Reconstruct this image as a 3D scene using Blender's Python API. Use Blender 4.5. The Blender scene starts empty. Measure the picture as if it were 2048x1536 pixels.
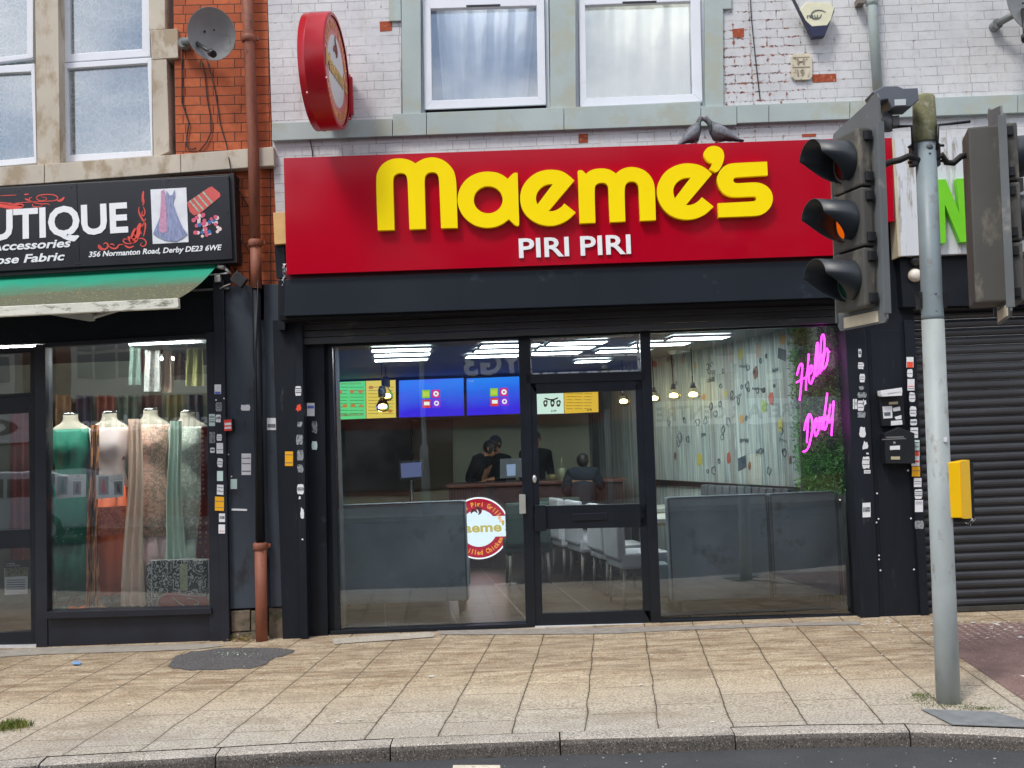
import bpy, bmesh, math, random
from mathutils import Vector, Matrix
rnd = random.Random(7)
sc = bpy.context.scene
COL = sc.collection
PI = math.pi
# ------------------------------------------------------------ camera
FL = 2100.0; CAMP = Vector((0.0, -8.86, 1.52))
_y, _p, _r = math.radians(.522), math.radians(3.397), math.radians(-2.205)
FWD = Vector((-math.sin(_y)*math.cos(_p), math.cos(_y)*math.cos(_p), math.sin(_p)))
_rt = Vector((math.cos(_y), math.sin(_y), 0)); _up = _rt.cross(FWD)
RT = math.cos(_r)*_rt + math.sin(_r)*_up
UP = -math.sin(_r)*_rt + math.cos(_r)*_up
cd = bpy.data.cameras.new('camera'); cam = bpy.data.objects.new('camera', cd); COL.objects.link(cam)
cd.sensor_width = 36; cd.lens = FL/2048*36; cd.clip_end = 2000; cd.clip_start = .05
mx = Matrix((RT, UP, -FWD)).transposed().to_4x4(); mx.translation = CAMP
cam.matrix_world = mx; sc.camera = cam
# ------------------------------------------------------------ world, sun, exposure
SUN_EL, SUN_AZ = math.radians(57), math.radians(215)     # azimuth clockwise from +Y: high, behind and left of the camera
w = bpy.data.worlds.new("World"); sc.world = w; w.use_nodes = True
nt = w.node_tree; nd = nt.nodes; nd.clear(); lk = nt.links.new
out = nd.new('ShaderNodeOutputWorld'); bg = nd.new('ShaderNodeBackground')
sky = nd.new('ShaderNodeTexSky'); sky.sky_type = 'NISHITA'; sky.sun_disc = False
sky.sun_elevation = SUN_EL; sky.sun_rotation = SUN_AZ; sky.dust_density = 2.0; sky.ozone_density = 2.5
tc = nd.new('ShaderNodeTexCoord'); mp = nd.new('ShaderNodeMapping'); mp.inputs['Scale'].default_value = (1, 1, 2.2)
nz = nd.new('ShaderNodeTexNoise'); nz.inputs['Scale'].default_value = 2.6; nz.inputs['Detail'].default_value = 7; nz.inputs['Roughness'].default_value = .55
cr = nd.new('ShaderNodeValToRGB'); cr.color_ramp.elements[0].position = .40; cr.color_ramp.elements[1].position = .56
mxn = nd.new('ShaderNodeMix'); mxn.data_type = 'RGBA'
mxn.inputs[7].default_value = (11.0, 11.3, 12.0, 1)
lk(tc.outputs['Generated'], mp.inputs[0]); lk(mp.outputs[0], nz.inputs['Vector']); lk(nz.outputs[0], cr.inputs[0])
lk(cr.outputs[0], mxn.inputs[0]); lk(sky.outputs[0], mxn.inputs[6]); lk(mxn.outputs[2], bg.inputs[0]); lk(bg.outputs[0], out.inputs[0])
bg.inputs[1].default_value = .105
sd = bpy.data.lights.new('sun', 'SUN'); sd.energy = 1.7; sd.angle = math.radians(12); sd.color = (1, .96, .9)
sun = bpy.data.objects.new('sun', sd); COL.objects.link(sun)
sdir = Vector((math.sin(SUN_AZ)*math.cos(SUN_EL), math.cos(SUN_AZ)*math.cos(SUN_EL), math.sin(SUN_EL)))
sun.rotation_euler = sdir.to_track_quat('Z', 'Y').to_euler()
vs = sc.view_settings; vs.view_transform = 'Standard'; vs.look = 'None'; vs.gamma = 1; vs.exposure = .5; vs.use_curve_mapping = False
sc.cycles.use_denoising = True
sc.cycles.max_bounces = 8; sc.cycles.transparent_max_bounces = 16
sc.cycles.sample_clamp_indirect = 6

# ------------------------------------------------------------ geometry helpers
def ray(px, py): return FWD*FL + RT*(px-1024) + UP*(768-py)
def at(px, py, Y):                                       # point of the plane y = Y
    d = ray(px, py); return CAMP + d*((Y-CAMP.y)/d.y)
def atz(px, py, z):
    d = ray(px, py); return CAMP + d*((z-CAMP.z)/d.z)
SL = .02                                                 # pavement falls to the kerb
def pave(px, py, lift=0.0):                              # point of the sloping pavement
    d = ray(px, py); t = (SL*CAMP.y - CAMP.z)/(d.z - SL*d.y)
    p = CAMP + d*t; p.z += lift; return p
def atw(px, py, A, B, off=0):                            # point of the upright plane through A, B (xy)
    ax, ay = A; bx, by = B; n = Vector((by-ay, -(bx-ax), 0)).normalized()
    d = ray(px, py); t = ((Vector((ax, ay, 0))-CAMP).dot(n)+off)/d.dot(n); return CAMP + d*t

class MB:
    def __init__(s): s.bm = bmesh.new(); s.mi = 0
    def _f(s, vs):
        try: f = s.bm.faces.new(vs); f.material_index = s.mi; return f
        except ValueError: return None
    def box(s, x0, x1, y0, y1, z0, z1, bev=0, M=None):
        x0, x1 = min(x0, x1), max(x0, x1); y0, y1 = min(y0, y1), max(y0, y1); z0, z1 = min(z0, z1), max(z0, z1)
        P = [Vector(p) for p in ((x0,y0,z0),(x1,y0,z0),(x1,y1,z0),(x0,y1,z0),(x0,y0,z1),(x1,y0,z1),(x1,y1,z1),(x0,y1,z1))]
        return s.hexa(P, bev, M)
    def hexa(s, P, bev=0, M=None):                       # bottom 4 (counter-clockwise from above), top 4
        if M: P = [M @ Vector(p) for p in P]
        v = [s.bm.verts.new(p) for p in P]
        fs = [s._f([v[i] for i in q]) for q in ((3,2,1,0),(4,5,6,7),(0,1,5,4),(1,2,6,5),(2,3,7,6),(3,0,4,7))]
        if bev:
            es = list({e for f in fs if f for e in f.edges})
            r = bmesh.ops.bevel(s.bm, geom=es, offset=bev, segments=2, affect='EDGES', profile=.6)
            for f in r['faces']: f.material_index = s.mi
        return s
    def quad(s, px, Y, th, bev=0):                       # px: TL TR BR BL picture corners on plane Y, th deep (away)
        tl, tr, br, bl = [at(a, b, Y) for a, b in px]
        k = Vector((0, th, 0))
        return s.hexa([bl, br, br+k, bl+k, tl, tr, tr+k, tl+k], bev)
    def quad3(s, tl, tr, br, bl, th=0.004):
        n = (br-bl).cross(tl-bl).normalized(); k = -n*th
        return s.hexa([bl, br, br+k, bl+k, tl, tr, tr+k, tl+k])
    def face(s, pts): return s._f([s.bm.verts.new(p) for p in pts])
    def tube(s, pts, r, n=10, cap=True):
        pts = [Vector(p) for p in pts]; rs = r if isinstance(r, (list, tuple)) else [r]*len(pts); rings = []; up = None
        for i, p in enumerate(pts):
            d = (pts[min(i+1, len(pts)-1)] - pts[max(i-1, 0)])
            if d.length < 1e-9: d = Vector((0,0,1))
            d.normalize()
            if up is None: up = Vector((0,0,1)) if abs(d.z) < .9 else Vector((1,0,0))
            a = d.cross(up).normalized(); b = a.cross(d).normalized(); up = b
            rings.append([s.bm.verts.new(p + (a*math.cos(2*PI*k/n) + b*math.sin(2*PI*k/n))*rs[i]) for k in range(n)])
        for i in range(len(rings)-1):
            for k in range(n):
                f = s._f([rings[i][k], rings[i][(k+1)%n], rings[i+1][(k+1)%n], rings[i+1][k]])
                if f: f.smooth = True
        if cap: s._f(rings[0][::-1]); s._f(rings[-1])
        return s
    def loft(s, secs, n=24, cap=True, smooth=True, fn=None):    # secs: (cx, cy, z, rx, ry)
        rings = []
        for (cx, cy, z, rx, ry) in secs:
            R = []
            for k in range(n):
                a = 2*PI*k/n; m = fn(a, z) if fn else 1
                R.append(s.bm.verts.new((cx+rx*m*math.cos(a), cy+ry*m*math.sin(a), z)))
            rings.append(R)
        for i in range(len(rings)-1):
            for k in range(n):
                f = s._f([rings[i][k], rings[i][(k+1)%n], rings[i+1][(k+1)%n], rings[i+1][k]])
                if f: f.smooth = smooth
        if cap: s._f(rings[0][::-1]); s._f(rings[-1])
        return s
    def lathe(s, prof, M=None, n=32, smooth=True):       # prof: (r, z) revolved about z
        M = M or Matrix(); rings = []
        for r, z in prof:
            if r < 1e-6: rings.append([s.bm.verts.new(M @ Vector((0,0,z)))])
            else: rings.append([s.bm.verts.new(M @ Vector((r*math.cos(2*PI*k/n), r*math.sin(2*PI*k/n), z))) for k in range(n)])
        for A, B in zip(rings, rings[1:]):
            for k in range(n):
                a = [A[k % len(A)], A[(k+1) % len(A)], B[(k+1) % len(B)], B[k % len(B)]]
                u = []
                for q in a:
                    if q not in u: u.append(q)
                if len(u) > 2:
                    f = s._f(u)
                    if f: f.smooth = smooth
        return s
    def grid(s, fn, nu, nv, smooth=True):                # fn(u, v) -> point
        V = [[s.bm.verts.new(fn(i/nu, j/nv)) for j in range(nv+1)] for i in range(nu+1)]
        for i in range(nu):
            for j in range(nv):
                f = s._f([V[i][j], V[i+1][j], V[i+1][j+1], V[i][j+1]])
                if f: f.smooth = smooth
        return s
    def add(s, me, fn):                                  # append a mesh, vertices mapped by fn
        vs = [s.bm.verts.new(fn(v.co)) for v in me.vertices]
        for p in me.polygons: s._f([vs[i] for i in p.vertices])
        return s
    def build(s, name, mats, smooth=False):
        bmesh.ops.recalc_face_normals(s.bm, faces=s.bm.faces[:])
        me = bpy.data.meshes.new(name); s.bm.to_mesh(me); s.bm.free()
        for m in (mats if isinstance(mats, (list, tuple)) else [mats]): me.materials.append(m)
        o = bpy.data.objects.new(name, me); COL.objects.link(o); return o

def curve_mesh(loops, depth, dim='2D', bev=0):
    cu = bpy.data.curves.new('tmp', 'CURVE'); cu.dimensions = '2D'; cu.fill_mode = 'BOTH'; cu.extrude = depth/2; cu.bevel_depth = bev; cu.bevel_resolution = 1
    for L in loops:
        sp = cu.splines.new('POLY'); sp.points.add(len(L)-1); sp.use_cyclic_u = True
        for i, (x, y) in enumerate(L): sp.points[i].co = (x, y, 0, 1)
    o = bpy.data.objects.new('tmp', cu); me = bpy.data.meshes.new_from_object(o)
    bpy.data.objects.remove(o); bpy.data.curves.remove(cu); return me
def smooth_loop(P, keep=(), it=2):                       # corner cutting, sharp corners kept
    P = [(p[0], p[1], (i in keep)) for i, p in enumerate(P)]
    for _ in range(it):
        Q = []; n = len(P)
        for i in range(n):
            a, b = P[i], P[(i+1) % n]
            la = math.hypot(b[0]-a[0], b[1]-a[1])
            if a[2]: Q.append(a)
            else: Q.append((a[0]*.78+b[0]*.22, a[1]*.78+b[1]*.22, False))
            if not b[2]: Q.append((a[0]*.22+b[0]*.78, a[1]*.22+b[1]*.78, False))
        P = Q
    return [(p[0], p[1]) for p in P]
def shape(mb, loops, Y, depth, px=True, bev=0):          # outline traced on plane Y, real thickness towards the street
    L = []
    for lp in loops:
        L.append([((lambda q: (q.x, q.z))(at(a, b, Y)) if px else (a, b)) for a, b in lp])
    me = curve_mesh(L, depth, bev=bev)
    mb.add(me, lambda c: Vector((c.x, Y - depth/2 - c.z, c.y))); bpy.data.meshes.remove(me); return mb
_caps = {}
def text_me(s, bold=0, shear=0, depth=.02):
    cu = bpy.data.curves.new('tmp', 'FONT'); cu.body = s; cu.size = 1; cu.extrude = depth/2; cu.offset = bold; cu.shear = shear
    cu.resolution_u = 3
    o = bpy.data.objects.new('tmp', cu); me = bpy.data.meshes.new_from_object(o)
    bpy.data.objects.remove(o); bpy.data.curves.remove(cu); return me
def text(mb, s, BL, BR, TL, TR=None, depth=.003, bold=0, shear=0, mirror=False):
    """text between four 3-D points: baseline BL-BR, cap line TL-TR"""
    if TR is None: TR = BR + (TL-BL)
    me = text_me(s, bold, shear, 1.0)
    if not len(me.vertices): return mb
    if bold not in _caps:
        h = text_me('H', bold, 0, 1); ys = [v.co.y for v in h.vertices]; _caps[bold] = (min(ys), max(ys)); bpy.data.meshes.remove(h)
    y0, y1 = _caps[bold]; xs = [v.co.x for v in me.vertices]; x0, x1 = min(xs), max(xs)
    n = (BR-BL).cross(TL-BL).normalized()
    def fn(c):
        u = (c.x-x0)/(x1-x0); v = (c.y-y0)/(y1-y0)
        return (BL*(1-u)+BR*u)*(1-v) + (TL*(1-u)+TR*u)*v + n*((c.z+.5)*depth)
    mb.add(me, fn); bpy.data.meshes.remove(me); return mb
def ptext(mb, s, bl, br, h, Y, depth=.003, bold=0, shear=0):   # picture baseline ends, cap height in picture px
    BL, BR = at(*bl, Y), at(*br, Y)
    TL = BL + Vector((0, 0, h/FL*(Y-CAMP.y))); return text(mb, s, BL, BR, TL, None, depth, bold, shear)

# ------------------------------------------------------------ scene records
def thing(name, label, cat, loc, group=None, rotz=0):
    o = bpy.data.objects.new(name, None); COL.objects.link(o); o.location = loc; o.rotation_euler = (0,0,rotz); o.empty_display_size = .1
    o.matrix_world = Matrix.Translation(Vector(loc)) @ Matrix.Rotation(rotz, 4, 'Z')
    o['label'] = label; o['category'] = cat
    if group: o['group'] = group
    return o
def part(name, mb, mat, parent, label=None, kind=None):
    o = mb.build(name, mat) if isinstance(mb, MB) else mb
    o.parent = parent
    root = parent
    inv = Matrix()
    while root is not None and root.type == 'MESH': root = root.parent
    if parent.type == 'EMPTY': o.matrix_parent_inverse = parent.matrix_world.inverted()
    if label: o['label'] = label
    if kind: o['kind'] = kind
    return o
def lone(name, mb, mat, label, cat, group=None):
    o = mb.build(name, mat) if isinstance(mb, MB) else mb
    o['label'] = label; o['category'] = cat
    if group: o['group'] = group
    return o
def struct(name, mb, mat, kind='structure'):
    o = mb.build(name, mat); o['kind'] = kind; return o
def local(parent):                                       # for things whose parts are modelled about their own base
    def p(name, mb, mat, par=None, label=None):
        o = mb.build(name, mat); o.parent = par or parent
        if label: o['label'] = label
        return o
    return p
def copy_tree(o, parent=None):
    c = o.copy(); COL.objects.link(c)
    if parent: c.parent = parent
    for ch in [x for x in bpy.data.objects if x.parent == o]: copy_tree(ch, c)
    return c

# ------------------------------------------------------------ materials
def lin(c): c /= 255; return c/12.92 if c <= .04045 else ((c+.055)/1.055)**2.4
def S(r, g, b, k=1.0): return (min(lin(r)*k, .95), min(lin(g)*k, .95), min(lin(b)*k, .95))
def nodes(name):
    m = bpy.data.materials.new(name); m.use_nodes = True; t = m.node_tree; b = t.nodes['Principled BSDF']; return m, t, b
def N(t, kind, **kw):
    n = t.nodes.new('ShaderNode'+kind)
    for k, v in kw.items():
        if k in n.bl_rna.properties: setattr(n, k, v)
        else: n.inputs[k].default_value = v
    return n
def mixc(t, f, a, b, bt='MIX'):
    n = t.nodes.new('ShaderNodeMix'); n.data_type = 'RGBA'; n.blend_type = bt
    for i, v in ((0, f), (6, a), (7, b)):
        if isinstance(v, (int, float)): n.inputs[i].default_value = v
        elif isinstance(v, tuple): n.inputs[i].default_value = (*v[:3], 1)
        else: t.links.new(v, n.inputs[i])
    return n.outputs[2]
def ramp(t, src, a, b, inv=False):
    n = t.nodes.new('ShaderNodeMapRange'); n.inputs[1].default_value = a; n.inputs[2].default_value = b
    if inv: n.inputs[3].default_value = 1; n.inputs[4].default_value = 0
    t.links.new(src, n.inputs[0]); return n.outputs[0]
def mul(t, a, b, op='MULTIPLY'):
    n = t.nodes.new('ShaderNodeMath'); n.operation = op
    for i, v in ((0, a), (1, b)):
        if isinstance(v, (int, float)): n.inputs[i].default_value = v
        else: t.links.new(v, n.inputs[i])
    return n.outputs[0]
def coords(t, scale=(1,1,1), rot=(0,0,0), loc=(0,0,0), swz=False):
    c = t.nodes.new('ShaderNodeTexCoord').outputs['Object']
    if swz:                                              # x, z -> texture plane
        sp = t.nodes.new('ShaderNodeSeparateXYZ'); cb = t.nodes.new('ShaderNodeCombineXYZ'); t.links.new(c, sp.inputs[0])
        t.links.new(sp.outputs[0], cb.inputs[0]); t.links.new(sp.outputs[2], cb.inputs[1]); t.links.new(sp.outputs[1], cb.inputs[2]); c = cb.outputs[0]
    m = t.nodes.new('ShaderNodeMapping'); m.inputs['Scale'].default_value = scale; m.inputs['Rotation'].default_value = rot; m.inputs['Location'].default_value = loc
    t.links.new(c, m.inputs[0]); return m.outputs[0]
def noise(t, vec, scale, detail=4, rough=.55):
    n = N(t, 'TexNoise', Scale=scale, Detail=detail, Roughness=rough); t.links.new(vec, n.inputs['Vector']); return n.outputs[0]
def bump(t, b, h, strength=.3, dist=.01):
    n = N(t, 'Bump', Strength=strength, Distance=dist); t.links.new(h, n.inputs['Height']); t.links.new(n.outputs[0], b.inputs['Normal'])
def MAT(name, col, rough=.55, metal=0, var=.12, scale=6, bmp=0, bs=80, dirt=None, dscale=3, dth=.55, spec=.5, stretch=(1,1,1), coat=0):
    m, t, b = nodes(name); v = coords(t, stretch)
    n1 = noise(t, v, scale, 5)
    c = mixc(t, ramp(t, n1, .3, .7), tuple(x*(1-var) for x in col), tuple(min(x*(1+var), 1) for x in col))
    if dirt: c = mixc(t, ramp(t, noise(t, v, dscale, 8, .65), dth, dth+.12), c, dirt)
    t.links.new(c, b.inputs['Base Color']); b.inputs['Metallic'].default_value = metal; b.inputs['Specular IOR Level'].default_value = spec
    r = ramp(t, n1, .2, .8); rr = t.nodes.new('ShaderNodeMapRange'); rr.inputs[3].default_value = max(rough-.08, .02); rr.inputs[4].default_value = min(rough+.1, 1)
    t.links.new(n1, rr.inputs[0]); t.links.new(rr.outputs[0], b.inputs['Roughness'])
    if coat: b.inputs['Coat Weight'].default_value = coat; b.inputs['Coat Roughness'].default_value = .06
    if bmp: bump(t, b, noise(t, v, bs, 6), bmp)
    return m
def EMI(name, col, k, col2=None):
    m = bpy.data.materials.new(name); m.use_nodes = True; t = m.node_tree; t.nodes.clear()
    o = t.nodes.new('ShaderNodeOutputMaterial'); e = t.nodes.new('ShaderNodeEmission'); e.inputs[0].default_value = (*col, 1); e.inputs[1].default_value = k
    t.links.new(e.outputs[0], o.inputs[0]); return m
def GLASS(name, refl=.1, tint=(.8,.84,.84), wob=.0, dirt=.03):
    m = bpy.data.materials.new(name); m.use_nodes = True; t = m.node_tree; t.nodes.clear(); L = t.links.new
    o = t.nodes.new('ShaderNodeOutputMaterial'); tr = t.nodes.new('ShaderNodeBsdfTransparent'); tr.inputs[0].default_value = (*tint, 1)
    gl = t.nodes.new('ShaderNodeBsdfGlossy'); gl.inputs['Roughness'].default_value = .004; gl.inputs[0].default_value = (.95,.97,1,1)
    lw = N(t, 'Fresnel', IOR=1.5); a = mul(t, lw.outputs[0], 1.2); f = mul(t, a, refl-.04, 'ADD')
    mixs = t.nodes.new('ShaderNodeMixShader'); L(f, mixs.inputs[0]); L(tr.outputs[0], mixs.inputs[1]); L(gl.outputs[0], mixs.inputs[2])
    df = t.nodes.new('ShaderNodeBsdfDiffuse'); df.inputs[0].default_value = (.5,.52,.53,1)
    v = coords(t); dn = ramp(t, noise(t, v, 2.2, 6, .7), .45, .8); m2 = t.nodes.new('ShaderNodeMixShader')
    L(mul(t, dn, dirt), m2.inputs[0]); L(mixs.outputs[0], m2.inputs[1]); L(df.outputs[0], m2.inputs[2]); L(m2.outputs[0], o.inputs[0])
    if wob:
        bn = N(t, 'Bump', Strength=wob, Distance=.02); L(noise(t, v, 1.3, 2), bn.inputs['Height']); L(bn.outputs[0], gl.inputs['Normal'])
    return m
def BRICK(name, ca, cb, mortar, painted=False, rot=0.0, row=.0785, wid=.232, loc=(0,0,0), msize=.007):
    m, t, b = nodes(name); L = t.links.new
    v = coords(t, rot=(0,0,rot), swz=True, loc=loc)
    nzv = N(t, 'TexNoise', Scale=9.0, Detail=3.0); L(v, nzv.inputs['Vector'])
    va = t.nodes.new('ShaderNodeVectorMath'); va.operation = 'MULTIPLY_ADD'; L(nzv.outputs['Color'], va.inputs[0]); va.inputs[1].default_value = (.012,.010,0); L(v, va.inputs[2])
    def bt(c1, c2, mo, ms, bias=0.0, sm=.25):
        n = N(t, 'TexBrick', offset=.5, squash=.62, squash_frequency=2, offset_frequency=2)
        n.inputs['Color1'].default_value = (*c1, 1); n.inputs['Color2'].default_value = (*c2, 1); n.inputs['Mortar'].default_value = (*mo, 1)
        n.inputs['Scale'].default_value = 1; n.inputs['Mortar Size'].default_value = ms; n.inputs['Mortar Smooth'].default_value = sm
        n.inputs['Bias'].default_value = bias; n.inputs['Brick Width'].default_value = wid; n.inputs['Row Height'].default_value = row
        L(va.outputs[0], n.inputs['Vector']); return n
    idn = bt((0,0,0), (1,1,1), (.5,.5,.5), msize*.7)
    big = noise(t, v, 1.1, 5, .6); mid = noise(t, v, 14, 6, .7); fine = noise(t, v, 90, 5)
    if not painted:
        c = mixc(t, idn.outputs[0], ca, cb)
        c = mixc(t, ramp(t, mid, .35, .75), c, tuple(x*.55 for x in ca))
        c = mixc(t, mul(t, ramp(t, fine, .55, .75), .35), c, (.42,.2,.12))
        c = mixc(t, idn.outputs[1], c, mortar)
        c = mixc(t, mul(t, ramp(t, big, .55, .75), .35), c, (.05,.035,.03))
        L(c, b.inputs['Base Color'])
        h = mixc(t, .25, mul(t, idn.outputs[1], -1), fine)
    else:
        c = mixc(t, ramp(t, big, .35, .65), ca, cb)
        c = mixc(t, mul(t, idn.outputs[0], .22), c, (.50,.51,.54))
        c = mixc(t, mul(t, ramp(t, mid, .50, .8), .55), c, (.38,.37,.37)); c = mixc(t, mul(t, ramp(t, noise(t, coords(t, (1,1,1), loc=(7,3,2), swz=True), 4.5, 7, .7), .5, .68), .5), c, (.50,.50,.53))
        thin = bt((0,0,0), (0,0,0), (1,1,1), .0032, sm=.1)
        crack = mul(t, thin.outputs[1], ramp(t, noise(t, v, 3.2, 4), .36, .58))
        c = mixc(t, mul(t, crack, .5), c, (.09,.085,.085))
        # flaking: chips gather round brick edges, thickest in one patch of wall
        sp = t.nodes.new('ShaderNodeSeparateXYZ'); L(v, sp.inputs[0])
        dx = mul(t, mul(t, sp.outputs[0], 1.95, 'SUBTRACT'), .9); dz = mul(t, sp.outputs[1], 4.62, 'SUBTRACT')
        r2 = mul(t, mul(t, dx, dx), mul(t, dz, dz), 'ADD'); near = ramp(t, r2, 0, .75, True)
        wide = bt((0,0,0), (0,0,0), (1,1,1), .018, sm=.8)
        chips = noise(t, v, 26, 6, .75)
        k = mul(t, mul(t, mul(t, near, .115), mul(t, wide.outputs[1], .12), 'ADD'), chips, 'ADD')
        peel = ramp(t, k, .735, .76)
        c = mixc(t, peel, c, mixc(t, ramp(t, mid, .42, .5), (.06,.05,.048), (.30,.10,.06)))
        c = mixc(t, ramp(t, noise(t, v, 45, 3, .5), .76, .80), c, (.05,.045,.045))
        c = mixc(t, mul(t, ramp(t, noise(t, coords(t, (6,1,1), swz=True), 1.6, 5), .58, .78), .35), c, (.42,.33,.24))
        L(c, b.inputs['Base Color'])
        h = mixc(t, .3, mul(t, mul(t, thin.outputs[1], peel, 'ADD'), -1), mid)
    b.inputs['Roughness'].default_value = .82 if not painted else .6; b.inputs['Specular IOR Level'].default_value = .3
    bump(t, b, h, .55, .008); return m
# ------------------------------------------------------------ shared materials
RED_BRICK = BRICK('red_brick', S(208,112,72), S(168,84,56), S(72,56,48), rot=math.radians(1.1), row=.0805, wid=.24, msize=.0055)
WHITE_BRICK = BRICK('white_painted_brick', (.70,.705,.71), (.59,.60,.62), (.3,.3,.3), painted=True)
PALE_STONE = MAT('pale_sandstone', S(196,187,172), .8, var=.1, scale=3, bmp=.15, bs=60, dirt=S(168,152,130), dscale=5, dth=.5, spec=.2, stretch=(1,1,.6))
GREEN_STONE = MAT('blue_green_painted_stone', S(170,183,182), .6, var=.09, scale=2, bmp=.12, bs=40, dirt=S(170,176,164), dscale=3.2, dth=.48, spec=.3)
UPVC = MAT('white_window_plastic', S(228,232,240), .35, var=.04, scale=3, dirt=S(150,148,142), dscale=14, dth=.66)
DARK_GAP = MAT('dark_gap', (.012,.012,.014), .9, spec=.1)
NAVY = MAT('navy_black_paint', S(18,23,31), .42, var=.22, scale=5, bmp=.05, bs=30, dirt=S(52,58,64), dscale=9, dth=.64, spec=.3)
NAVY_WORN = MAT('worn_black_paint', S(23,28,36), .5, var=.3, scale=3, bmp=.15, bs=50, dirt=S(74,76,78), dscale=12, dth=.62, spec=.25, stretch=(1,1,.25))
GREY_PANEL = MAT('dark_grey_panel', S(60,67,77), .5, var=.18, scale=2, bmp=.06, bs=50, spec=.3, dirt=S(44,46,50), dscale=7, dth=.56, stretch=(1,1,.4))
FRAME = MAT('charcoal_window_frame', S(17,24,33), .35, var=.12, scale=6, spec=.5)
BOXGREY = MAT('anthracite_shutter_box', S(28,36,45), .42, var=.1, scale=1.5, bmp=.03, bs=8, spec=.3, dirt=S(58,68,80), dscale=4, dth=.62)
SLAT = MAT('shutter_slat_metal', S(62,64,68), .42, metal=.35, var=.2, scale=4, dirt=S(100,98,94), dscale=6, dth=.62, stretch=(.4,1,1))
SLATL = MAT('shutter_bottom_bar', S(104,104,104), .5, var=.12, scale=4)
RUST = MAT('brown_painted_iron', S(134,78,58), .6, var=.25, scale=14, bmp=.25, bs=60, dirt=S(86,56,46), dscale=14, dth=.56, stretch=(1,1,.4))
BLACKPL = MAT('black_plastic', S(28,30,33), .45, var=.15, scale=10)
RED_GLOSS = MAT('glossy_red_panel', (.43,.0008,.016), .06, var=.04, scale=1, spec=.6)
YELLOW_L = MAT('yellow_letter_face', (1,.75,.0), .45, var=.03, scale=2, spec=.15)
WHITE_L = MAT('white_lettering', (.86,.87,.9), .4, var=.03, scale=8)
PAPER = MAT('white_paper', S(222,224,228), .7, var=.06, scale=30, dirt=S(150,152,156), dscale=30, dth=.6)
SHOPGLASS = GLASS('shop_glass', .078, (.93,.96,.96), wob=.04, dirt=.03)
UPGLASS = GLASS('upper_window_glass', .20, (.97,.98,.98), wob=.05)
CABLE = MAT('black_cable', (.015,.015,.017), .5)

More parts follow.
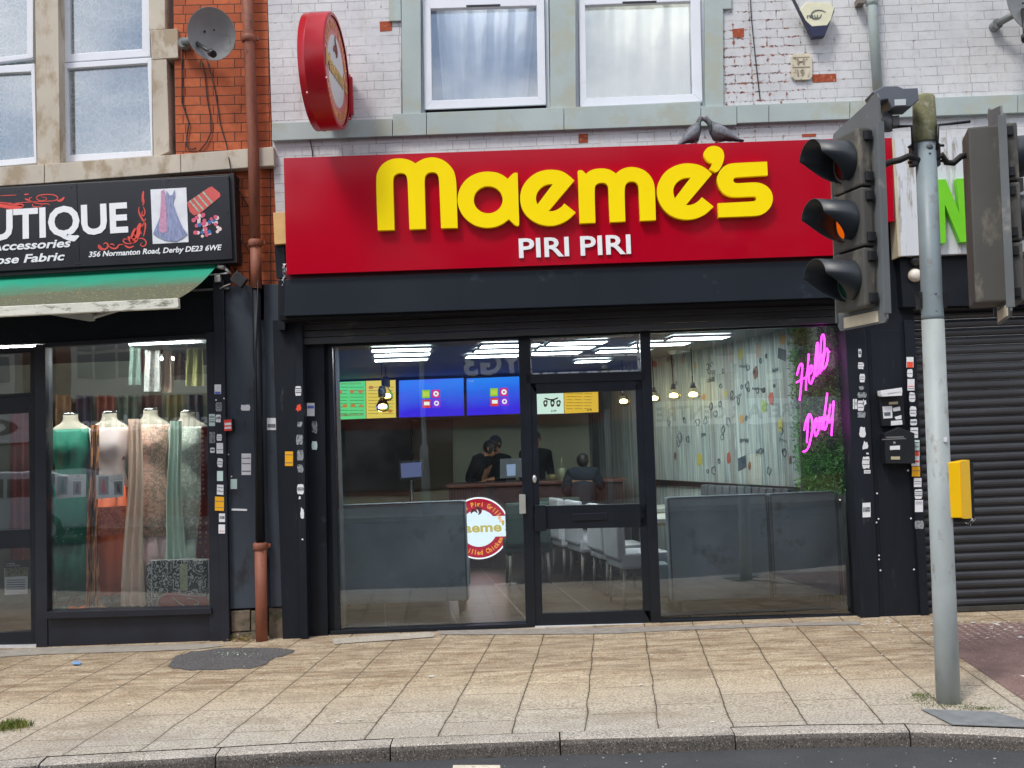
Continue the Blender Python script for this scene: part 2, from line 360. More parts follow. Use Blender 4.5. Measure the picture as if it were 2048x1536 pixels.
# ------------------------------------------------------------ ground
def slab_mat():
    m, t, b = nodes('buff_paving_slabs'); L = t.links.new
    v = coords(t); sp = t.nodes.new('ShaderNodeSeparateXYZ'); L(v, sp.inputs[0]); X, Y = sp.outputs[0], sp.outputs[1]
    wob = mul(t, mul(t, noise(t, v, 2.5, 3), .5, 'SUBTRACT'), .035)
    u = mul(t, mul(t, X, mul(t, Y, .087), 'SUBTRACT'), wob, 'ADD')
    p0 = pave(1189, 1264); u0 = p0.x-.087*p0.y
    a = mul(t, mul(t, u, u0-40.6, 'SUBTRACT'), 1/.406)      # strip index
    fr = mul(t, a, 1, 'FRACT'); idx = mul(t, a, 0, 'FLOOR')
    n = t.nodes.new('ShaderNodeMath'); n.operation = 'FLOOR'; L(a, n.inputs[0]); idx = n.outputs[0]
    n = t.nodes.new('ShaderNodeMath'); n.operation = 'FRACT'; L(a, n.inputs[0]); fr = n.outputs[0]
    d1 = mul(t, mul(t, fr, 1, 'SUBTRACT'), -1); e = mul(t, fr, d1, 'MINIMUM')
    jw = mul(t, noise(t, v, 9, 5, .7), .019)
    j1 = mul(t, e, jw, 'LESS_THAN'); j1s = ramp(t, e, .0, .045, True)
    wn = t.nodes.new('ShaderNodeTexWhiteNoise'); wn.noise_dimensions = '1D'; L(idx, wn.inputs['W'])
    yy = mul(t, mul(t, mul(t, Y, mul(t, noise(t, v, 3, 2), .01), 'ADD'), 1/.61), wn.outputs[0], 'ADD')
    n = t.nodes.new('ShaderNodeMath'); n.operation = 'FRACT'; L(mul(t, yy, 50, 'ADD'), n.inputs[0]); fy = n.outputs[0]
    n = t.nodes.new('ShaderNodeMath'); n.operation = 'FLOOR'; L(yy, n.inputs[0])
    e2 = mul(t, fy, mul(t, mul(t, fy, 1, 'SUBTRACT'), -1), 'MINIMUM'); j2 = mul(t, e2, mul(t, jw, .8), 'LESS_THAN')
    w2 = t.nodes.new('ShaderNodeTexWhiteNoise'); w2.noise_dimensions = '2D'; cb = t.nodes.new('ShaderNodeCombineXYZ'); L(idx, cb.inputs[0]); L(n.outputs[0], cb.inputs[1]); L(cb.outputs[0], w2.inputs['Vector'])
    fine = noise(t, v, 70, 4, .75); mid = noise(t, v, 9, 6, .65); big = noise(t, v, .9, 4)
    gy = ramp(t, mul(t, Y, mul(t, big, .8), 'ADD'), -2.5, -1.4)          # buff by the shops, greyer at the kerb
    c = mixc(t, gy, S(174,169,159), S(190,174,148))
    c = mixc(t, mul(t, ramp(t, w2.outputs[0], 0, 1), .25), c, S(142,128,108))
    c = mixc(t, mul(t, ramp(t, mid, .4, .75), .4), c, S(140,126,106))
    vs_ = coords(t, (1.1, 4.2, 1)); st = noise(t, vs_, 2.3, 9, .74)
    band = mul(t, ramp(t, Y, -2.2, -1.5), ramp(t, Y, -.1, -.45, False))
    stain = mul(t, ramp(t, st, .43, .60), mul(t, ramp(t, mul(t, Y, mul(t, big, .7), 'ADD'), -1.75, -1.25), .92))
    c = mixc(t, mul(t, stain, .8), c, S(116,92,68))
    c = mixc(t, mul(t, ramp(t, noise(t, coords(t, (1,9,1)), 3.1, 6, .6), .56, .66), mul(t, ramp(t, Y, -2.3, -1.4), .65)), c, S(156,124,98))
    sk = ramp(t, fine, .36, .66); mr = t.nodes.new('ShaderNodeMapRange'); mr.inputs[1].default_value = .38; mr.inputs[2].default_value = .62; mr.inputs[3].default_value = .70; mr.inputs[4].default_value = 1.28; L(fine, mr.inputs[0]); c = mixc(t, 1.0, c, mr.outputs[0], 'MULTIPLY')
    c = mixc(t, mul(t, ramp(t, fine, .46, .38, False), .6), c, S(96,90,80))
    c = mixc(t, mul(t, j2, .75), c, S(92,80,64)); c = mixc(t, mul(t, j1s, .28), c, S(96,82,64)); c = mixc(t, mul(t, j1, .85), c, S(58,49,39))
    vg = t.nodes.new('ShaderNodeTexVoronoi'); vg.inputs['Scale'].default_value = 3.4; L(v, vg.inputs['Vector'])   # trodden gum
    gm = ramp(t, mul(t, vg.outputs['Distance'], mul(t, noise(t, v, 40, 2), .05), 'ADD'), .075, .085, True); wn3 = t.nodes.new('ShaderNodeSeparateXYZ'); L(vg.outputs['Color'], wn3.inputs[0])
    c = mixc(t, mul(t, gm, mul(t, mul(t, wn3.outputs[0], .45, 'GREATER_THAN'), .42)), c, S(96,88,78))
    damp = ramp(t, noise(t, coords(t, (.9,2.2,1), loc=(2,1,0)), 1.3, 6, .6), .52, .66); c = mixc(t, mul(t, damp, .42), c, S(128,114,96))
    L(c, b.inputs['Base Color']); b.inputs['Roughness'].default_value = .85; b.inputs['Specular IOR Level'].default_value = .25
    h = mixc(t, .25, mul(t, mul(t, j1, j2, 'ADD'), -1), fine); bump(t, b, h, .5, .01); return m
SLABS = slab_mat()
def speck_mat(name, base, dark, light, sc1=120, rough=.85, dk=.4, lt=.6, mid=None, bm=.5):
    m, t, b = nodes(name); L = t.links.new; v = coords(t)
    f1, f2 = noise(t, v, sc1, 3, .7), noise(t, coords(t, loc=(3,5,1)), sc1*1.3, 3, .7)
    c = mixc(t, ramp(t, noise(t, v, 3, 6), .35, .7), base, mid or tuple(x*.75 for x in base))
    c = mixc(t, ramp(t, f1, dk+.06, dk-.06, False), c, dark); c = mixc(t, ramp(t, f2, lt-.02, lt+.05), c, light)
    L(c, b.inputs['Base Color']); b.inputs['Roughness'].default_value = rough; b.inputs['Specular IOR Level'].default_value = .25
    bump(t, b, f1, bm, .006); return m
KERB = speck_mat('speckled_kerb_stone', S(168,163,154), S(70,64,58), S(214,208,198), 95, dk=.42, lt=.56, mid=S(140,132,122))
ASPHALT = speck_mat('road_asphalt', S(72,74,76), S(38,38,40), S(120,120,120), 140, dk=.4, lt=.66, rough=.8)
PATCH = speck_mat('asphalt_patch_gravel', S(98,96,96), S(50,48,48), S(150,148,146), 90, dk=.44, lt=.6)
CEMENT = speck_mat('cement_fillet', S(186,178,164), S(110,100,90), S(222,216,206), 60, dk=.4, lt=.62)
ROADZ = -.142
mb = MB(); mb.face([Vector((-400,-400,ROADZ)), Vector((400,-400,ROADZ)), Vector((400,400,ROADZ)), Vector((-400,400,ROADZ))]); struct('road', mb, ASPHALT)
kpx = [(-420,1590),(-160,1552),(60,1531),(240,1521),(430,1511),(600,1501),(780,1493),(950,1486),(1120,1480),(1300,1475),(1470,1470),(1640,1465),(1820,1463),(1960,1468),(2080,1475),(2300,1487),(2600,1508)]
kt = [pave(*q) for q in kpx]
kt = [kt[0]+(kt[0]-kt[1])*12] + kt + [kt[-1]+(kt[-1]-kt[-2])*10]
KW = .15
inner = []
for i, p in enumerate(kt):
    d = (kt[min(i+1, len(kt)-1)]-kt[max(i-1, 0)]); d.z = 0; d.normalize(); inner.append(p + Vector((-d.y, d.x, 0))*KW)
mb = MB()
for i in range(len(kt)-1):                               # pavement sheet from kerb to wall, then on under the shops
    a, b2 = inner[i], inner[i+1]
    nseg = 6
    for k in range(nseg):
        def q(p, f): y = p.y*(1-f) + .9*f; return Vector((p.x, y, SL*min(y, 0)))
        mb.face([q(a, k/nseg), q(b2, k/nseg), q(b2, (k+1)/nseg), q(a, (k+1)/nseg)])
bmesh.ops.remove_doubles(mb.bm, verts=mb.bm.verts[:], dist=1e-5)
struct('pavement', mb, SLABS)
mb = MB(); joints = [430, 780, 1120, 1470, 1820]
def kerb_at(s):                                          # s: arclength param by x
    for i in range(len(kt)-1):
        if kt[i].x <= s <= kt[i+1].x:
            f = (s-kt[i].x)/(kt[i+1].x-kt[i].x); return kt[i].lerp(kt[i+1], f), inner[i].lerp(inner[i+1], f)
    return (kt[-1], inner[-1]) if s > 0 else (kt[0], inner[0])
jx = [pave(j, {430:1511,780:1493,1120:1480,1470:1470,1820:1463}[j]).x for j in joints]
step = (jx[-1]-jx[0])/4; left = [jx[0]-step*k for k in range(1, 12)][::-1]; right = [jx[-1]+step*k for k in range(1, 12)]
cuts = left+jx+right
for a, b2 in zip(cuts, cuts[1:]):
    n = 4; xs = [a+.004+(b2-a-.008)*k/n for k in range(n+1)]; prev = None; jit = rnd.uniform(-.004, .004)
    for x in xs:
        p, q = kerb_at(x); d = Vector((p.y-q.y, q.x-p.x, 0)); f = (p-q).normalized()
        z = Vector((0,0,jit+.002))
        ring = [q+z+Vector((0,0,-.3)), q+z, p+z-f*.035, p+z-f*.012+Vector((0,0,-.007)), p+z+Vector((0,0,-.03)), p+f*.012+Vector((0,0,-.3))]
        ring = [mb.bm.verts.new(r) for r in ring]
        if prev:
            for k in range(5):
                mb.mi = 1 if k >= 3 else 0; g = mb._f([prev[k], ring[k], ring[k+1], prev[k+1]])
                if g: g.smooth = k in (2, 3)
        else: mb._f(ring)
        prev = ring
    mb._f(prev[::-1])
struct('kerb', mb, [KERB, speck_mat('shaded_dirty_kerb_face', S(98,93,88), S(56,53,50), S(160,152,142), 90, dk=.44, lt=.6)])  # front face slot: road dirt and the sunless side both put into its colour
def strip(name, pts, mat, lift, kind='structure'):
    mb = MB(); me = curve_mesh([[(p.x, p.y) for p in pts]], 0)
    mb.add(me, lambda c: Vector((c.x, c.y, SL*min(c.y, 0)+lift))); return struct(name, mb, mat, kind)
# tactile paving at the crossing
def tactile():
    m, t, b = nodes('red_tactile_paving'); L = t.links.new; v = coords(t, (1,1,1), rot=(0,0,math.radians(5)))
    vo = t.nodes.new('ShaderNodeTexVoronoi'); vo.inputs['Scale'].default_value = 15; vo.inputs['Randomness'].default_value = .0; L(v, vo.inputs['Vector'])
    dots = ramp(t, vo.outputs['Distance'], .30, .36, True)
    c = mixc(t, ramp(t, noise(t, v, 5, 6), .3, .7), S(128,102,96), S(104,82,78)); c = mixc(t, mul(t, dots, .7), c, S(170,146,136))
    c = mixc(t, mul(t, ramp(t, noise(t, v, 90, 3), .6, .7), .6), c, S(205,196,188))
    L(c, b.inputs['Base Color']); b.inputs['Roughness'].default_value = .85; bump(t, b, dots, .8, .01); return m
mb = MB()
strip('pavement', [pave(1862,1250), pave(2500,1236), pave(2640,1420), pave(2150,1460), pave(2048,1402), pave(1960,1342), pave(1900,1302)], tactile(), .004)
strip('pavement', [pave(*q) for q in [(398,1303),(440,1297),(500,1296),(560,1297),(590,1301),(586,1306),(574,1309),(566,1314),(552,1315),(540,1322),(532,1330),(520,1332),(500,1338),(470,1337),(440,1341),(405,1340),(380,1342),(352,1337),(346,1338),(336,1333),(340,1327),(345,1320),(352,1312),(372,1308),(382,1303)]], PATCH, .004)
strip('pavement', [pave(*q) for q in [(664,1279),(760,1271),(858,1265),(872,1269),(868,1275),(790,1281),(715,1286),(668,1290)]], CEMENT, .006)
strip('pavement', [pave(*q) for q in [(875,1262),(1060,1258),(1320,1254),(1560,1247),(1720,1243),(1722,1250),(1560,1253),(1320,1263),(1230,1268),(1010,1270),(880,1270)]], MAT('grey_mortar', S(140,134,126), .9, var=.2, scale=14, bmp=.3), .004)
strip('pavement', [pave(*q) for q in [(-200,1312),(90,1296),(425,1288),(452,1292),(395,1299),(300,1303),(100,1309),(-200,1326)]], MAT('grey_concrete_strip', S(150,144,134), .9, var=.15, scale=10, bmp=.3), .004)
# painted line end at the foot of the picture
mb = MB(); mb.face([atz(906,1530,ROADZ+.004), atz(1000,1530,ROADZ+.004), atz(1012,1600,ROADZ+.004), atz(900,1600,ROADZ+.004)]); struct('road_marking', mb, MAT('worn_white_road_paint', S(205,196,178), .8, dirt=S(90,88,84), dscale=30, dth=.55))
# litter and chips of grit on road and paving
mb = MB()
for i in range(80):
    x, y = rnd.uniform(0, 2048), rnd.uniform(1500, 1545)
    p = atz(x, y, ROADZ+.002); r = rnd.choice((.0015,.002,.003,.005)); 
    mb.hexa([p+Vector((a*r*rnd.uniform(.6,1.4), b*r, c)) for c in (0, .004) for a, b in ((-1,-1),(1,-1),(1,1),(-1,1))])
struct('gravel', mb, MAT('pale_grit', S(160,156,150), .8), 'stuff')
mb = MB()
for i in range(150):
    x, y = (rnd.uniform(1720, 2048), 1243+abs(rnd.gauss(0, 16))) if i < 110 else (rnd.uniform(0, 2048), rnd.uniform(1290, 1450))
    p = pave(x, y, .005); r = rnd.choice((.003,.005,.008))*(1 if i % 9 else 1.8)
    mb.hexa([p+Vector((a*r*rnd.uniform(.6,1.6), b*r, c)) for c in (0, .003) for a, b in ((-1,-1),(1,-1),(1,1),(-1,1))])
struct('gravel', mb, MAT('white_crumbs', S(214,210,204), .8), 'stuff')

def blades(name, spots, n, h, cols):
    mb = MB()
    for i in range(n):
        x, y, sx, sy = rnd.choice(spots); p = pave(x+rnd.gauss(0, sx), y+rnd.gauss(0, sy), .003)
        a = rnd.uniform(0, 2*PI); d = Vector((math.cos(a), math.sin(a), 0)); hh = h*rnd.uniform(.4, 1.2); bd = Vector((rnd.gauss(0, .35), rnd.gauss(0, .35), 1))*hh
        mb.mi = rnd.randrange(len(cols)); w_ = .0022; mb.face([p-d*w_, p+d*w_, p+bd*.6+d*w_*.7, p+bd+Vector((bd.x*.4, bd.y*.4, 0)), p+bd*.6-d*w_*.7])
    return struct(name, mb, cols, 'stuff')
GR = [MAT('grass_%s' % k, c, .6, var=.2, scale=20) for k, c in (('mid', S(92,118,38)), ('dark', S(62,86,30)), ('straw', S(146,140,70)))]
blades('grass', [(5,1456,18,3.5),(-40,1460,20,4),(34,1452,14,3)], 1500, .035, GR)
blades('grass', [(1850,1398,18,5),(1905,1412,28,3),(1838,1392,10,3),(1960,1418,20,2)], 900, .008, [GR[0], GR[1], MAT('grey_moss', S(120,116,92), .9)])

# ------------------------------------------------------------ left building
LB = thing('brick_building', 'red brick terrace building with stone window surrounds, boutique on its ground floor', 'building', at(200, 1290, 0))
def prt(name, mb, mat, label=None): return part(name, mb, mat, LB, label)
Y0 = 0.0
mb = MB()
JX = [(533,0),(548,332)]                                 # junction of the two buildings
mb.quad([(339,-500),(519,-500),(544,316),(352,318)], Y0, .3)            # brick between window and junction
mb.quad([(344,324),(549,318),(566,640),(300,640)], Y0+.03, .3)
mb.quad([(-700,-900),(509,-900),(519,-500),(-700,-500)], Y0, .3)
mb.quad([(-1500,-500),(-400,-500),(-400,640),(-1500,640)], Y0, .3)
prt('brick_wall', mb, RED_BRICK)
mb = MB()
st = Y0-.03
mb.quad([(62,-500),(110,-500),(120,330),(75,333)], st, .33, .004)      # mullion between windows
mb.quad([(290,-500),(326,-500),(330,58),(298,60)], st, .33, .004)
mb.quad([(300,60),(355,57),(356,115),(304,119)], st-.004, .33, .005)   # long quoin
mb.quad([(303,119.5),(333,118),(339,303),(308,316)], st, .33, .004)
mb.quad([(-400,-500),(-60,-500),(-60,345),(-400,360)], st, .3)
prt('stone_jamb', mb, PALE_STONE)
mb = MB()
mb.quad([(-300,356),(88,328),(88,366),(-300,392)], Y0-.07, .35, .006)
mb.quad([(89.5,328),(360,308),(361,345),(89.5,366)], Y0-.07, .35, .006)
mb.quad([(361.5,308),(496,297),(496,335),(362,345)], Y0-.065, .35, .006)
mb.quad([(515,296),(547,293),(548,331),(516,333)], Y0-.065, .35, .006)
prt('stone_sill_band', mb, PALE_STONE)
def frame4(mb, o, i, Y, th, bev=.003):                   # ring of four bars between outer and inner picture quads
    TL, TR, BR, BL = o; tl, tr, br, bl = i
    mb.quad([TL, TR, tr, tl], Y, th, bev); mb.quad([bl, br, BR, BL], Y, th, bev)
    mb.quad([TL, tl, bl, BL], Y, th, bev); mb.quad([tr, TR, BR, br], Y, th, bev)
def net_mat():
    m, t, b = nodes('lace_net'); L = t.links.new; v = coords(t, (1,1,1), swz=True)
    vo = t.nodes.new('ShaderNodeTexVoronoi'); vo.feature = 'DISTANCE_TO_EDGE'; vo.inputs['Scale'].default_value = 17; L(v, vo.inputs['Vector'])
    lace = ramp(t, vo.outputs['Distance'], .05, .12, True); fold = noise(t, coords(t, (9,1,.2), swz=False), 2.2, 3)
    c = mixc(t, ramp(t, fold, .35, .65), S(160,188,184), S(206,222,214)); c = mixc(t, mul(t, lace, .75), c, S(250,254,248))
    L(c, b.inputs['Base Color']); b.inputs['Roughness'].default_value = .9; bump(t, b, fold, .5, .03); return m
NET = net_mat()
def curtain(name, l, r, t_, b_, Y, mat, amp, waves, label, cat='curtain', seed=0, lean=0, group=None):
    R = random.Random(seed); ph = [R.uniform(0, 6) for _ in range(4)]; mb = MB()
    def fn(u, v):
        px = l+(r-l)*u; py = t_+(b_-t_)*v
        p = at(px, py, Y); k = .55+.45*v
        p.y += amp*k*(math.sin(u*waves*2*PI+ph[0])+.5*math.sin(u*waves*3.7*PI+ph[1])+.3*math.sin(u*waves*9+ph[2]+v*2))
        p.x += lean*v*(.5-u)*.2; return p
    mb.grid(fn, int(waves*14), 8); return lone(name, mb, mat, label, cat, group)
def upvc_window(name, frames, panes, Y, parent=LB, slit=None, bev=.004):
    f = MB()
    for o, i, dy in frames: frame4(f, o, i, Y+dy, .06, bev)
    fo = part(name, f, UPVC, parent)
    g = MB()
    for q in panes: g.quad(q, Y+.03, .006)
    part('pane', g, UPGLASS, fo)
    return fo
# two tall sash-like casements, each with a top light and a lower fixed light
upvc_window('window_frame', [([(122,-200),(297,-200),(300,112),(122,125)], [(135,-200),(283,-200),(284,98),(139,108)], .0),
    ([(119,127),(303,115),(305,312),(127,325)], [(134,137),(295,126),(302,301),(137,310)], -.012)], [[(130,-200),(290,-200),(290,104),(132,112)], [(132,132),(300,120),(306,306),(132,314)]], Y0+.10)
upvc_window('window_frame', [([(-130,-200),(66,-200),(66,115),(-130,142)], [(-118,-200),(53,-200),(54,116-8),(-118,128)], .0),
    ([(-130,140),(69,127),(73,326),(-130,344)], [(-118,152),(62,143),(68,314),(-118,332)], -.012)], [[(-125,-200),(60,-200),(60,112),(-125,136)], [(-125,145),(66,135),(70,320),(-125,338)]], Y0+.10)
curtain('net_curtain', 124, 306, -60, 330, Y0+.19, NET, .012, 5, 'white lace net curtain behind the right upper window of the red brick building', seed=3)
curtain('net_curtain', -140, 72, -60, 345, Y0+.19, NET, .012, 6, 'white lace net curtain behind the window at the left picture edge', seed=4)
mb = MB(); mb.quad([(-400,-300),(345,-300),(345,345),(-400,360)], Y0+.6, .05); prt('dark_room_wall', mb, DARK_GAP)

# boutique ground floor
mb = MB()
mb.quad([(-900,560),(425,535),(430,676),(-900,720)], Y0+.02, .12)      # black header above the window
mb.quad([(-900,556),(458,520),(460,590),(-900,630)], Y0-.0, .1)
prt('black_header', mb, NAVY)
mb = MB()
mb.quad([(70,690),(90,688),(95,1298),(72,1299)], Y0-.02, .14, .004)
mb.quad([(412,665),(440,663),(453,1302),(420,1302)], Y0-.04, .2, .004)
mb.quad([(425,560),(447,560),(459,1303),(446,1303)], Y0-.07, .2, .004)
mb.quad([(90,686),(413,668),(413,676),(90,694)], Y0-.01, .1, .002)
mb.quad([(92,1224),(422,1216),(423,1228),(92,1238)], Y0-.06, .16, .003)
mb.quad([(90,1238),(425,1228),(427,1290),(90,1299)], Y0-.01, .12)
prt('shopfront_frame', mb, MAT('boutique_black_paint', S(28,32,42), .4, var=.2, scale=4, dirt=S(62,62,60), dscale=10, dth=.66))
g = MB(); g.quad([(90,690),(413,672),(421,1219),(95,1227)], Y0+.03, .008); prt('window_pane', g, SHOPGLASS)
d = MB()
frame4(d, [(-160,705),(71,695),(70,790),(-160,805)], [(-150,715),(60,705),(60,785),(-150,797)], Y0+.02, .08)
frame4(d, [(-160,806),(70,790),(74,1288),(-150,1298)], [(-120,836),(57,825),(62,1266),(-120,1274)], Y0+.03, .06)
d.quad([(-130,1066),(61,1058),(62,1095),(-130,1103)], Y0+.028, .06, .003); d.quad([(-130,1272),(66,1262),(67,1288),(-130,1297)], Y0+.028, .06, .003)
do = prt('shop_door', d, FRAME)
g = MB(); g.quad([(-120,830),(60,820),(66,1270),(-120,1280)], Y0+.055, .006); g.quad([(-155,710),(65,700),(65,788),(-155,800)], Y0+.05, .006); part('pane', g, SHOPGLASS, do)
g = MB(); g.quad([(-150,1294),(74,1290),(74,1295),(-150,1300)], Y0-.01, .05); part('threshold', g, MAT('bright_threshold', S(214,216,220), .4, metal=.3), do)
# panelled pier with peeling grey paint, stone foot
mb = MB()
mb.quad([(447,573),(511,570),(524,1215),(459,1218)], Y0-.02, .3, .003)
mb.quad([(511,570),(528,569),(543,1213),(524,1215)], Y0+.03, .25)
mb.quad([(527,569),(557,568),(569,1213),(541,1214)], Y0-.02, .3, .003)
prt('grey_pier_cladding', mb, GREY_PANEL)
mb = MB()
for q in ([(462,1222),(500,1220),(500,1262),(463,1264)], [(463,1266),(514,1263),(514,1296),(464,1300)], [(502,1221),(512,1221),(513,1262),(502,1262)], [(537,1216),(568,1215),(569,1292),(538,1294)]): mb.quad(q, Y0-.01+rnd.uniform(-.01,.01), .2, .008)
prt('stone_foot', mb, MAT('weathered_stone_foot', S(112,100,86), .9, var=.3, scale=12, bmp=.6, bs=50, dirt=S(70,72,48), dscale=8, dth=.52))

# ------------------------------------------------------------ right building
WB = thing('painted_brick_building', 'white painted brick building over the red shop sign, with pale green stone bands', 'building', at(1150, 1255, 0))
def prw(name, mb, mat, label=None, parent=None): return part(name, mb, mat, parent or WB, label)
mb = MB()
mb.quad([(519,-500),(802,-500),(803,248),(544,255)], 0, .3)
mb.quad([(1444,-500),(2600,-500),(2600,210),(1446,222)], 0, .3)
mb.quad([(544,270),(2600,200),(2600,330),(2600,620)][:2]+[(2600,540),(562,640)], 0.0, .3)
mb.quad([(520,-900),(2600,-900),(2600,-500),(519,-500)], 0, .3)
prw('brick_wall', mb, WHITE_BRICK)
mb = MB(); gs = -.025
mb.quad([(798,-500),(838,-500),(842,238),(805,240)], gs, .3, .003)
mb.quad([(776,-100),(800,-100),(802,41),(778,42)], gs-.002, .3, .003)
mb.quad([(1098,-500),(1148,-500),(1152,230),(1101,233)], gs, .3, .003)
mb.quad([(1408,-500),(1444,-500),(1447,214),(1412,217)], gs, .3, .003)
mb.quad([(1440,-100),(1462,-100),(1463,17),(1443,18)], gs-.002, .3, .003)
prw('stone_jamb', mb, GREEN_STONE)
mb = MB(); cutx = [543, 785, 853, 1128, 1402, 1474, 1538, 1700, 1862, 2036, 2300, 2600]
def band(x, y0, y1, x0=544, x1=2048): return y0+(y1-y0)*(x-x0)/(x1-x0)
for a, b2 in zip(cutx, cutx[1:]):
    dy = -4 if 1402 <= a < 1474 else 0
    mb.quad([(a+.6, band(a, 246, 188)-(9 if 785 <= a < 1402 else 0)), (b2-.6, band(b2, 246, 188)-(9 if 785 <= a < 1402 else 0)), (b2-.6, band(b2, 281, 225)+(3 if a == 1402 else 0)), (a+.6, band(a, 281, 225)+(3 if a == 1402 else 0))], -.05, .3, .004)
prw('stone_sill_band', mb, GREEN_STONE)
for name_, o, i, o2, lb in (('a', [(845,-6),(1088,-12),(1092,209),(849,219)], [(861,17),(1073,11),(1076,193),(864,201)], [(838,-30),(1096,-30),(1100,226),(843,232)], None),
                       ('b', [(1158,-10),(1400,-16),(1405,203),(1160,214)], [(1170,10),(1381,2),(1386,188),(1173,196)], [(1149,-30),(1408,-30),(1412,218),(1152,228)], None)):
    w1 = upvc_window('window_frame', [(o, i, -.03), (o2, [(p[0]+(7 if k in (0,3) else -7), p[1]+(3 if k < 2 else -7)) for k, p in enumerate(o2)], .01)], [[(i[0][0]-3,i[0][1]-3),(i[1][0]+3,i[1][1]-3),(i[2][0]+3,i[2][1]+3),(i[3][0]-3,i[3][1]+3)]], .06, WB)
    s_ = MB(); mx_ = (o[0][0]+o[1][0])/2; s_.quad([(mx_-34,i[0][1]-7),(mx_+34,i[0][1]-9),(mx_+34,i[0][1]-5),(mx_-34,i[0][1]-3)], .025, .01); part('trickle_vent', s_, BLACKPL, w1)
    if name_ == 'b':
        s_ = MB(); s_.quad([(1150,226),(1411,215),(1413,220),(1152,230)], .02, .06, .004); part('window_lip', s_, UPVC, w1)
    else:
        s_ = MB(); s_.quad([(851,219),(1091,209),(1092,215),(852,224)], .05, .02); part('opening_gap', s_, DARK_GAP, w1)
mb = MB(); mb.quad([(840,-200),(1100,-200),(1100,232),(840,238)], .13, .01); mb.quad([(1150,-200),(1412,-200),(1412,222),(1150,232)], .13, .01)
def holes(): pass
mb.bm.free()
CURT = MAT('white_voile', S(232,240,250), .9, var=.08, scale=2)
CURT2 = MAT('cream_voile', S(240,242,226), .9, var=.08, scale=2)
curtain('voile_curtain', 866, 1074, -60, 230, .34, CURT, .045, 5, 'bluish voile curtain behind the left upper window over the red sign', seed=8, lean=1)
curtain('voile_curtain', 1150, 1410, -60, 225, .34, CURT2, .04, 5, 'cream voile curtain behind the right upper window over the red sign', seed=11)
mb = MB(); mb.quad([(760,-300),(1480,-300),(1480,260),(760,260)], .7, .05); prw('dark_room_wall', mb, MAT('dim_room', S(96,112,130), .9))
for q in ([(759,43),(784,42),(784,61),(760,63)], [(1157,268),(1176,267),(1176,285),(1157,286)], [(1465,58),(1488,56),(1488,74),(1466,75)], [(1624,149),(1672,147),(1673,163),(1626,165)], [(1604,268),(1632,267),(1632,273),(1604,274)]):
    mb = MB(); mb.quad(q, -.003, .01); prw('bare_brick_patch', mb, bpy.data.materials.get('bare_red_brick') or MAT('bare_red_brick', S(160,78,50), .9, var=.3, scale=30, bmp=.5, dirt=S(196,190,184), dscale=30, dth=.6))
# wall below right: black fascia panels, roller shutter, dark pier
mb = MB()
mb.quad([(1725,420),(1800,416),(1830,650),(1725,660)], -.01, .3)
mb.quad([(1690,640),(1732,640),(1760,1246),(1722,1246)], -.06, .25, .004)
mb.quad([(1732,640),(1808,640),(1842,1247),(1759,1247)], -.03, .22)
mb.quad([(1740,662),(1800,660),(1838,1240),(1768,1241)], -.035, .02, .002)
mb.quad([(1808,640),(1829,640),(1859,1246),(1843,1246)], -.06, .25, .004)
prw('black_pier', mb, NAVY_WORN)
mb = MB(); mb.quad([(1799,516),(2600,486),(2600,600),(1806,614)], -.12, .4, .004); prw('black_fascia_box', mb, NAVY)
mb = MB(); tl, tr, br, bl = at(1800,604,.05), at(2300,590,.05), at(2300,1235,.05), at(1800,1235,.05)
z = at(1950,1213,.05).z; ztop = at(1950,600,.05).z; x0, x1 = at(1815,900,.05).x, at(2500,900,.05).x
while z < ztop:
    prof = [(0,.0),(.012,-.012),(.03,-.020),(.048,-.018),(.062,-.006),(.066,.004),(.0755,.004)]
    for (za, ya), (zb, yb) in zip(prof, prof[1:]):
        f = mb.face([Vector((x0,.05+ya,z+za)), Vector((x1,.05+ya,z+za)), Vector((x1,.05+yb,z+zb)), Vector((x0,.05+yb,z+zb))])
    z += .0755
lone('roller_shutter', mb, SLAT, 'closed dark ribbed roller shutter behind the traffic light pole, right of the letter box', 'shutter')
zz = at(1950,1213,.03).z; mb = MB(); mb.box(x0, x1, .01, .07, zz-.035, zz+.003, .003); mb.box(x0, x1, -.02, .3, zz-.13, zz-.06); prw('shutter_threshold', mb, MAT('dirty_threshold', S(58,56,52), .8, var=.3, scale=8))

# shop unit
mb = MB()
mb.quad([(545,640),(600,640),(612,1296),(566,1297)], -.05, .3, .004)
mb.quad([(556,560),(569,560),(570,660),(556,660)], -.12, .25, .004)
mb.quad([(590,640),(604,640),(616,1290),(602,1292)], -.09, .3, .004)
prw('black_pier', mb, NAVY_WORN)
mb = MB()
mb.quad([(606,690),(648,688),(656,1284),(616,1286)], .03, .05, .004)
mb.quad([(648,688),(660,688),(674,1282),(656,1284)], .09, .05, .002)
prw('shopfront_reveal', mb, NAVY)
FY = .08
mb = MB()
mb.quad([(655,690),(664,690),(680,1274),(670,1275)], FY, .06, .003)
mb.quad([(1036,672),(1060,672),(1071,1257),(1052,1258)], FY-.02, .08, .004)
mb.quad([(1280,660),(1300,660),(1323,1252),(1303,1253)], FY-.02, .08, .004)
mb.quad([(1683,650),(1693,650),(1724,1240),(1716,1240)], FY, .06, .003)
mb.quad([(660,1262),(1060,1247),(1062,1257),(660,1274)], FY-.03, .09, .003)
mb.quad([(1318,1240),(1722,1230),(1724,1240),(1320,1252)], FY-.03, .09, .003)
mb.quad([(1052,749),(1290,742),(1290,760),(1052,767)], FY-.02, .08, .003)
mb.quad([(655,686),(1690,642),(1690,650),(655,694)], FY, .06, .003)
sf = prw('shopfront_frame', mb, FRAME)
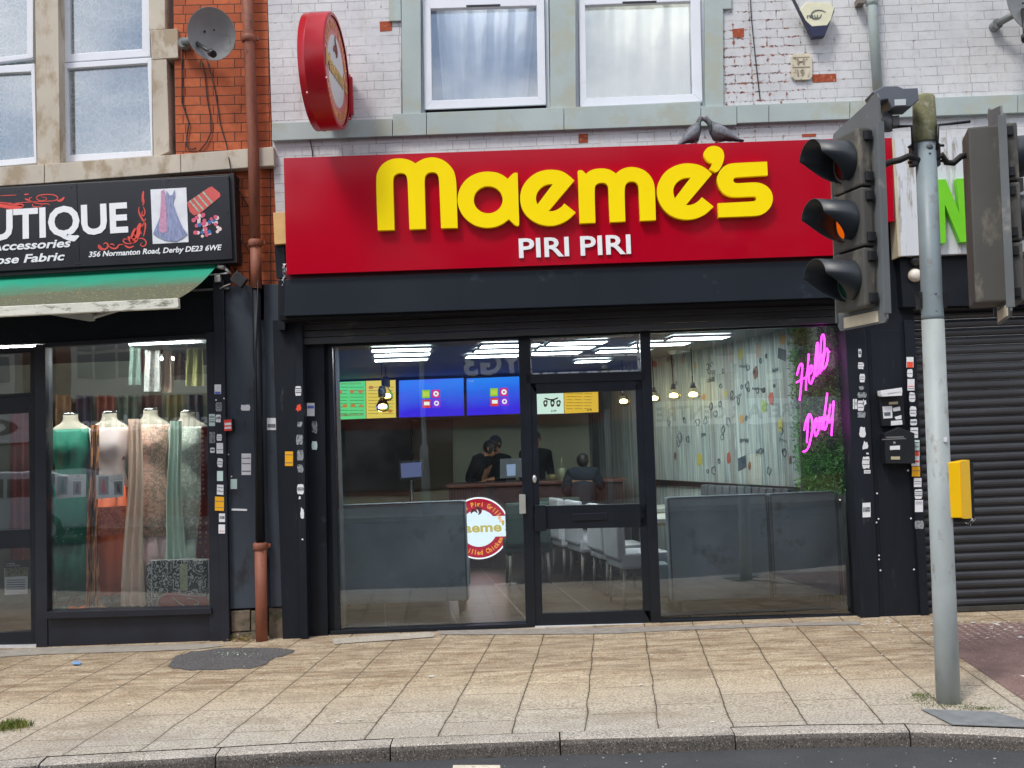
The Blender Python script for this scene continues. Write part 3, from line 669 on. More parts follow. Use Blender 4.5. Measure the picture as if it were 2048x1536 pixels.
g = MB(); g.quad([(660,690),(1040,673),(1054,1250),(677,1266)], FY+.03, .01)
part('pane', g, SHOPGLASS, sf)
g = MB(); g.quad([(1296,668),(1686,650),(1719,1236),(1320,1246)], FY+.03, .01); part('pane', g, SHOPGLASS, sf)
g = MB(); g.quad([(1056,676),(1282,664),(1284,748),(1058,754)], FY+.03, .01); part('pane', g, SHOPGLASS, sf)
mb = MB()   # scraped white tape round the transom light
for q in ([(1059,680),(1275,669),(1275,672),(1059,684)], [(1061,746),(1279,739),(1279,743),(1061,750)], [(1059,680),(1063,680),(1064,750),(1060,750)], [(1272,669),(1277,669),(1281,742),(1276,742)], [(1061,711),(1276,708),(1276,711),(1061,714)]): mb.quad(q, FY+.026, .003)
part('tape_residue', mb, MAT('scraped_white_tape', S(196,200,204), .6, dirt=S(70,78,88), dscale=26, dth=.5), sf)
dm = MB(); DY = FY-.01
L_ = [((1058,766),(1073,766),(1086,1257),(1070,1257)), ((1270,757),(1286,757),(1305,1250),(1288,1250)), ((1058,766),(1286,757),(1286,780),(1058,788)), ((1068,1228),(1303,1220),(1304,1250),(1070,1257)), ((1066,1012),(1298,1007),(1300,1054),(1068,1059))]
for q in L_: dm.quad(q, DY, .05, .003)
do = prw('glazed_door', dm, FRAME)
g = MB(); g.quad([(1070,784),(1274,776),(1292,1225),(1084,1232)], DY+.025, .008); part('pane', g, SHOPGLASS, do)
g = MB(); g.quad([(1144,1028),(1214,1025),(1215,1039),(1145,1042)], DY-.012, .014, .004); part('letter_plate', g, FRAME, do)
g = MB(); g.quad([(1069,1010),(1091,1010),(1093,1062),(1071,1063)], DY-.03, .032, .005); part('door_handle', g, FRAME, do)
g = MB(); g.lathe([(0,.012),(.014,.012),(.018,.004),(.018,0)], Matrix.Translation(at(1069,958,DY)) @ Matrix.Rotation(PI/2,4,'X') @ Matrix.Diagonal((1,1.9,1,1))); part('door_lock', g, MAT('chrome', S(210,212,214), .3, metal=.8), do)
g = MB(); g.quad([(1070,1253),(1304,1247),(1306,1250.5),(1070,1257.5)], DY-.03, .07); part('threshold', g, MAT('bright_threshold_2', S(220,222,226), .4, metal=.2), do)
g = MB(); g.quad([(1038,989),(1051,989),(1052,1027),(1039,1028)], FY-.045, .03, .004); prw('keyswitch_box', g, MAT('grey_switch_box', S(150,152,148), .5))
# roller shutter box and the shutter pulled up behind it
mb = MB(); mb.quad([(569,559),(1700,519),(1700,594),(569,632)], -.30, .34, .004); prw('shutter_box', mb, BOXGREY)
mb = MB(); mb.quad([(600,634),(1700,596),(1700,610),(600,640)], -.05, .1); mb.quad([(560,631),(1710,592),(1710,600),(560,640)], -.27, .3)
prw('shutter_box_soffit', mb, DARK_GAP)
mb = MB()
for k in range(4):
    y0, y1 = 634+14*k, 647+14*k
    a, b2 = 606, 1689
    mb.quad([(a,y0),(b2,y0-44),(b2,y1-44),(a,y1)], -.03-.002*(k % 2), .05, .005)
lone('shop_shutter', mb, SLAT, 'rolled up dark grey shutter curtain showing under the anthracite box above the shop window', 'shutter')
# ------------------------------------------------------------ red shop sign
SY = -.34
sg = thing('shop_sign', "long glossy red shop sign with raised yellow lettering above the glazed shopfront", 'sign', at(1120, 540, -.2))
mb = MB(); mb.quad([(567,316),(1728,275.5),(1728,508.5),(573,549)], SY, .03, .002); part('sign_panel', mb, RED_GLOSS, sg)
mb = MB(); mb.quad([(573,320),(1724,279),(1724,505),(578,545)], SY+.032, .29); mb.quad([(572,549),(1700,509),(1700,522),(572,562)], SY+.06, .2)
part('sign_tray', mb, MAT('dark_red_return', S(70,10,24), .35), sg)
def A_(P): return [(740+x/6.4, 280+y/6.4) for x, y in P]
def B_(P): return [(1020+x/6.4, 280+y/6.4) for x, y in P]
def C_(P): return [(1280+x/6.4, 280+y/6.4) for x, y in P]
def ell(cx, cy, rx, ry, n=40): return [(cx+rx*math.cos(2*PI*k/n), cy+ry*math.sin(2*PI*k/n)) for k in range(n)]
sl = smooth_loop
LET = [
 ([A_(sl([(110,1170),(96,850),(88,560),(95,440),(150,345),(220,290),(300,260),(395,252),(480,265),(545,290),(588,318),(640,285),(700,255),(800,238),(880,250),(960,285),(1030,345),(1082,420),(1105,520),(1114,700),(1125,1138),(915,1142),(897,700),(888,510),(870,455),(840,432),(800,427),(755,435),(718,463),(703,520),(709,760),(720,1150),(513,1158),(497,760),(488,530),(472,470),(445,445),(400,438),(355,445),(315,475),(302,530),(308,760),(320,1165)], keep=(0,10,20,21,31,32,42)))]),
 ([A_(sl([(1765,515),(1700,465),(1620,432),(1505,420),(1400,433),(1300,473),(1220,535),(1160,620),(1130,710),(1123,800),(1138,880),(1178,965),(1250,1045),(1340,1105),(1440,1133),(1530,1138),(1620,1122),(1700,1087),(1778,1028),(1850,1100),(1880,1113),(1903,1110),(1911,1090),(1900,780),(1890,440),(1870,435),(1845,438),(1820,455)], keep=(0,18,24))), A_(ell(1515,780,184,174))]),
 ([B_(sl([(820,535),(760,480),(690,430),(620,405),(530,397),(440,403),(350,430),(270,480),(200,550),(150,635),(130,720),(130,800),(150,890),(200,975),(280,1045),(370,1090),(470,1112),(560,1110),(660,1082),(750,1030),(838,943),(692,828),(660,870),(600,910),(540,928),(490,925)], keep=(0,20,21,25))), B_(sl([(545,582),(490,580),(430,600),(380,640),(345,690),(330,750),(335,800),(350,842)], keep=(0,7)))]),
 ([B_(sl([(888,1080),(876,750),(865,415),(880,405),(910,403),(930,412),(968,452),(1010,415),(1080,388),(1170,380),(1240,388),(1300,412),(1350,447),(1400,405),(1470,372),(1550,362),(1640,375),(1720,410),(1780,465),(1825,540),(1845,620),(1852,800),(1858,1040),(1660,1048),(1648,800),(1640,620),(1622,575),(1590,550),(1545,545),(1500,555),(1472,590),(1460,640),(1463,850),(1470,1055),(1275,1065),(1262,850),(1255,630),(1240,590),(1210,567),(1165,562),(1120,570),(1090,595),(1078,640),(1082,850),(1090,1072)], keep=(0,2,6,12,22,23,33,34,44)))]),
 ([C_(sl([(910,452),(850,395),(780,350),(700,325),(600,315),(510,325),(420,355),(330,410),(265,485),(225,570),(209,660),(213,740),(240,825),(290,900),(360,968),(450,1013),(560,1035),(660,1030),(750,1005),(840,957),(930,868),(780,748),(740,795),(690,830),(630,850),(575,850)], keep=(0,20,21,25))), C_(sl([(635,500),(580,498),(520,515),(470,550),(430,600),(414,660),(420,715),(435,764)], keep=(0,7)))]),
 ([C_(sl([(955,437),(875,388),(900,350),(912,318),(870,305),(830,270),(806,215),(813,160),(850,118),(900,98),(950,94),(1010,113),(1052,155),(1066,215),(1060,275),(1035,345),(1000,405)], keep=(1,3)))]),
 ([C_(sl([(1610,295),(1620,470),(1230,492),(1195,500),(1178,532),(1190,562),(1230,572),(1440,558),(1520,565),(1600,600),(1655,655),(1684,730),(1682,810),(1652,880),(1600,937),(1530,975),(1450,987),(993,1003),(985,825),(1430,803),(1465,790),(1478,765),(1465,742),(1430,737),(1200,748),(1120,735),(1050,697),(1000,632),(974,550),(978,480),(1010,410),(1060,355),(1130,322),(1220,312)], keep=(0,1,17,18)))])]
for L in LET:
    mb = MB(); shape(mb, L, SY-.012, .045); part('letter', mb, YELLOW_L, sg)
mb = MB()
ptext(mb, 'PIRI', (1038.5,516.5), (1138.5,512.7), 39.5, SY-.004, .012, bold=.018); part('small_lettering', mb, WHITE_L, sg)
mb = MB(); ptext(mb, 'PIRI', (1161.5,511.9), (1262,508), 39.5, SY-.004, .012, bold=.018); part('small_lettering', mb, WHITE_L, sg)
mb = MB(); mb.quad([(1764,276),(1784,275.5),(1789,443),(1768,443)], -.2, .18, .003)
lone('red_side_panel', mb, RED_GLOSS, 'narrow red panel between the traffic signal head and the white sign with the green letter', 'panel')
# cream box and ragged foil beside the sign
mb = MB(); mb.quad([(546,425),(570,424),(572,487),(549,489)], -.16, .16, .004); lone('cream_junction_box', mb, MAT('cream_box', S(222,178,118), .6), 'cream timber block beside the left edge of the red sign', 'block')
mb = MB(); mb.quad([(549,491),(568,490),(572,555),(553,556)], -.12, .12); prw('black_return', mb, NAVY)
mb = MB(); R = random.Random(5)
for k in range(16):
    p = at(571-k*.45+R.gauss(0,1.5), 533+k*2.6, -.2); r = R.uniform(.008,.02)
    mb.face([p+Vector((R.uniform(-r,r), R.uniform(-r,r), R.uniform(-r*1.6,r*1.6))) for _ in range(4)])
lone('torn_tape', mb, MAT('torn_silver_tape', S(200,206,210), .4), 'torn silvery tape hanging at the left end of the dark shutter box', 'tape')

# ------------------------------------------------------------ round projecting sign
c3 = at(650, 145, -.52); rr = .462
ps = thing('projecting_sign', 'round red double-sided sign sticking out from the white brick wall', 'sign', at(695, 200, -.02))
xl, xr = at(603, 110, c3.y-rr*.9).x, at(657, 110, c3.y-rr*.9).x
Mx = lambda x: Matrix.Translation((x, c3.y, c3.z)) @ Matrix.Rotation(math.radians(-3), 4, 'Z') @ Matrix.Rotation(PI/2, 4, 'Y')
SIGNRED = MAT('red_sign_rim', S(176,8,30), .3, var=.06, scale=2)
mb = MB(); wdt = xr-xl; mb.lathe([(rr-.02,0),(rr,0),(rr,.05),(rr+.004,.052),(rr+.004,.056),(rr,.058),(rr,wdt-.01),(rr-.006,wdt),(rr-.03,wdt)], Mx(xl), 64); part('drum_rim', mb, SIGNRED, ps)
mb = MB(); mb.lathe([(0,.012),(rr-.02,.012)], Mx(xl), 64, False); part('back_face', mb, SIGNRED, ps)
mb = MB(); mb.lathe([(rr-.03,wdt-.012),(rr*.62,wdt-.012)], Mx(xl), 64, False); part('red_ring_face', mb, MAT('faded_red_face', S(206,96,92), .3, var=.1, scale=6), ps)
WF = MAT('white_sign_face', S(206,204,208), .3, var=.05, scale=4)
mb = MB(); mb.lathe([(rr*.62,wdt-.012),(0,wdt-.012)], Mx(xl), 64, False)
fp = part('white_face', mb, WF, ps)
def on_face(u, v, lift=.003): return (Mx(xl) @ Vector((-v, u, wdt-.012+lift)))
def arc_text(mb, s, fn, r, a0, a1, h, inward=False, bold=.01, depth=.002):
    n = len(s)
    for i, ch in enumerate(s):
        if ch == ' ': continue
        a = a0+(a1-a0)*(i+.5)/n; w_ = abs(a1-a0)/n*r*.42
        er = Vector((math.sin(a), math.cos(a))); et = Vector((math.cos(a), -math.sin(a)))
        if inward: er, et = -er, -et
        c = Vector((math.sin(a), math.cos(a)))*r
        if ch in 'iIl': w_ *= .35
        low = ch in 'aceimnorsuvwxz'
        bl, br = c-et*w_-er*h/2, c+et*w_-er*h/2
        tl = bl+er*h
        text(mb, ch, fn(*bl), fn(*br), fn(*tl), None, depth, bold)
mb = MB(); arc_text(mb, 'Piri Piri Grilled', on_face, rr*.78, -1.25, 1.25, .075); GLT = MAT('gold_lettering', S(236,170,90), .4); part('ring_lettering', mb, GLT, ps); mb = MB(); arc_text(mb, 'Grilled Chicken', on_face, rr*.78, PI+1.1, PI-1.1, .075, True)
part('ring_lettering', mb, GLT, ps)
mb = MB(); text(mb, "Maeme's", on_face(-.36,-.07), on_face(.38,-.07), on_face(-.36,.07), None, .003, .03); part('name_lettering', mb, MAT('dull_gold_lettering', S(206,160,80), .4), ps)
def flame(mb, fn, k=1.0):
    for P in ([(-.02,.30),(-.035,.24),(.0,.19),(.02,.15),(.0,.11),(.045,.13),(.06,.18),(.03,.22),(-.005,.24),(-.012,.27)], [(-.09,.15),(-.06,.2),(-.02,.2),(.0,.16),(.0,.13),(-.03,.165),(-.06,.155),(-.075,.13)]):
        me = curve_mesh([sl([(a*k, b*k) for a, b in P], it=2)], .003); mb.add(me, lambda c: fn(c.x, c.y, .004+c.z)); bpy.data.meshes.remove(me)
mb = MB(); flame(mb, lambda x, y, z: on_face(x, y, z)); part('flame_mark', mb, MAT('dark_red_mark', S(130,20,40), .5), ps)
mb = MB(); mb.quad([(690,147),(700,148),(702,240),(692,240)], -.03, .03, .003); mb.box(xr-.02, xr+.045, -.07, -.03, c3.z-.2, c3.z+.12)
bp = part('wall_plate', mb, SIGNRED, ps)
PRV = MAT('pale_rivet', S(236,190,190), .4)
for x, y, yy0 in ((695.5,151,-.031),(696,171,-.031),(697,194,-.031),(697.5,216,-.031),(699,237,-.031),(653,155,c3.y-rr*.985),(614,185,c3.y-rr*.985)):
    mb = MB(); mb.lathe([(0,.004),(.006,.003),(.008,0)], Matrix.Translation(at(x,y,yy0)) @ Matrix.Rotation(PI/2,4,'X'), 10); part('rivet', mb, PRV, bp)
mb = MB(); mb.tube([at(677,262,-.3), at(679,280,-.06), at(683,292,-.03), at(686,312,-.03)], .004, 6); lone('sign_cable', mb, MAT('grey_white_cable', S(190,190,186), .5), 'thin pale cable hanging from the round red sign down to the long red sign', 'cable')

# ------------------------------------------------------------ boutique sign and awning
bs = thing('boutique_sign', 'black shop sign with white lettering, red scrolls and a dress picture over the green awning', 'sign', at(230, 530, 0))
BY = -.16
SIGNB = MAT('black_sign_panel', S(30,32,38), .22, var=.15, scale=2, spec=.6, dirt=S(52,54,58), dscale=3, dth=.62, stretch=(2,1,.3))
mb = MB(); mb.quad([(-700,421),(153,366.5),(160,533.5),(-700,582)], BY, .04, .003); mb.quad([(153.8,366.4),(457,351),(465,518),(160.6,533.4)], BY, .04, .003); part('sign_panel', mb, SIGNB, bs)
mb = MB(); mb.quad([(-700,416),(468,347),(474,525),(-700,594)], BY+.03, .16, .003); part('sign_tray', mb, BLACKPL, bs)
TY = BY-.003
mb = MB()
text(mb, 'BO', at(-180,492,TY), at(-37,487.5,TY), at(-181,431,TY), at(-38,425,TY), .003, .012)
text(mb, 'UTIQUE', at(-25.6,482.5,TY), at(256.8,464.8,TY), at(-25.6,421.8,TY), at(254.5,404.5,TY), .003, .03)
part('main_lettering', mb, WHITE_L, bs)
for a_ in (('& Accessories', (-48,504), (142,494), 17.5), ('& Loose Fabric', (-74,533), (130,520.5), 17), ('356 Normanton Road, Derby DE23 6WE', (177.5,514.5), (444,500), 11.2)):
    mb = MB(); ptext(mb, *a_, TY, .003, .024, .22); part('small_lettering', mb, WHITE_L, bs)
def stroke(mb, pts, w0, w1, Y, th=.003, it=3):           # tapering brush stroke on a picture path
    for _ in range(it):
        q = [pts[0]]
        for a, b2 in zip(pts, pts[1:]): q += [(a[0]*.75+b2[0]*.25, a[1]*.75+b2[1]*.25), (a[0]*.25+b2[0]*.75, a[1]*.25+b2[1]*.75)]
        pts = q+[pts[-1]]
    W = [at(*p, Y) for p in pts]; n = len(W); prev = None
    for i, p in enumerate(W):
        d = W[min(i+1,n-1)]-W[max(i-1,0)]; d.y = 0
        if d.length < 1e-7: continue
        d.normalize(); k = Vector((-d.z, 0, d.x)); f = i/(n-1); wd = (w0+(w1-w0)*f)*(.25+.75*math.sin(PI*min(max(f,.04),.96)))
        r = [p+k*wd, p-k*wd, p-k*wd+Vector((0,th,0)), p+k*wd+Vector((0,th,0))]
        r = [mb.bm.verts.new(q) for q in r]
        if prev:
            for a in range(4): mb._f([prev[a], prev[(a+1)%4], r[(a+1)%4], r[a]])
        prev = r
    return mb
def c7(P): return [(x/6.827, 360+y/6.827) for x, y in P]
CORAL = MAT('coral_scroll', S(226,82,72), .4)
for P, w0, w1 in (([(-500,330),(-200,330),(0,345),(150,375),(250,370),(330,345),(200,330),(-100,300)], .02, .012), ([(-100,300),(100,330),(300,305),(450,300),(600,290),(760,285),(800,240),(740,200),(620,195),(520,210),(490,250),(540,290),(640,270),(640,240),(560,230)], .004, .004),
    ([(450,320),(440,360),(520,370),(580,350)], .004,.003), ([(460,310),(560,330),(650,320),(680,345)], .005,.003), ([(780,280),(830,285),(880,235)], .008,.012), ([(440,235),(390,250),(420,300)], .004,.004), ([(340,255),(400,280),(440,300)], .008,.004),
    ([(0,215),(120,210),(230,205)], .003,.003), ([(330,198),(400,193)], .008,.002),
    ([(1960,150),(1945,240),(1965,300),(1950,350)], .012,.006), ([(1935,260),(1960,330)], .006,.004), ([(1900,365),(1890,430),(1930,520),(1985,590),(1985,660),(1960,770)], .006,.008), ([(1955,365),(1985,430),(1960,500),(1930,470),(1950,420)], .005,.004), ([(1990,520),(1960,600),(1920,660),(1930,740)], .005,.004),
    ([(1915,590),(1900,660),(1870,750),(1800,850)], .02,.03), ([(1850,660),(1820,760),(1790,850)], .02,.02), ([(1750,770),(1780,820),(1800,860)], .016,.012), ([(1880,800),(1850,830),(1810,860)], .014,.01),
    ([(1800,870),(1720,870),(1680,840),(1690,800),(1740,810)], .006,.005), ([(1850,810),(1930,790),(1990,820),(2000,880),(1950,915),(1910,880),(1940,850)], .006,.004), ([(1350,880),(1400,950),(1460,940),(1480,880),(1440,850),(1410,880)], .008,.005), ([(1480,900),(1540,940),(1600,930),(1620,880),(1690,880)], .008,.005), ([(1500,880),(1540,870),(1560,900)], .006,.004), ([(1700,890),(1760,930),(1830,900)], .008,.006), ([(1340,890),(1350,930),(1400,960)], .006,.006)):
    mb = MB(); stroke(mb, c7(P), w0, w1, TY); part('scroll', mb, CORAL, bs)
mb = MB(); mb.quad([(301,379),(372.5,375),(377,484),(305.5,488)], TY, .003)
pic = part('dress_picture', mb, MAT('picture_white', S(226,228,234), .4), bs)
mb = MB(); shape(mb, [[(333,381),(339,391),(345,390),(349,379),(350,392),(346,406),(354,430),(366,456),(375,468),(366,476),(352,483),(330,481),(312,472),(306,467),(316,444),(327,416),(331,400)]], TY-.004, .002); part('printed_dress', mb, MAT('printed_lilac_blue', S(140,148,184), .5, var=.35, scale=40, stretch=(3,1,.4)), pic)
mb = MB(); shape(mb, [[(322,383),(328,379),(331,396),(333,420),(334,462),(328,467),(318,462),(320,430),(322,400)]], TY-.006, .002); part('printed_shawl', mb, MAT('printed_pink', S(196,146,176), .5, var=.2, scale=40), pic)
mb = MB(); R = random.Random(3)
shape(mb, [[(374,405),(418,375),(424,373),(440,386),(441,393),(400,427),(388,431),(380,424)]], TY, .002); part('folded_cloths', mb, MAT('cloth_print_red', S(206,90,86), .5), bs)
mb = MB()
for k, c in enumerate(((386,397),(395,391),(404,384),(378,402))):
    x, y = c; mb.quad([(x,y),(x+2.4,y-1.6),(x+22,y+21),(x+19.6,y+23)], TY-.003, .002)
part('cloth_stripes', mb, MAT('cloth_print_green', S(150,190,170), .5, var=.4, scale=60), bs)
for nm, cl, n in (('pink_buttons', S(214,90,120), 16), ('pale_buttons', S(226,206,206), 22), ('blue_buttons', S(50,110,170), 5)):
    for k in range(n):
        a = R.uniform(0, 2*PI); q = math.sqrt(R.random()); p = at(412+30*q*math.cos(a), 454+24*q*math.sin(a)-2, TY-.001*R.random()-.001*(n < 20)); r = R.uniform(.013,.019)
        mb = MB(); mb.lathe([(0,.001),(r,.001),(r,0)], Matrix.Translation(p) @ Matrix.Rotation(PI/2,4,'X'), 14, False); part('printed_button', mb, bpy.data.materials.get(nm+'_colour') or MAT(nm+'_colour', cl, .5, var=.1), bs)
mb = MB()
for x, y in ((37,381),(143,374),(153,373),(337,360),(455,357),(44,535),(152,528),(160,527),(280,521),(378,517),(455,424)): mb.lathe([(0,.005),(.006,.003),(.007,0)], Matrix.Translation(at(x,y,BY)) @ Matrix.Rotation(PI/2,4,'X'), 8)
part('fixing_screws', mb, BLACKPL, bs)

aw = thing('awning', 'extended green fabric awning stained with moss, with a white front bar', 'awning', at(200, 560, -.05))
def fabric():
    m, t, b = nodes('green_awning_fabric'); L = t.links.new; v = coords(t); sp = t.nodes.new('ShaderNodeSeparateXYZ'); L(v, sp.inputs[0])
    n1 = noise(t, coords(t, (1,2.5,1)), 3, 6, .65); k = mul(t, ramp(t, sp.outputs[1], -.2, -.68), mul(t, n1, .55), 'ADD')
    c = mixc(t, ramp(t, noise(t, v, 2, 3), .3, .7), S(14,150,118), S(10,132,104)); c = mixc(t, ramp(t, k, .28, .85), c, S(84,88,66))
    c = mixc(t, mul(t, ramp(t, noise(t, v, 34, 5, .7), .6, .66), ramp(t, k, .6, .9)), c, S(176,158,76)); c = mixc(t, mul(t, ramp(t, noise(t, v, 60, 4, .7), .62, .68), ramp(t, k, .5, .8)), c, S(190,192,176))
    L(c, b.inputs['Base Color']); b.inputs['Roughness'].default_value = .7
    L(c, b.inputs['Emission Color']); b.inputs['Emission Strength'].default_value = 0
    return m
ya, yb = -.06, -.84; bar0, bar1 = at(-900, 668, yb), at(356.5, 606, yb); t0, t1 = at(-900, 605, ya), at(434, 531, ya)
bt1, bt0 = at(356.5, 597, yb), at(-900, 655, yb)
mb = MB(); mb.grid(lambda u, v: (t0.lerp(t1, u)).lerp(bt0.lerp(bt1, u), v)+Vector((0, 0, -.03*math.sin(PI*v)+.004*math.sin(u*60)*v)), 60, 10)
part('awning_fabric', mb, fabric(), aw)
mb = MB(); mb.quad([(-900,655),(356,596),(357,616),(-900,676)], yb-.02, .05, .006); part('front_bar', mb, MAT('dirty_white_bar', S(216,216,204), .5, dirt=S(120,122,104), dscale=9, dth=.52, stretch=(1,1,3)), aw)
mb = MB(); mb.tube([at(434,529,ya-.01), at(-900,603,ya-.01)], .035, 12); part('roller_tube', mb, MAT('green_roller', S(10,120,94), .6), aw)
mb = MB()
mb.hexa([at(95,629,yb+.02), at(180,643,-.5), at(190,642,-.46), at(105,628,yb+.06), at(95,626,yb+.02), at(180,628,-.5), at(190,627,-.46), at(105,622,yb+.06)])
mb.tube([at(186,634,-.48), at(300,600,-.1)], .018, 8)
part('folding_arm', mb, MAT('grey_white_arm', S(186,188,184), .5), aw)
mb = MB()
for p, q, r in (((436,533),(449,535),.02), ((449,535),(459,546),.014), ((440,548),(462,546),.008), ((405,549),(440,549),.008)): mb.tube([at(*p,-.1), at(*q,-.11)], r, 8)
mb.quad([(428,551),(440,550),(441,563),(429,564)], -.12, .04, .003)
part('end_bracket', mb, MAT('galvanised_bracket', S(160,160,156), .45, metal=.5, dirt=S(60,60,60), dscale=40), aw)
mb = MB(); mb.quad([(350,580),(458,575),(458,578),(350,583)], -.06, .05); part('lower_rail', mb, MAT('grey_rail', S(92,94,96), .5), aw)
fl = thing('floodlight', 'small black floodlight tilted beside the end of the green awning', 'floodlight', at(475, 560, -.05))
mb = MB(); mb.quad([(473,541),(494,558),(481,576),(459,560)], -.17, .06, .006); part('lamp_body', mb, BLACKPL, fl)
mb = MB(); mb.tube([at(478,548,-.12), at(470,540,-.06), at(468,535,0)], .008, 6); part('bracket', mb, BLACKPL, fl)
mb = MB(); mb.tube([at(461,568,-.12), at(450,572,-.1), at(440,577,-.08)], .006, 6); part('lamp_cable', mb, MAT('grey_flex', S(150,148,140), .6), fl)

# ------------------------------------------------------------ pipes, cables, dishes
dp = thing('drainpipe', 'brown cast iron drainpipe between the two buildings, its lower middle painted black', 'drainpipe', at(520, 1293, -.08))
PY = -.09
for P_, r_ in (([(488,-200),(498,90),(507,300),(510,480)],.047), ([(511,490),(513,577)],.047), ([(521,1090),(524,1296)],.05)): mb = MB(); mb.tube([at(a, b, PY) for a, b in P_], r_, 16); part('iron_pipe', mb, RUST, dp)
mb = MB(); mb.tube([at(512.5,577,PY), at(521,1085,PY)], .036, 16); part('black_section', mb, NAVY_WORN, dp)
for (x, y) in ((497,75),(510.5,484),(520.5,1090)):
    mb = MB(); mb.tube([at(x,y-5,PY), at(x,y-3,PY), at(x+.2,y+8,PY), at(x+.3,y+10,PY)], [.05,.06,.06,.05], 16); mb.quad([(x+8,y-2),(x+20,y-3),(x+20,y+5),(x+8,y+6)], PY+.02, .03, .004); part('pipe_collar', mb, RUST, dp)
wp = thing('downpipe', 'pale green painted downpipe on the white brick wall above the traffic signal', 'downpipe', at(1757, 200, -.06))
mb = MB(); mb.tube([at(1740,-200,-.07), at(1744,8,-.07), at(1757,205,-.07)], .042, 16); part('pipe', mb, GREEN_STONE, wp)
mb = MB(); mb.tube([at(1743,-6,-.07), at(1743.4,-3,-.07), at(1744,5,-.07), at(1745,12,-.07)], [.05,.058,.055,.044], 16); part('pipe_collar', mb, GREEN_STONE, wp)
mb = MB(); mb.tube([at(1757,203,-.07), at(1762,225,-.07)], .05, 16); mb.box(*(lambda p: (p.x-.1, p.x-.04, -.1, 0, p.z-.03, p.z+.02))(at(1736,3,-.05))); part('pipe_clip', mb, MAT('grey_clip', S(120,112,104), .6), wp)
def cable(pts, r, label, mat=CABLE, nm='cable'):
    P = [at(*p) if len(p) == 3 else at(p[0], p[1], -.015) for p in pts]; mb = MB(); mb.tube(P, r, 6); return lone(nm, mb, mat, label, 'cable')
cable([(363,90),(364,130),(364,205),(372,228),(378,246),(374,270),(373,293),(384,299),(392,296)], .006, 'black cable hanging in a bend from the left dish bracket over the red bricks')
cable([(403,120),(410,150),(414,195),(421,235),(422,265),(413,285),(398,303)], .005, 'thin black cable curving from under the left dish and back to the window jamb')
cable([(414,120),(430,180),(441,250),(453,290),(462,340,-.11),(480,385),(497,414,-.05)], .005, 'thin cable running from the left dish down past the stone band to the brown drainpipe')
cable([(1497,-60),(1503,40),(1510,110),(1520,198)], .0045, 'thin black cable running down the flaking white brick right of the upper windows')
cable([(620,280),(624,300),(626,318,-.03)], .005, 'short black cable above the left end of the long red sign')
cable([(478,478),(492,492),(500,506),(499,560),(502,700),(506,820),(514,880),(517,930),(508,985),(498,993)], .005, 'black cable running down the grey pier beside the black part of the drainpipe')
cable([(516,560,-.14),(511,700,-.13),(512,1080,-.15)], .005, 'straight black cable clipped in front of the black part of the drainpipe')

def dish(label, c, rad, nrm, armc, br):
    d = thing('satellite_dish', label, 'satellite dish', c)
    q = Vector(nrm).to_track_quat('Z', 'Y').to_matrix().to_4x4(); M = Matrix.Translation(c) @ q @ Matrix.Diagonal((1, 1.1, 1, 1))
    mb = MB(); mb.lathe([(0,0)]+[(rad*k/8, .16*rad*(k/8)**2*1.9) for k in range(1, 9)]+[(rad*1.015,.31*rad),(rad*1.01,.29*rad)]+[(rad*k/8, .16*rad*(k/8)**2*1.9-.008) for k in range(8, 0, -1)]+[(0,-.008)], M, 40)
    part('reflector', mb, MAT('grey_dish', S(128,130,130), .5, var=.12, scale=5, dirt=S(96,86,74), dscale=8, dth=.6), d)
    mb = MB(); mb.tube([br, c-Vector(nrm)*.05], .03, 10); mb.tube([br, br+Vector((0,.12,0))], .045, 10); part('mount', mb, MAT('grey_mount', S(120,124,124), .5), d)
    mb = MB(); mb.tube([armc[0], armc[1]], [.02,.014], 8); a = part('arm', mb, BLACKPL, d)
    mb = MB(); dr = (armc[1]-armc[0]).normalized(); mb.tube([armc[1], armc[1]+dr*.02, armc[1]+dr*.08], [.02,.032,.03], 12); part('receiver_head', mb, BLACKPL, a)
    mb = MB()
    for dx, dz in ((-.04,0),(.04,.01)): mb.lathe([(0,.012),(.008,.01),(.01,0)], Matrix.Translation(c+Vector((dx,-.03,dz+.02))) @ q, 8)
    part('bolts', mb, BLACKPL, d)
c = at(421, 70, -.24)
dish('grey satellite dish with a black arm, on the red brick beside the window', c, .195, (.42,-.88,-.2), (at(390,84,-.25), at(420,104,-.5)), at(366,84,-.1))
c = at(2052, 14, -.25)
dish('dark grey satellite dish cut off by the top right picture corner', c, .25, (.25,-.9,.1), (at(2046,20,-.3), at(2050,70,-.55)), at(1996,47,-.08))

ab = thing('alarm_box', 'cream and navy burglar alarm box high on the flaking white brick', 'alarm', at(1635, 45, -.01))
mb = MB(); shape(mb, [[(1609,11),(1655,11),(1664,22),(1657,45),(1650,55),(1621,57),(1609,46),(1597,24)]], -.06, .05, bev=.004); part('cover', mb, MAT('cream_plastic', S(222,220,190), .4), ab)
mb = MB(); shape(mb, [[(1596,25),(1609,50),(1621,58),(1650,56),(1664,24),(1664,28),(1645,77),(1622,79)]], -.05, .06, bev=.003); part('base', mb, MAT('navy_plastic', S(26,32,66), .4), ab)
mb = MB(); ptext(mb, 'mu', (1614,36), (1636,35), 8.5, -.117, .002, .0)
stroke(mb, [(1652,24),(1640,19),(1626,22),(1621,32),(1628,38),(1640,36),(1643,28)], .004, .006, -.119); part('logo', mb, MAT('grey_print', S(90,98,98), .5), ab)
wpq = thing('wall_plaque', 'small square cast plaque with rounded corners on the white brick below the alarm box', 'plaque', at(1602, 135, 0))
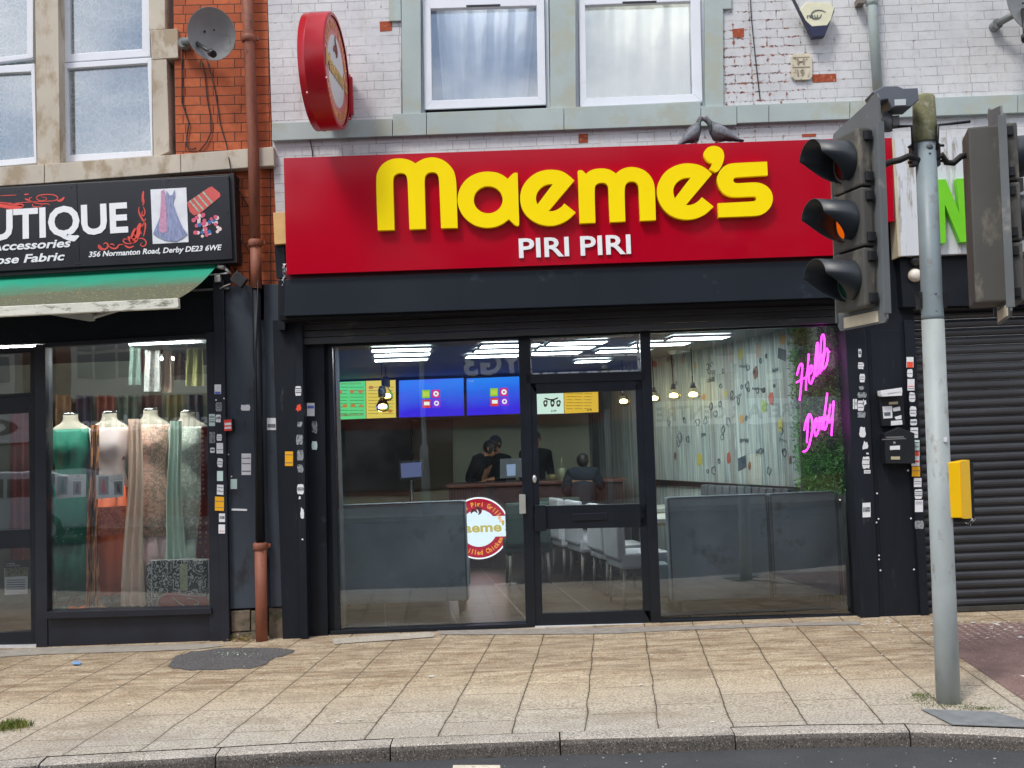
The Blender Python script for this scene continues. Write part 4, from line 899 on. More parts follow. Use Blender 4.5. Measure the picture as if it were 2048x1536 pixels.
mb = MB(); shape(mb, [[(1587,110),(1617,109),(1622,114),(1623,154),(1618,160),(1590,161),(1583,155),(1582,115)]], -.004, .018, bev=.003); part('plate', mb, MAT('cream_painted_iron', S(206,198,176), .6, dirt=S(130,110,84), dscale=30, dth=.55), wpq)
mb = MB(); ptext(mb, 'H', (1595,129), (1609,128.5), 12, -.026, .005, .01); ptext(mb, '19', (1595,152), (1609,151.5), 13, -.026, .005, .01); mb.quad([(1585,133.5),(1620,132.5),(1620,134.5),(1585,135.5)], -.028, .004)
mb.quad([(1586,114),(1619,113),(1619,115),(1586,116)], -.027, .004); part('raised_characters', mb, MAT('shadowed_relief', S(150,140,120), .6), wpq)

# ------------------------------------------------------------ pigeons
def pigeon(label, c, face, head_turn, k=1.0, tail_up=0.0, tilt=.5):
    o = thing('pigeon', label, 'pigeon', c, 'pigeons sitting together on the red sign')
    ax = Vector(face).normalized(); sd_ = ax.cross(Vector((0,0,1))).normalized()
    def W(f, s_, u):
        if u > .03 or abs(f) > .06:
            t_ = tilt*min(1, max(0, (u-.01)/.03)) if abs(f) < .06 else tilt
            f, u = f*math.cos(t_)-(u-.05)*math.sin(t_)*.6, .05+(u-.05)*math.cos(t_)+f*math.sin(t_)
        return c + (ax*f + sd_*s_ + Vector((0,0,u+.012)))*k
    def skin(path, n=14):
        mb = MB(); rings = []
        for (f, u, rx, rz, s0) in path:
            rings.append([mb.bm.verts.new(W(f, s0+rx*math.cos(2*PI*j/n), u+rz*math.sin(2*PI*j/n))) for j in range(n)])
        for A, B in zip(rings, rings[1:]):
            for j in range(n):
                g = mb._f([A[j], A[(j+1)%n], B[(j+1)%n], B[j]])
                if g: g.smooth = True
        mb._f(rings[0][::-1]); mb._f(rings[-1]); return mb
    hf = head_turn
    PG = MAT('pigeon_grey', S(96,96,104), .7, var=.2, scale=50); PW = MAT('pigeon_wing', S(120,124,132), .7, var=.35, scale=60); PN = MAT('pigeon_neck', S(62,74,70), .5, var=.3, scale=60)
    bd = part('body', skin([(-.115,.05,.018,.010,0),(-.09,.052,.035,.024,0),(-.05,.062,.056,.052,0),(0,.070,.066,.066,0),(.042,.080,.061,.062,0),(.070,.098,.046,.046,0),(.082,.118,.040,.036,0),(.090,.132,.033,.030,0),(.100,.144,.030,.027,0),(.114,.149,.026,.023,0),(.128,.145,.016,.014,0),(.138,.142,.007,.007,0)]), [PG], o)
    for s_ in (-1, 1):
        part('wing', skin([(.05,.085,.008,.02,s_*.052),(.02,.082,.014,.036,s_*.058),(-.03,.074,.014,.034,s_*.056),(-.08,.064,.010,.022,s_*.042),(-.135,.054,.006,.010,s_*.022),(-.155,.05,.002,.004,s_*.015)]), PW, bd)
    mb = MB(); mb.hexa([W(-.09,-.02,.048), W(-.09,.02,.048), W(-.18,.03,.03+tail_up), W(-.18,-.03,.03+tail_up), W(-.09,-.02,.058), W(-.09,.02,.058), W(-.18,.03,.036+tail_up), W(-.18,-.03,.036+tail_up)]); part('tail', mb, MAT('pigeon_dark', S(46,48,54), .7), bd)
    part('neck_feathers', skin([(.064,.090,.0505,.050,0),(.082,.118,.0405,.0365,0),(.091,.133,.0335,.0305,0)]), PN, bd)
    mb = MB(); mb.tube([W(.136,0,.142), W(.156,0,.134)], [.006,.002], 8); part('beak', mb, MAT('beak_grey', S(70,66,64), .5), bd)
    for s_ in (-1, 1):
        mb = MB(); mb.lathe([(0,.004),(.004,.002),(.005,0)], Matrix.Translation(W(.116,s_*.025,.152)) @ (sd_*s_).to_track_quat('Z','Y').to_matrix().to_4x4(), 8); part('eye', mb, MAT('orange_eye', S(190,90,30), .3), bd)
        mb = MB(); mb.tube([W(.01,s_*.02,.02), W(.012,s_*.02,0)], .004, 6); mb.tube([W(-.01,s_*.02,.003), W(.035,s_*.02,.003)], .003, 6); mb.tube([W(.012,s_*.012,.003), W(.03,s_*.005,.003)], .003, 6); part('foot', mb, MAT('pink_foot', S(170,80,80), .5), bd)
pz = at(1404, 284, -.20)
pigeon('left pigeon of the touching pair on the red sign, patterned wing towards the street', at(1386,291,-.24), (.85,.12,0), 0, 1.12)
pigeon('right pigeon of the pair on the red sign, paler body turned to the left', at(1439,288.5,-.24), (-.9,.05,0), 0, 1.15, .02, .3)

# ------------------------------------------------------------ traffic light
pb = pave(1897, 1404); PX, PYY = pb.x, pb.y
ptop = at(1847, 192, PYY+.02); pdir = (ptop-pb).normalized()
tl_ = thing('traffic_light', 'grey traffic light pole with two signal heads turned left and right, near the kerb', 'traffic light', pb)
def on_pole(py):                                         # point of the pole axis at a picture height
    lo, hi = 0, (ptop-pb).length
    for _ in range(40):
        m = (lo+hi)/2; p = pb+pdir*m; d = p-CAMP; yy = 768-FL*d.dot(UP)/d.dot(FWD)
        if yy > py: lo = m
        else: hi = m
    return pb+pdir*lo
GALV = MAT('galvanised_pole', S(158,166,166), .5, var=.16, scale=5, bmp=.05, bs=60, dirt=S(118,112,102), dscale=7, dth=.55, stretch=(1,1,.5))
mb = MB(); mb.tube([pb-pdir*.05, on_pole(1180), on_pole(640)], [.068,.066,.064], 28); part('lower_pole', mb, GALV, tl_)
mb = MB(); mb.tube([on_pole(642), on_pole(632), on_pole(600), on_pole(285)], [.064,.064,.061,.061], 28); part('upper_pole', mb, MAT('pole_upper_grey', S(132,146,152), .45, var=.12, scale=3, dirt=S(112,110,104), dscale=7, dth=.56), tl_)
mb = MB(); mb.tube([on_pole(287), on_pole(284), on_pole(196), on_pole(191), on_pole(189)], [.062,.072,.064,.056,.03], 28); part('pole_cap', mb, MAT('mossy_cap', S(124,124,92), .85, var=.25, scale=12, bmp=.4, bs=40, dirt=S(158,156,136), dscale=18, dth=.52), tl_)
GBT = MAT('grey_bolt', S(96,104,110), .5)
for y in (298, 312, 590, 625):
    mb = MB(); p = on_pole(y); mb.lathe([(0,.004),(.006 if y != 298 else .018,.003),(.008 if y != 298 else .02,0)], Matrix.Translation(p+Vector((0,-.060,0))) @ Matrix.Rotation(PI/2,4,'X'), 12); part('pole_bolt', mb, GBT, tl_)
HG = MAT('weathered_head_plastic', S(80,79,75), .65, var=.16, scale=4, bmp=.08, bs=40, dirt=S(124,118,104), dscale=6, dth=.55, stretch=(1,1,.5))
VIS = MAT('visor_plastic', S(42,48,54), .42, var=.12, scale=6)
BBG = MAT('backboard_grey', S(100,104,106), .6, var=.12, scale=3, dirt=S(140,138,130), dscale=6, dth=.58)
def head(base, nrm, lit, dp=-.19):
    """signal head: local frame, z up, +y the way it faces, origin at the centre of the back"""
    n = Vector(nrm).normalized(); zx = pdir; sx = n.cross(zx).normalized(); n = zx.cross(sx).normalized()
    M = Matrix((sx, n, zx)).transposed().to_4x4(); M.translation = base
    mb = MB(); mb.box(-.14, .14, dp, .0, -.52, .52, .012, M); 
    hd = part('signal_head', mb, HG, tl_)
    mb = MB(); R_ = [(-.195,-.62),(.235,-.62),(.26,-.59),(.26,.52),(.235,.60),(-.10,.68),(-.16,.71),(-.20,.71),(-.215,.68),(-.215,-.60)]
    me = curve_mesh([R_], .012); mb.add(me, lambda c: M @ Vector((c.x, -.02-c.z, c.y))); bpy.data.meshes.remove(me)
    for sgn in (-.83, 1): mb.box(sgn*.262, sgn*.262-.012*(1 if sgn > 0 else -1), -.045, .0, -.57, .54, .002, M)
    part('backing_board', mb, BBG, hd)
    mb = MB(); mb.box(-.14, .19, -.008, -.0135, -.61, -.545, 0, M); mb.box(-.14, .19, -.034, -.0265, -.61, -.545, 0, M); part('id_plate', mb, MAT('pale_plate', S(214,204,178), .5), hd)
    for k, zc in enumerate((.352, .0, -.352)):
        mb = MB(); mb.box(-.15, .15, .0, .075, zc-.171, zc+.171, .014, M)
        md = part('signal_module', mb, HG, hd, None)
        mb = MB(); C = M @ Matrix.Translation((0, .076, zc)) @ Matrix.Rotation(-PI/2, 4, 'X')
        col = [(S(90,14,10),0),(S(150,60,10),0),(S(12,60,40),0)][k][0]
        mb.lathe([(0,.018),(.05,.016),(.09,.008),(.105,0)], C, 32)
        if k == 1 and lit: part('lamp_lens', mb, EMI('lit_amber_lamp', (1,.15,.005), .5), md)
        else: part('lamp_lens', mb, MAT('dark_lens_%d' % k, col, .2, var=.2), md)
        # hood: open tube, long at the top, cut away below
        mb = MB(); n_ = 48; Lg = .235
        def hood(r, off):
            ring0, ring1 = [], []
            for j in range(n_+1):
                a = -1.28+(PI+2.56)*j/n_                        # measured from +x, up over the top
                ca, sa = math.cos(a), math.sin(a)
                ln = Lg*(1.0 if sa > .15 else max(.16, 1-.80*((.15-sa)/1.15)**.8))
                ring0.append(mb.bm.verts.new(M @ Vector((r*ca, .072, zc+r*sa)))); ring1.append(mb.bm.verts.new(M @ Vector((r*.97*ca, .072+ln, zc+r*.97*sa+.0*ln))))
            return ring0, ring1
        o0, o1 = hood(.124, 0); i0, i1 = hood(.119, 0)
        for j in range(n_):
            for q in ([o0[j],o0[j+1],o1[j+1],o1[j]], [i0[j+1],i0[j],i1[j],i1[j+1]], [o1[j],o1[j+1],i1[j+1],i1[j]]):
                g = mb._f(q)
                if g: g.smooth = True
        vv = part('visor', mb, VIS, md)
        for zz_ in (-.12, .12):
            for xs_ in (.147, -.168): mb = MB(); mb.box(xs_, xs_+.021, .0, .05, zc+zz_-.028, zc+zz_+.028, .004, M); part('hinge_clip', mb, BLACKPL, md)
    return hd, M
Lc = at(1716, 444, PYY-.05)
hdL, ML = head(Lc, (-.955, -.30, 0), True, -.10)
Rc = at(2006, 434, PYY-.02)
hdR, MR = head(Rc, (.95, -.27, 0), False)
mb = MB(); mb.quad([(1888,874),(1894,874),(1894,884),(1888,884)], PYY-.062, .004); part('sticker', mb, PAPER, tl_)
# brackets
mb = MB()
mb.tube([on_pole(322)+Vector((-.05,-.02,0)), at(1818,312,PYY-.02), at(1800,320,PYY), at(1778,325,PYY), Lc+pdir*.27+Vector((.04,0,0))], .019, 10)
mb.tube([on_pole(322)+Vector((.05,-.02,0)), at(1884,310,PYY-.02), at(1893,325,PYY), at(1907,326,PYY), at(1922,313,PYY), at(1942,308,PYY+.02)], .019, 10)
part('curved_bracket', mb, MAT('black_bracket', S(34,32,32), .6, bmp=.1), tl_)
mb = MB()
mb.tube([at(1770,257,PYY), at(1800,253,PYY), at(1824,252,PYY-.05), at(1826,300,PYY-.05)], .009, 8); part('stay_rod', mb, BLACKPL, tl_)
mb = MB()
mb.tube([at(1940,243,PYY), at(1905,247,PYY), at(1876,250,PYY-.05), at(1874,300,PYY-.05)], .009, 8)
part('stay_rod', mb, BLACKPL, tl_)
mb = MB()
for x in (1830, 1876): mb.quad([(x-6,286),(x+5,286),(x+6,330),(x-5,330)], PYY-.02, .06, .003)
for x, y in ((1821,294),(1821,325),(1883,291),(1883,322)): mb.tube([at(x-5,y,PYY), at(x+5,y,PYY)], .008, 6)
part('clamp', mb, BLACKPL, tl_)
mb = MB(); mb.quad([(1838,584),(1848,584),(1851,617),(1842,617)], PYY+.0, .08, .003); part('band_clamp', mb, BLACKPL, tl_); mb = MB(); mb.quad([(1884,580),(1892,580),(1894,616),(1886,616)], PYY+.0, .08, .003); part('band_clamp', mb, BLACKPL, tl_)
# detector camera on top of the left head
mb = MB(); yd = PYY-.05
P = lambda x, y, dy=0: at(x, y, yd+dy)
shape(mb, [[(1732,201),(1750,191),(1777,190),(1789,195),(1816,194),(1818,215),(1804,227),(1768,229),(1760,212),(1740,216)]], yd+.05, .14, bev=.006)
det = part('detector', mb, MAT('detector_grey', S(92,98,108), .5, var=.1), tl_)
mb = MB(); mb.quad([(1789,199),(1812,198),(1812,210),(1790,211)], yd-.102, .008); part('detector_window', mb, MAT('pale_window', S(196,204,206), .2), det)
mb = MB(); mb.quad([(1785,231),(1799,230),(1800,250),(1786,251)], yd-.02, .05, .003); mb.tube([P(1775,226), P(1775,262)], .03, 8); part('detector_bracket', mb, MAT('grey_bracket', S(110,112,114), .5, metal=.4), det)
mb = MB(); mb.quad([(1752,182),(1764,181),(1766,190),(1754,191)], yd+.1, .05, .006); part('detector_knob', mb, MAT('grey_knob', S(180,182,184), .4), det)
# yellow push button unit
pc = on_pole(980)
pbx = thing  # (kept for clarity)
yy_ = PYY-.02
mb = MB(); mb.quad([(1896,925),(1921,923),(1925,1036),(1902,1036)], yy_-.03, .16, .006)
tl0, tr0, br0, bl0 = at(1921,923,yy_-.032), at(1939,920,yy_+.03), at(1944,1038,yy_+.03), at(1925,1037,yy_-.032); kk = Vector((0,.10,0))
mb.hexa([bl0, br0, br0+kk, bl0+kk, tl0, tr0, tr0+kk, tl0+kk])
pbu = part('push_button_unit', mb, MAT('yellow_box_plastic', S(250,196,4), .38, var=.03, scale=4, dirt=S(190,150,30), dscale=14, dth=.66), tl_)
mb = MB(); mb.quad([(1938,925),(1947,926),(1950,1036),(1943,1036)], yy_+.04, .12, .003); mb.quad([(1900,1037),(1943,1037),(1940,1044),(1905,1044)], yy_, .1); mb.quad([(1893,922),(1898,922),(1903,1038),(1899,1038)], yy_, .1); part('black_back_case', mb, BLACKPL, pbu)
mb = MB(); R = random.Random(9)
for k in range(14):
    p = at(R.uniform(1925,1948), R.uniform(1036,1048), yy_+R.uniform(0,.08)); mb.tube([p, p+Vector((R.gauss(0,.012),R.gauss(0,.01),R.gauss(0,.012)))], .002, 5)
part('torn_tape', mb, MAT('grey_tape', S(170,170,166), .6), pbu)

# cover plate, wrapper
mb = MB(); q = [pave(1842,1421,.006), pave(1990,1427,.006), pave(2100,1459,.006), pave(1905,1452,.006)]; mb.hexa(q[::-1]+[p+Vector((0,0,.004)) for p in q[::-1]])
lone('cover_plate', mb, MAT('grey_cover_metal', S(128,132,134), .6, metal=.2, var=.15, scale=14, bmp=.5, bs=60), 'flat grey access cover in the pavement in front of the traffic light pole', 'access cover')
mb = MB(); mb.grid(lambda u, v: pave(145+16*u, 1325+7*v, .004)+Vector((0,0,.012*abs(math.sin(9*u+4*v)))), 6, 4); lone('wrapper', mb, MAT('pale_blue_wrapper', S(140,176,222), .3), 'small crumpled pale blue wrapper on the paving in front of the boutique', 'litter')
mb = MB(); R = random.Random(12)
for k in range(90):
    a = R.gauss(0, 1); p = pave(470+a*26, 1309+R.gauss(0,3), .004); r = R.uniform(.004,.014)
    mb.face([p+Vector((R.uniform(-r,r), R.uniform(-r,r), R.uniform(0,r*.8))) for _ in range(3)])
struct('broken_glass', mb, MAT('pale_green_glass_chips', S(176,206,190), .25), 'stuff')
mb = MB(); mats_ = [MAT('dry_leaf_%d' % i, c, .8) for i, c in enumerate((S(150,116,72), S(110,110,52), S(176,150,104)))]
for k in range(260):
    p = at(482+R.gauss(0,11), 1282-abs(R.gauss(0,9))+8, -.06-R.random()*.05); r = R.uniform(.006,.016); mb.mi = k % 3
    mb.face([p+Vector((R.uniform(-r,r), R.uniform(-r,r), R.uniform(-r,r))) for _ in range(4)])
struct('dry_weeds', mb, mats_, 'stuff')

# ------------------------------------------------------------ right hand shop sign
ns = thing('white_shop_sign', 'weathered white shop sign with a bright green letter, behind the traffic light', 'sign', at(1900, 505, -.1))
mb = MB(); mb.quad([(1785,278),(2700,245),(2700,480),(1799,512)], -.20, .05, .003); part('sign_panel', mb, MAT('weathered_white_panel', S(206,210,216), .5, var=.06, scale=3, dirt=S(146,142,132), dscale=6, dth=.5, stretch=(3,1,.5)), ns)
mb = MB(); mb.quad([(1784,277),(1789,277),(1802,513),(1797,513)], -.205, .16, .002); part('sign_edge', mb, MAT('cream_edge', S(196,186,160), .6), ns)
mb = MB()
shape(mb, [[(1860,366),(1886,362),(1925,436),(1908,362),(1938,360),(1943,486),(1916,487),(1882,402),(1885,489),(1863,490)]], -.22, .07) if False else None
shape(mb, [[(1866,363),(1886,362),(1913,430),(1907,361),(1936,360),(1941,486),(1915,487),(1884,412),(1886,489),(1868,490)]], -.205, .06)
part('green_letter', mb, MAT('bright_green_letter', S(110,200,20), .4, var=.05), ns)
mb = MB(); shape(mb, [[(1965,362),(2040,359),(2041,385),(1992,387),(1992,408),(2030,406),(2031,430),(1993,432),(1994,458),(2043,456),(2044,482),(1968,485)]], -.205, .06); part('black_letter', mb, MAT('black_letter', S(30,32,34), .4), ns)
wl = thing('bulkhead_lamp', 'round white wall lamp under the weathered white sign, half behind the pole', 'lamp', at(1830, 551, -.12))
mb = MB(); mb.lathe([(.05,0),(.052,.02),(.045,.05),(.03,.065),(0,.07)], Matrix.Translation(at(1829,551,-.12)) @ Matrix.Rotation(PI/2,4,'X'), 24); part('lamp_globe', mb, MAT('opal_white', S(224,218,206), .35), wl)
mb = MB(); mb.lathe([(.056,0),(.058,.015),(.04,.02)], Matrix.Translation(at(1829,551,-.12)) @ Matrix.Rotation(PI/2,4,'X'), 24); part('lamp_rim', mb, MAT('beige_rim', S(170,160,140), .5), wl)
mb = MB(); mb.lathe([(.04,0),(.045,.02),(.035,.05),(0,.06)], Matrix.Translation(at(1829,522,-.12)) @ Matrix.Rotation(PI/2,4,'X'), 24); lone('sensor_dome', mb, MAT('dark_dome', S(48,50,52), .3), 'small round black dome just above the round white wall lamp', 'sensor')

# ------------------------------------------------------------ letter box and its post
lb = thing('letter_box', 'black wall letter box with a pitched top, on the black pier', 'letter box', at(1790, 925, -.05))
mb = MB(); shape(mb, [[(1762,868),(1790,856),(1820,867),(1822,926),(1765,926)]], -.05, .09, bev=.003); bx_ = part('box_body', mb, MAT('letter_box_black', S(26,30,34), .4, var=.1), lb)
mb = MB(); mb.quad([(1764,878),(1812,876),(1812,878),(1764,880)], -.145, .004); mb.lathe([(0,.004),(.01,.003),(.012,0)], Matrix.Translation(at(1789,886,-.145)) @ Matrix.Rotation(PI/2,4,'X'), 14); mb.quad([(1772,873.5),(1808,872.5),(1808,875),(1772,876)], -.144, .003); part('flap_and_lock', mb, MAT('silver_trim', S(130,132,134), .4, metal=.4), bx_)
mb = MB(); mb.quad([(1780,892),(1800,891),(1800,899),(1780,900)], -.146, .002); part('name_card', mb, PAPER, bx_)
mb = MB(); mb.quad([(1782,913),(1800,913),(1800,919),(1782,919)], -.146, .002); part('brass_card', mb, MAT('brass_card', S(180,172,140), .5), bx_)
lb2 = thing('letter_box', 'black letter slot box stuffed with papers, directly above the pitched letter box', 'letter box', at(1785, 850, -.05))
mb = MB(); mb.quad([(1757,784),(1806,782),(1810,850),(1764,852)], -.09, .05, .004); bx2 = part('box_body', mb, MAT('letter_box_black_2', S(22,26,30), .4), lb2)
for nm, q, m_ in (('brass_card', [(1778,804),(1796,803),(1796,808),(1778,809)], 'brass'), ('notice', [(1765,813),(1784,812),(1785,836),(1767,837)], 'p'), ('torn_notice', [(1785,816),(1800,813),(1801,821),(1787,823)], 'p'), ('torn_notice', [(1789,834),(1803,830),(1803,838),(1792,839)], 'p'), ('name_card', [(1782,842),(1804,840),(1805,849),(1782,851)], 'p')):
    mb = MB(); mb.quad(q, -.093, .002); part(nm, mb, PAPER if m_ == 'p' else MAT('brass_card_2', S(180,172,140), .5), bx2)
mb = MB(); mb.quad([(1768,825),(1781,824),(1781,831),(1769,832)], -.095, .002); part('printed_block', mb, MAT('grey_print_block', S(90,100,110), .6), bx2)
for q, l in (([(1761,781),(1804,775),(1805,785),(1762,791)], 'white folded papers sticking out of the stuffed letter slot, upper bundle'), ([(1763,787),(1804,783),(1804,791),(1764,793)], 'white folded papers sticking out of the stuffed letter slot, lower bundle')):
    mb = MB(); mb.quad(q, -.16, .08, .001); lone('folded_papers', mb, PAPER, l, 'papers')
mb = MB(); mb.quad([(448,838),(464,837),(465,862),(449,863)], -.10, .08, .004); eb = lone('small_box', mb, BLACKPL, 'small black box with a red and white notice on the grey pier', 'box')
mb = MB(); mb.quad([(447.5,840),(463,839),(463.5,861),(448.5,862)], -.105, .002); o_ = mb.build('notice', MAT('red_notice', S(222,60,50), .5)); o_.parent = eb
mb = MB(); mb.quad([(449,846),(462,845),(462.5,850),(449.5,851)], -.107, .002); mb.quad([(449,854),(462,853),(462.5,857),(449.5,858)], -.107, .002); o_ = mb.build('notice_print', PAPER); o_.parent = eb

# ------------------------------------------------------------ stickers on the piers
SW = PAPER; SO = MAT('orange_sticker', S(240,176,20), .5, var=.04); SR = MAT('red_sticker', S(228,80,50), .5); SB = MAT('blue_print', S(90,110,200), .5); SG = MAT('grey_torn_sticker', S(140,146,150), .7, var=.3, scale=60, dirt=S(50,54,60), dscale=50, dth=.5); SM = MAT('mint_sticker', S(196,220,214), .6); INK = MAT('print_grey', S(110,112,118), .7)
def sticker(par, q, Y, m, ragged=0, seed=0, extra=None):
    if extra is None and ragged < .25 and m is SW: extra = [(.15+.1*(seed % 3), .22+.1*(seed % 3), INK), (.62, .68, INK)] if seed % 3 else [(.3,.62,SG)]
    R = random.Random(seed*13+int(q[0])); x0, y0, x1, y1, sk = q
    mb = MB(); mb.mi = 0
    if ragged:
        P_ = []; n = 14
        for k in range(n):
            a = 2*PI*k/n; c, s_ = math.cos(a), math.sin(a); f = 1/max(abs(c), abs(s_))
            P_.append(((x0+x1)/2+(x1-x0)/2*c*f*R.uniform(1-ragged,1), (y0+y1)/2+(y1-y0)/2*s_*f*R.uniform(1-ragged,1)))
        shape(mb, [P_], Y-.001, .001)
    else: mb.quad([(x0,y0),(x1,y0-sk),(x1+sk*.3,y1-sk),(x0+sk*.3,y1)], Y-.002, .0015)
    mats = [m]
    if extra:
        for (a, b2, mm) in extra:
            mats.append(mm); mb.mi = len(mats)-1
            mb.quad([(x0+1,y0+(y1-y0)*a),(x1-1,y0+(y1-y0)*a-sk),(x1-1,y0+(y1-y0)*b2-sk),(x0+1,y0+(y1-y0)*b2)], Y-.0035, .001)
    part('sticker', mb, mats, par)
PR = [(.2,.3,INK),(.45,.5,INK),(.6,.7,INK)]
yA, yB, yC = -.042, -.072, -.022
for i, (q, Y, m, rg, ex) in enumerate([
  ((429,769,442,788,0),yB,SW,0,[(.75,.98,SB)]), ((431,804,444,823,0),yB,SG,.1,PR), ((418,828,430,852,0),yA,SM,0,PR), ((431,829,442,845,1),yB,SW,.1,None), ((419,864,430,886,0),yA,SG,0,PR), ((433,868,444,882,0),yB,SW,.1,None), ((420,895,430,906,0),yA,SW,.1,None), ((433,886,446,907,0),yB,SW,0,[(.6,.66,INK)]),
  ((434,916,446,935,0),yB,SW,.2,None), ((434,942,446,962,0),yB,SM,0,None), ((434,969,447,989,-1),yB,SW,0,None), ((430,993,448,1021,-1),yB,SO,0,[(.3,.34,INK),(.75,.78,INK)]), ((438,1027,450,1044,0),yB,SW,0,None), ((437,1049,450,1067,0),yB,SW,0,[(.7,.75,SR)]),
  ((480,809,502,822,0),yC,SW,.3,None), ((483,907,502,950,0),yC,SW,0,[(.2,.24,INK),(.45,.49,INK),(.8,.85,INK)]), ((461,958,474,978,0),yC,SM,0,None), ((534,836,552,860,0),yC,SW,0,[(.5,.8,INK)]),
  ((570,903,586,932,0),-.052,SO,0,[(.2,.24,INK),(.75,.8,INK)])]):
    sticker(LB, q, Y, m, rg, i, ex)
for i, (q, Y, m, rg, ex) in enumerate([
  ((590,772,603,792,0),-.092,SW,.1,PR), ((591,808,603,824,0),-.092,SR,.5,None), ((594,842,605,855,0),-.092,SG,.4,None), ((592,869,606,890,0),-.092,SG,.1,None), ((594,900,607,921,0),-.092,SG,.05,None), ((594,928,607,947,0),-.092,SG,.3,None), ((594,968,608,989,0),-.092,SW,.1,None), ((597,992,602,999,0),-.092,SW,.4,None), ((600,1014,609,1039,0),-.092,SW,.4,None),
  ((614,806,629,832,0),.028,SW,0,[(.2,.42,SB)]), ((623,840,635,868,0),.028,SG,.3,None), ((623,882,635,900,0),.028,SM,.15,None),
  ((1716,697,1723,715,0),-.062,SW,.2,None), ((1715,724,1728,739,0),-.062,SW,.2,None), ((1719,747,1730,765,0),-.062,SW,.1,None), ((1717,770,1729,781,0),-.062,SG,.5,None), ((1714,784,1734,796,0),-.062,SG,.2,None), ((1706,798,1709,818,0),-.062,SW,0,None), ((1710,798,1714,818,0),-.062,SW,0,None), ((1715,801,1728,822,0),-.062,SW,.05,None), ((1724,797,1734,812,0),-.062,SW,.6,None), ((1714,823,1732,836,0),-.062,SG,.2,None), ((1718,853,1732,875,0),-.062,SW,.3,None), ((1724,882,1737,902,0),-.062,SW,.6,None), ((1732,905,1738,909,0),-.062,SW,.3,None), ((1724,912,1740,938,0),-.062,SW,.2,None), ((1728,940,1741,947,0),-.062,SW,0,None), ((1725,1006,1741,1035,1),-.062,SW,0,None),
  ((1813,714,1827,735,0),-.062,SW,0,[(.45,1.0,SR)]), ((1814,738,1826,755,0),-.062,SW,.15,[(.5,.55,INK)]), ((1815,758,1829,781,0),-.062,SW,0,[(.6,.66,SR),(.8,.85,INK)]), ((1818,784,1831,804,0),-.062,SW,.2,None), ((1819,812,1833,834,0),-.062,SW,.15,None), ((1820,838,1834,851,0),-.062,SW,.1,None), ((1821,855,1836,876,0),-.062,SW,0,None), ((1823,880,1839,901,0),-.062,SM,0,PR), ((1823,903,1839,932,0),-.062,SW,0,[(.0,.3,SR),(.62,.74,SR)]), ((1824,933,1840,953,0),-.062,SO,0,[(.4,.45,INK)]), ((1828,956,1843,974,0),-.062,SW,0,None), ((1829,978,1845,998,0),-.062,SW,.1,PR), ((1830,1000,1846,1024,0),-.062,SW,0,[(.15,.2,INK),(.3,.34,INK)]), ((1829,1041,1848,1058,0),-.062,SG,.1,None)]):
    sticker(WB, q, Y, m, rg, i+30, ex)
for x, y, Y in ((1754,987,-.037),(1757,1038,-.037),(1758,1111,-.037),(1758,1119,-.037),(1761,1141,-.037),(1828,1139,-.062),(1822,1037,-.062),(1816,941,-.062),(1753,1045,-.037),(605,1079,-.092),(1680,1000,-.062)):
    mb = MB(); mb.lathe([(0,.003),(.006,.002),(.008,0)], Matrix.Translation(at(x,y,Y)) @ Matrix.Rotation(PI/2,4,'X'), 8); prw('paint_fleck', mb, PAPER)
mb = MB()
for x, y, Y in ((457,909,-.03),(432,800,-.075),(448,797,-.075),(463,953,-.03)): mb.lathe([(0,.003),(.005,.002),(.007,0)], Matrix.Translation(at(x,y,Y)) @ Matrix.Rotation(PI/2,4,'X'), 8)
mb.quad([(463,1017),(494,1018),(494,1022),(463,1021)], -.026, .003); prt('paint_flecks', mb, PAPER)
def spline(P, n=6):
    out = []; Q = [P[0]]+P+[P[-1]]
    for i in range(1, len(Q)-2):
        p0, p1, p2, p3 = Q[i-1:i+3]
        for k in range(n):
            t = k/n; out.append(tuple(.5*((2*p1[j])+(-p0[j]+p2[j])*t+(2*p0[j]-5*p1[j]+4*p2[j]-p3[j])*t*t+(-p0[j]+3*p1[j]-3*p2[j]+p3[j])*t**3) for j in (0,1)))
    return out+[P[-1]]
# ------------------------------------------------------------ takeaway interior
CZ = 2.52; WA, WB2 = (2.80, .12), (.95, 6.35)             # feature wall runs inwards and to the left
def Wpt(px, py, off=0): return atw(px, py, WA, WB2, off)
INT = MAT('dim_interior_wall', S(124,128,118), .8, var=.08, scale=1.5)
mb = MB(); mb.face([Vector(p) for p in ((-2.1,.17,.035),(3.0,.17,.035),(3.0,7.6,.035),(-3.4,7.6,.035))])
def floor_mat():
    m, t, b = nodes('dark_floor_tiles'); L = t.links.new; v = coords(t, rot=(0,0,math.radians(-8)))
    n = N(t, 'TexBrick', offset=0.0, squash=1.0); n.inputs['Scale'].default_value = 1; n.inputs['Brick Width'].default_value = .6; n.inputs['Row Height'].default_value = .6; n.inputs['Mortar Size'].default_value = .006
    n.inputs['Color1'].default_value = (*S(56,46,40), 1); n.inputs['Color2'].default_value = (*S(48,40,34), 1); n.inputs['Mortar'].default_value = (*S(128,120,110), 1); L(v, n.inputs['Vector'])
    c = mixc(t, mul(t, ramp(t, noise(t, v, 5, 6), .4, .7), .3), n.outputs[0], S(76,64,56)); L(c, b.inputs['Base Color']); b.inputs['Roughness'].default_value = .28
    bump(t, b, noise(t, v, 14, 3), .08, .01); return m
prw('shop_floor', mb, floor_mat())
mb = MB(); mb.box(-3.4, 3.1, .2, 7.7, CZ, CZ+.1); prw('shop_ceiling', mb, MAT('dark_ceiling', S(96,104,108), .7, var=.1, scale=3))
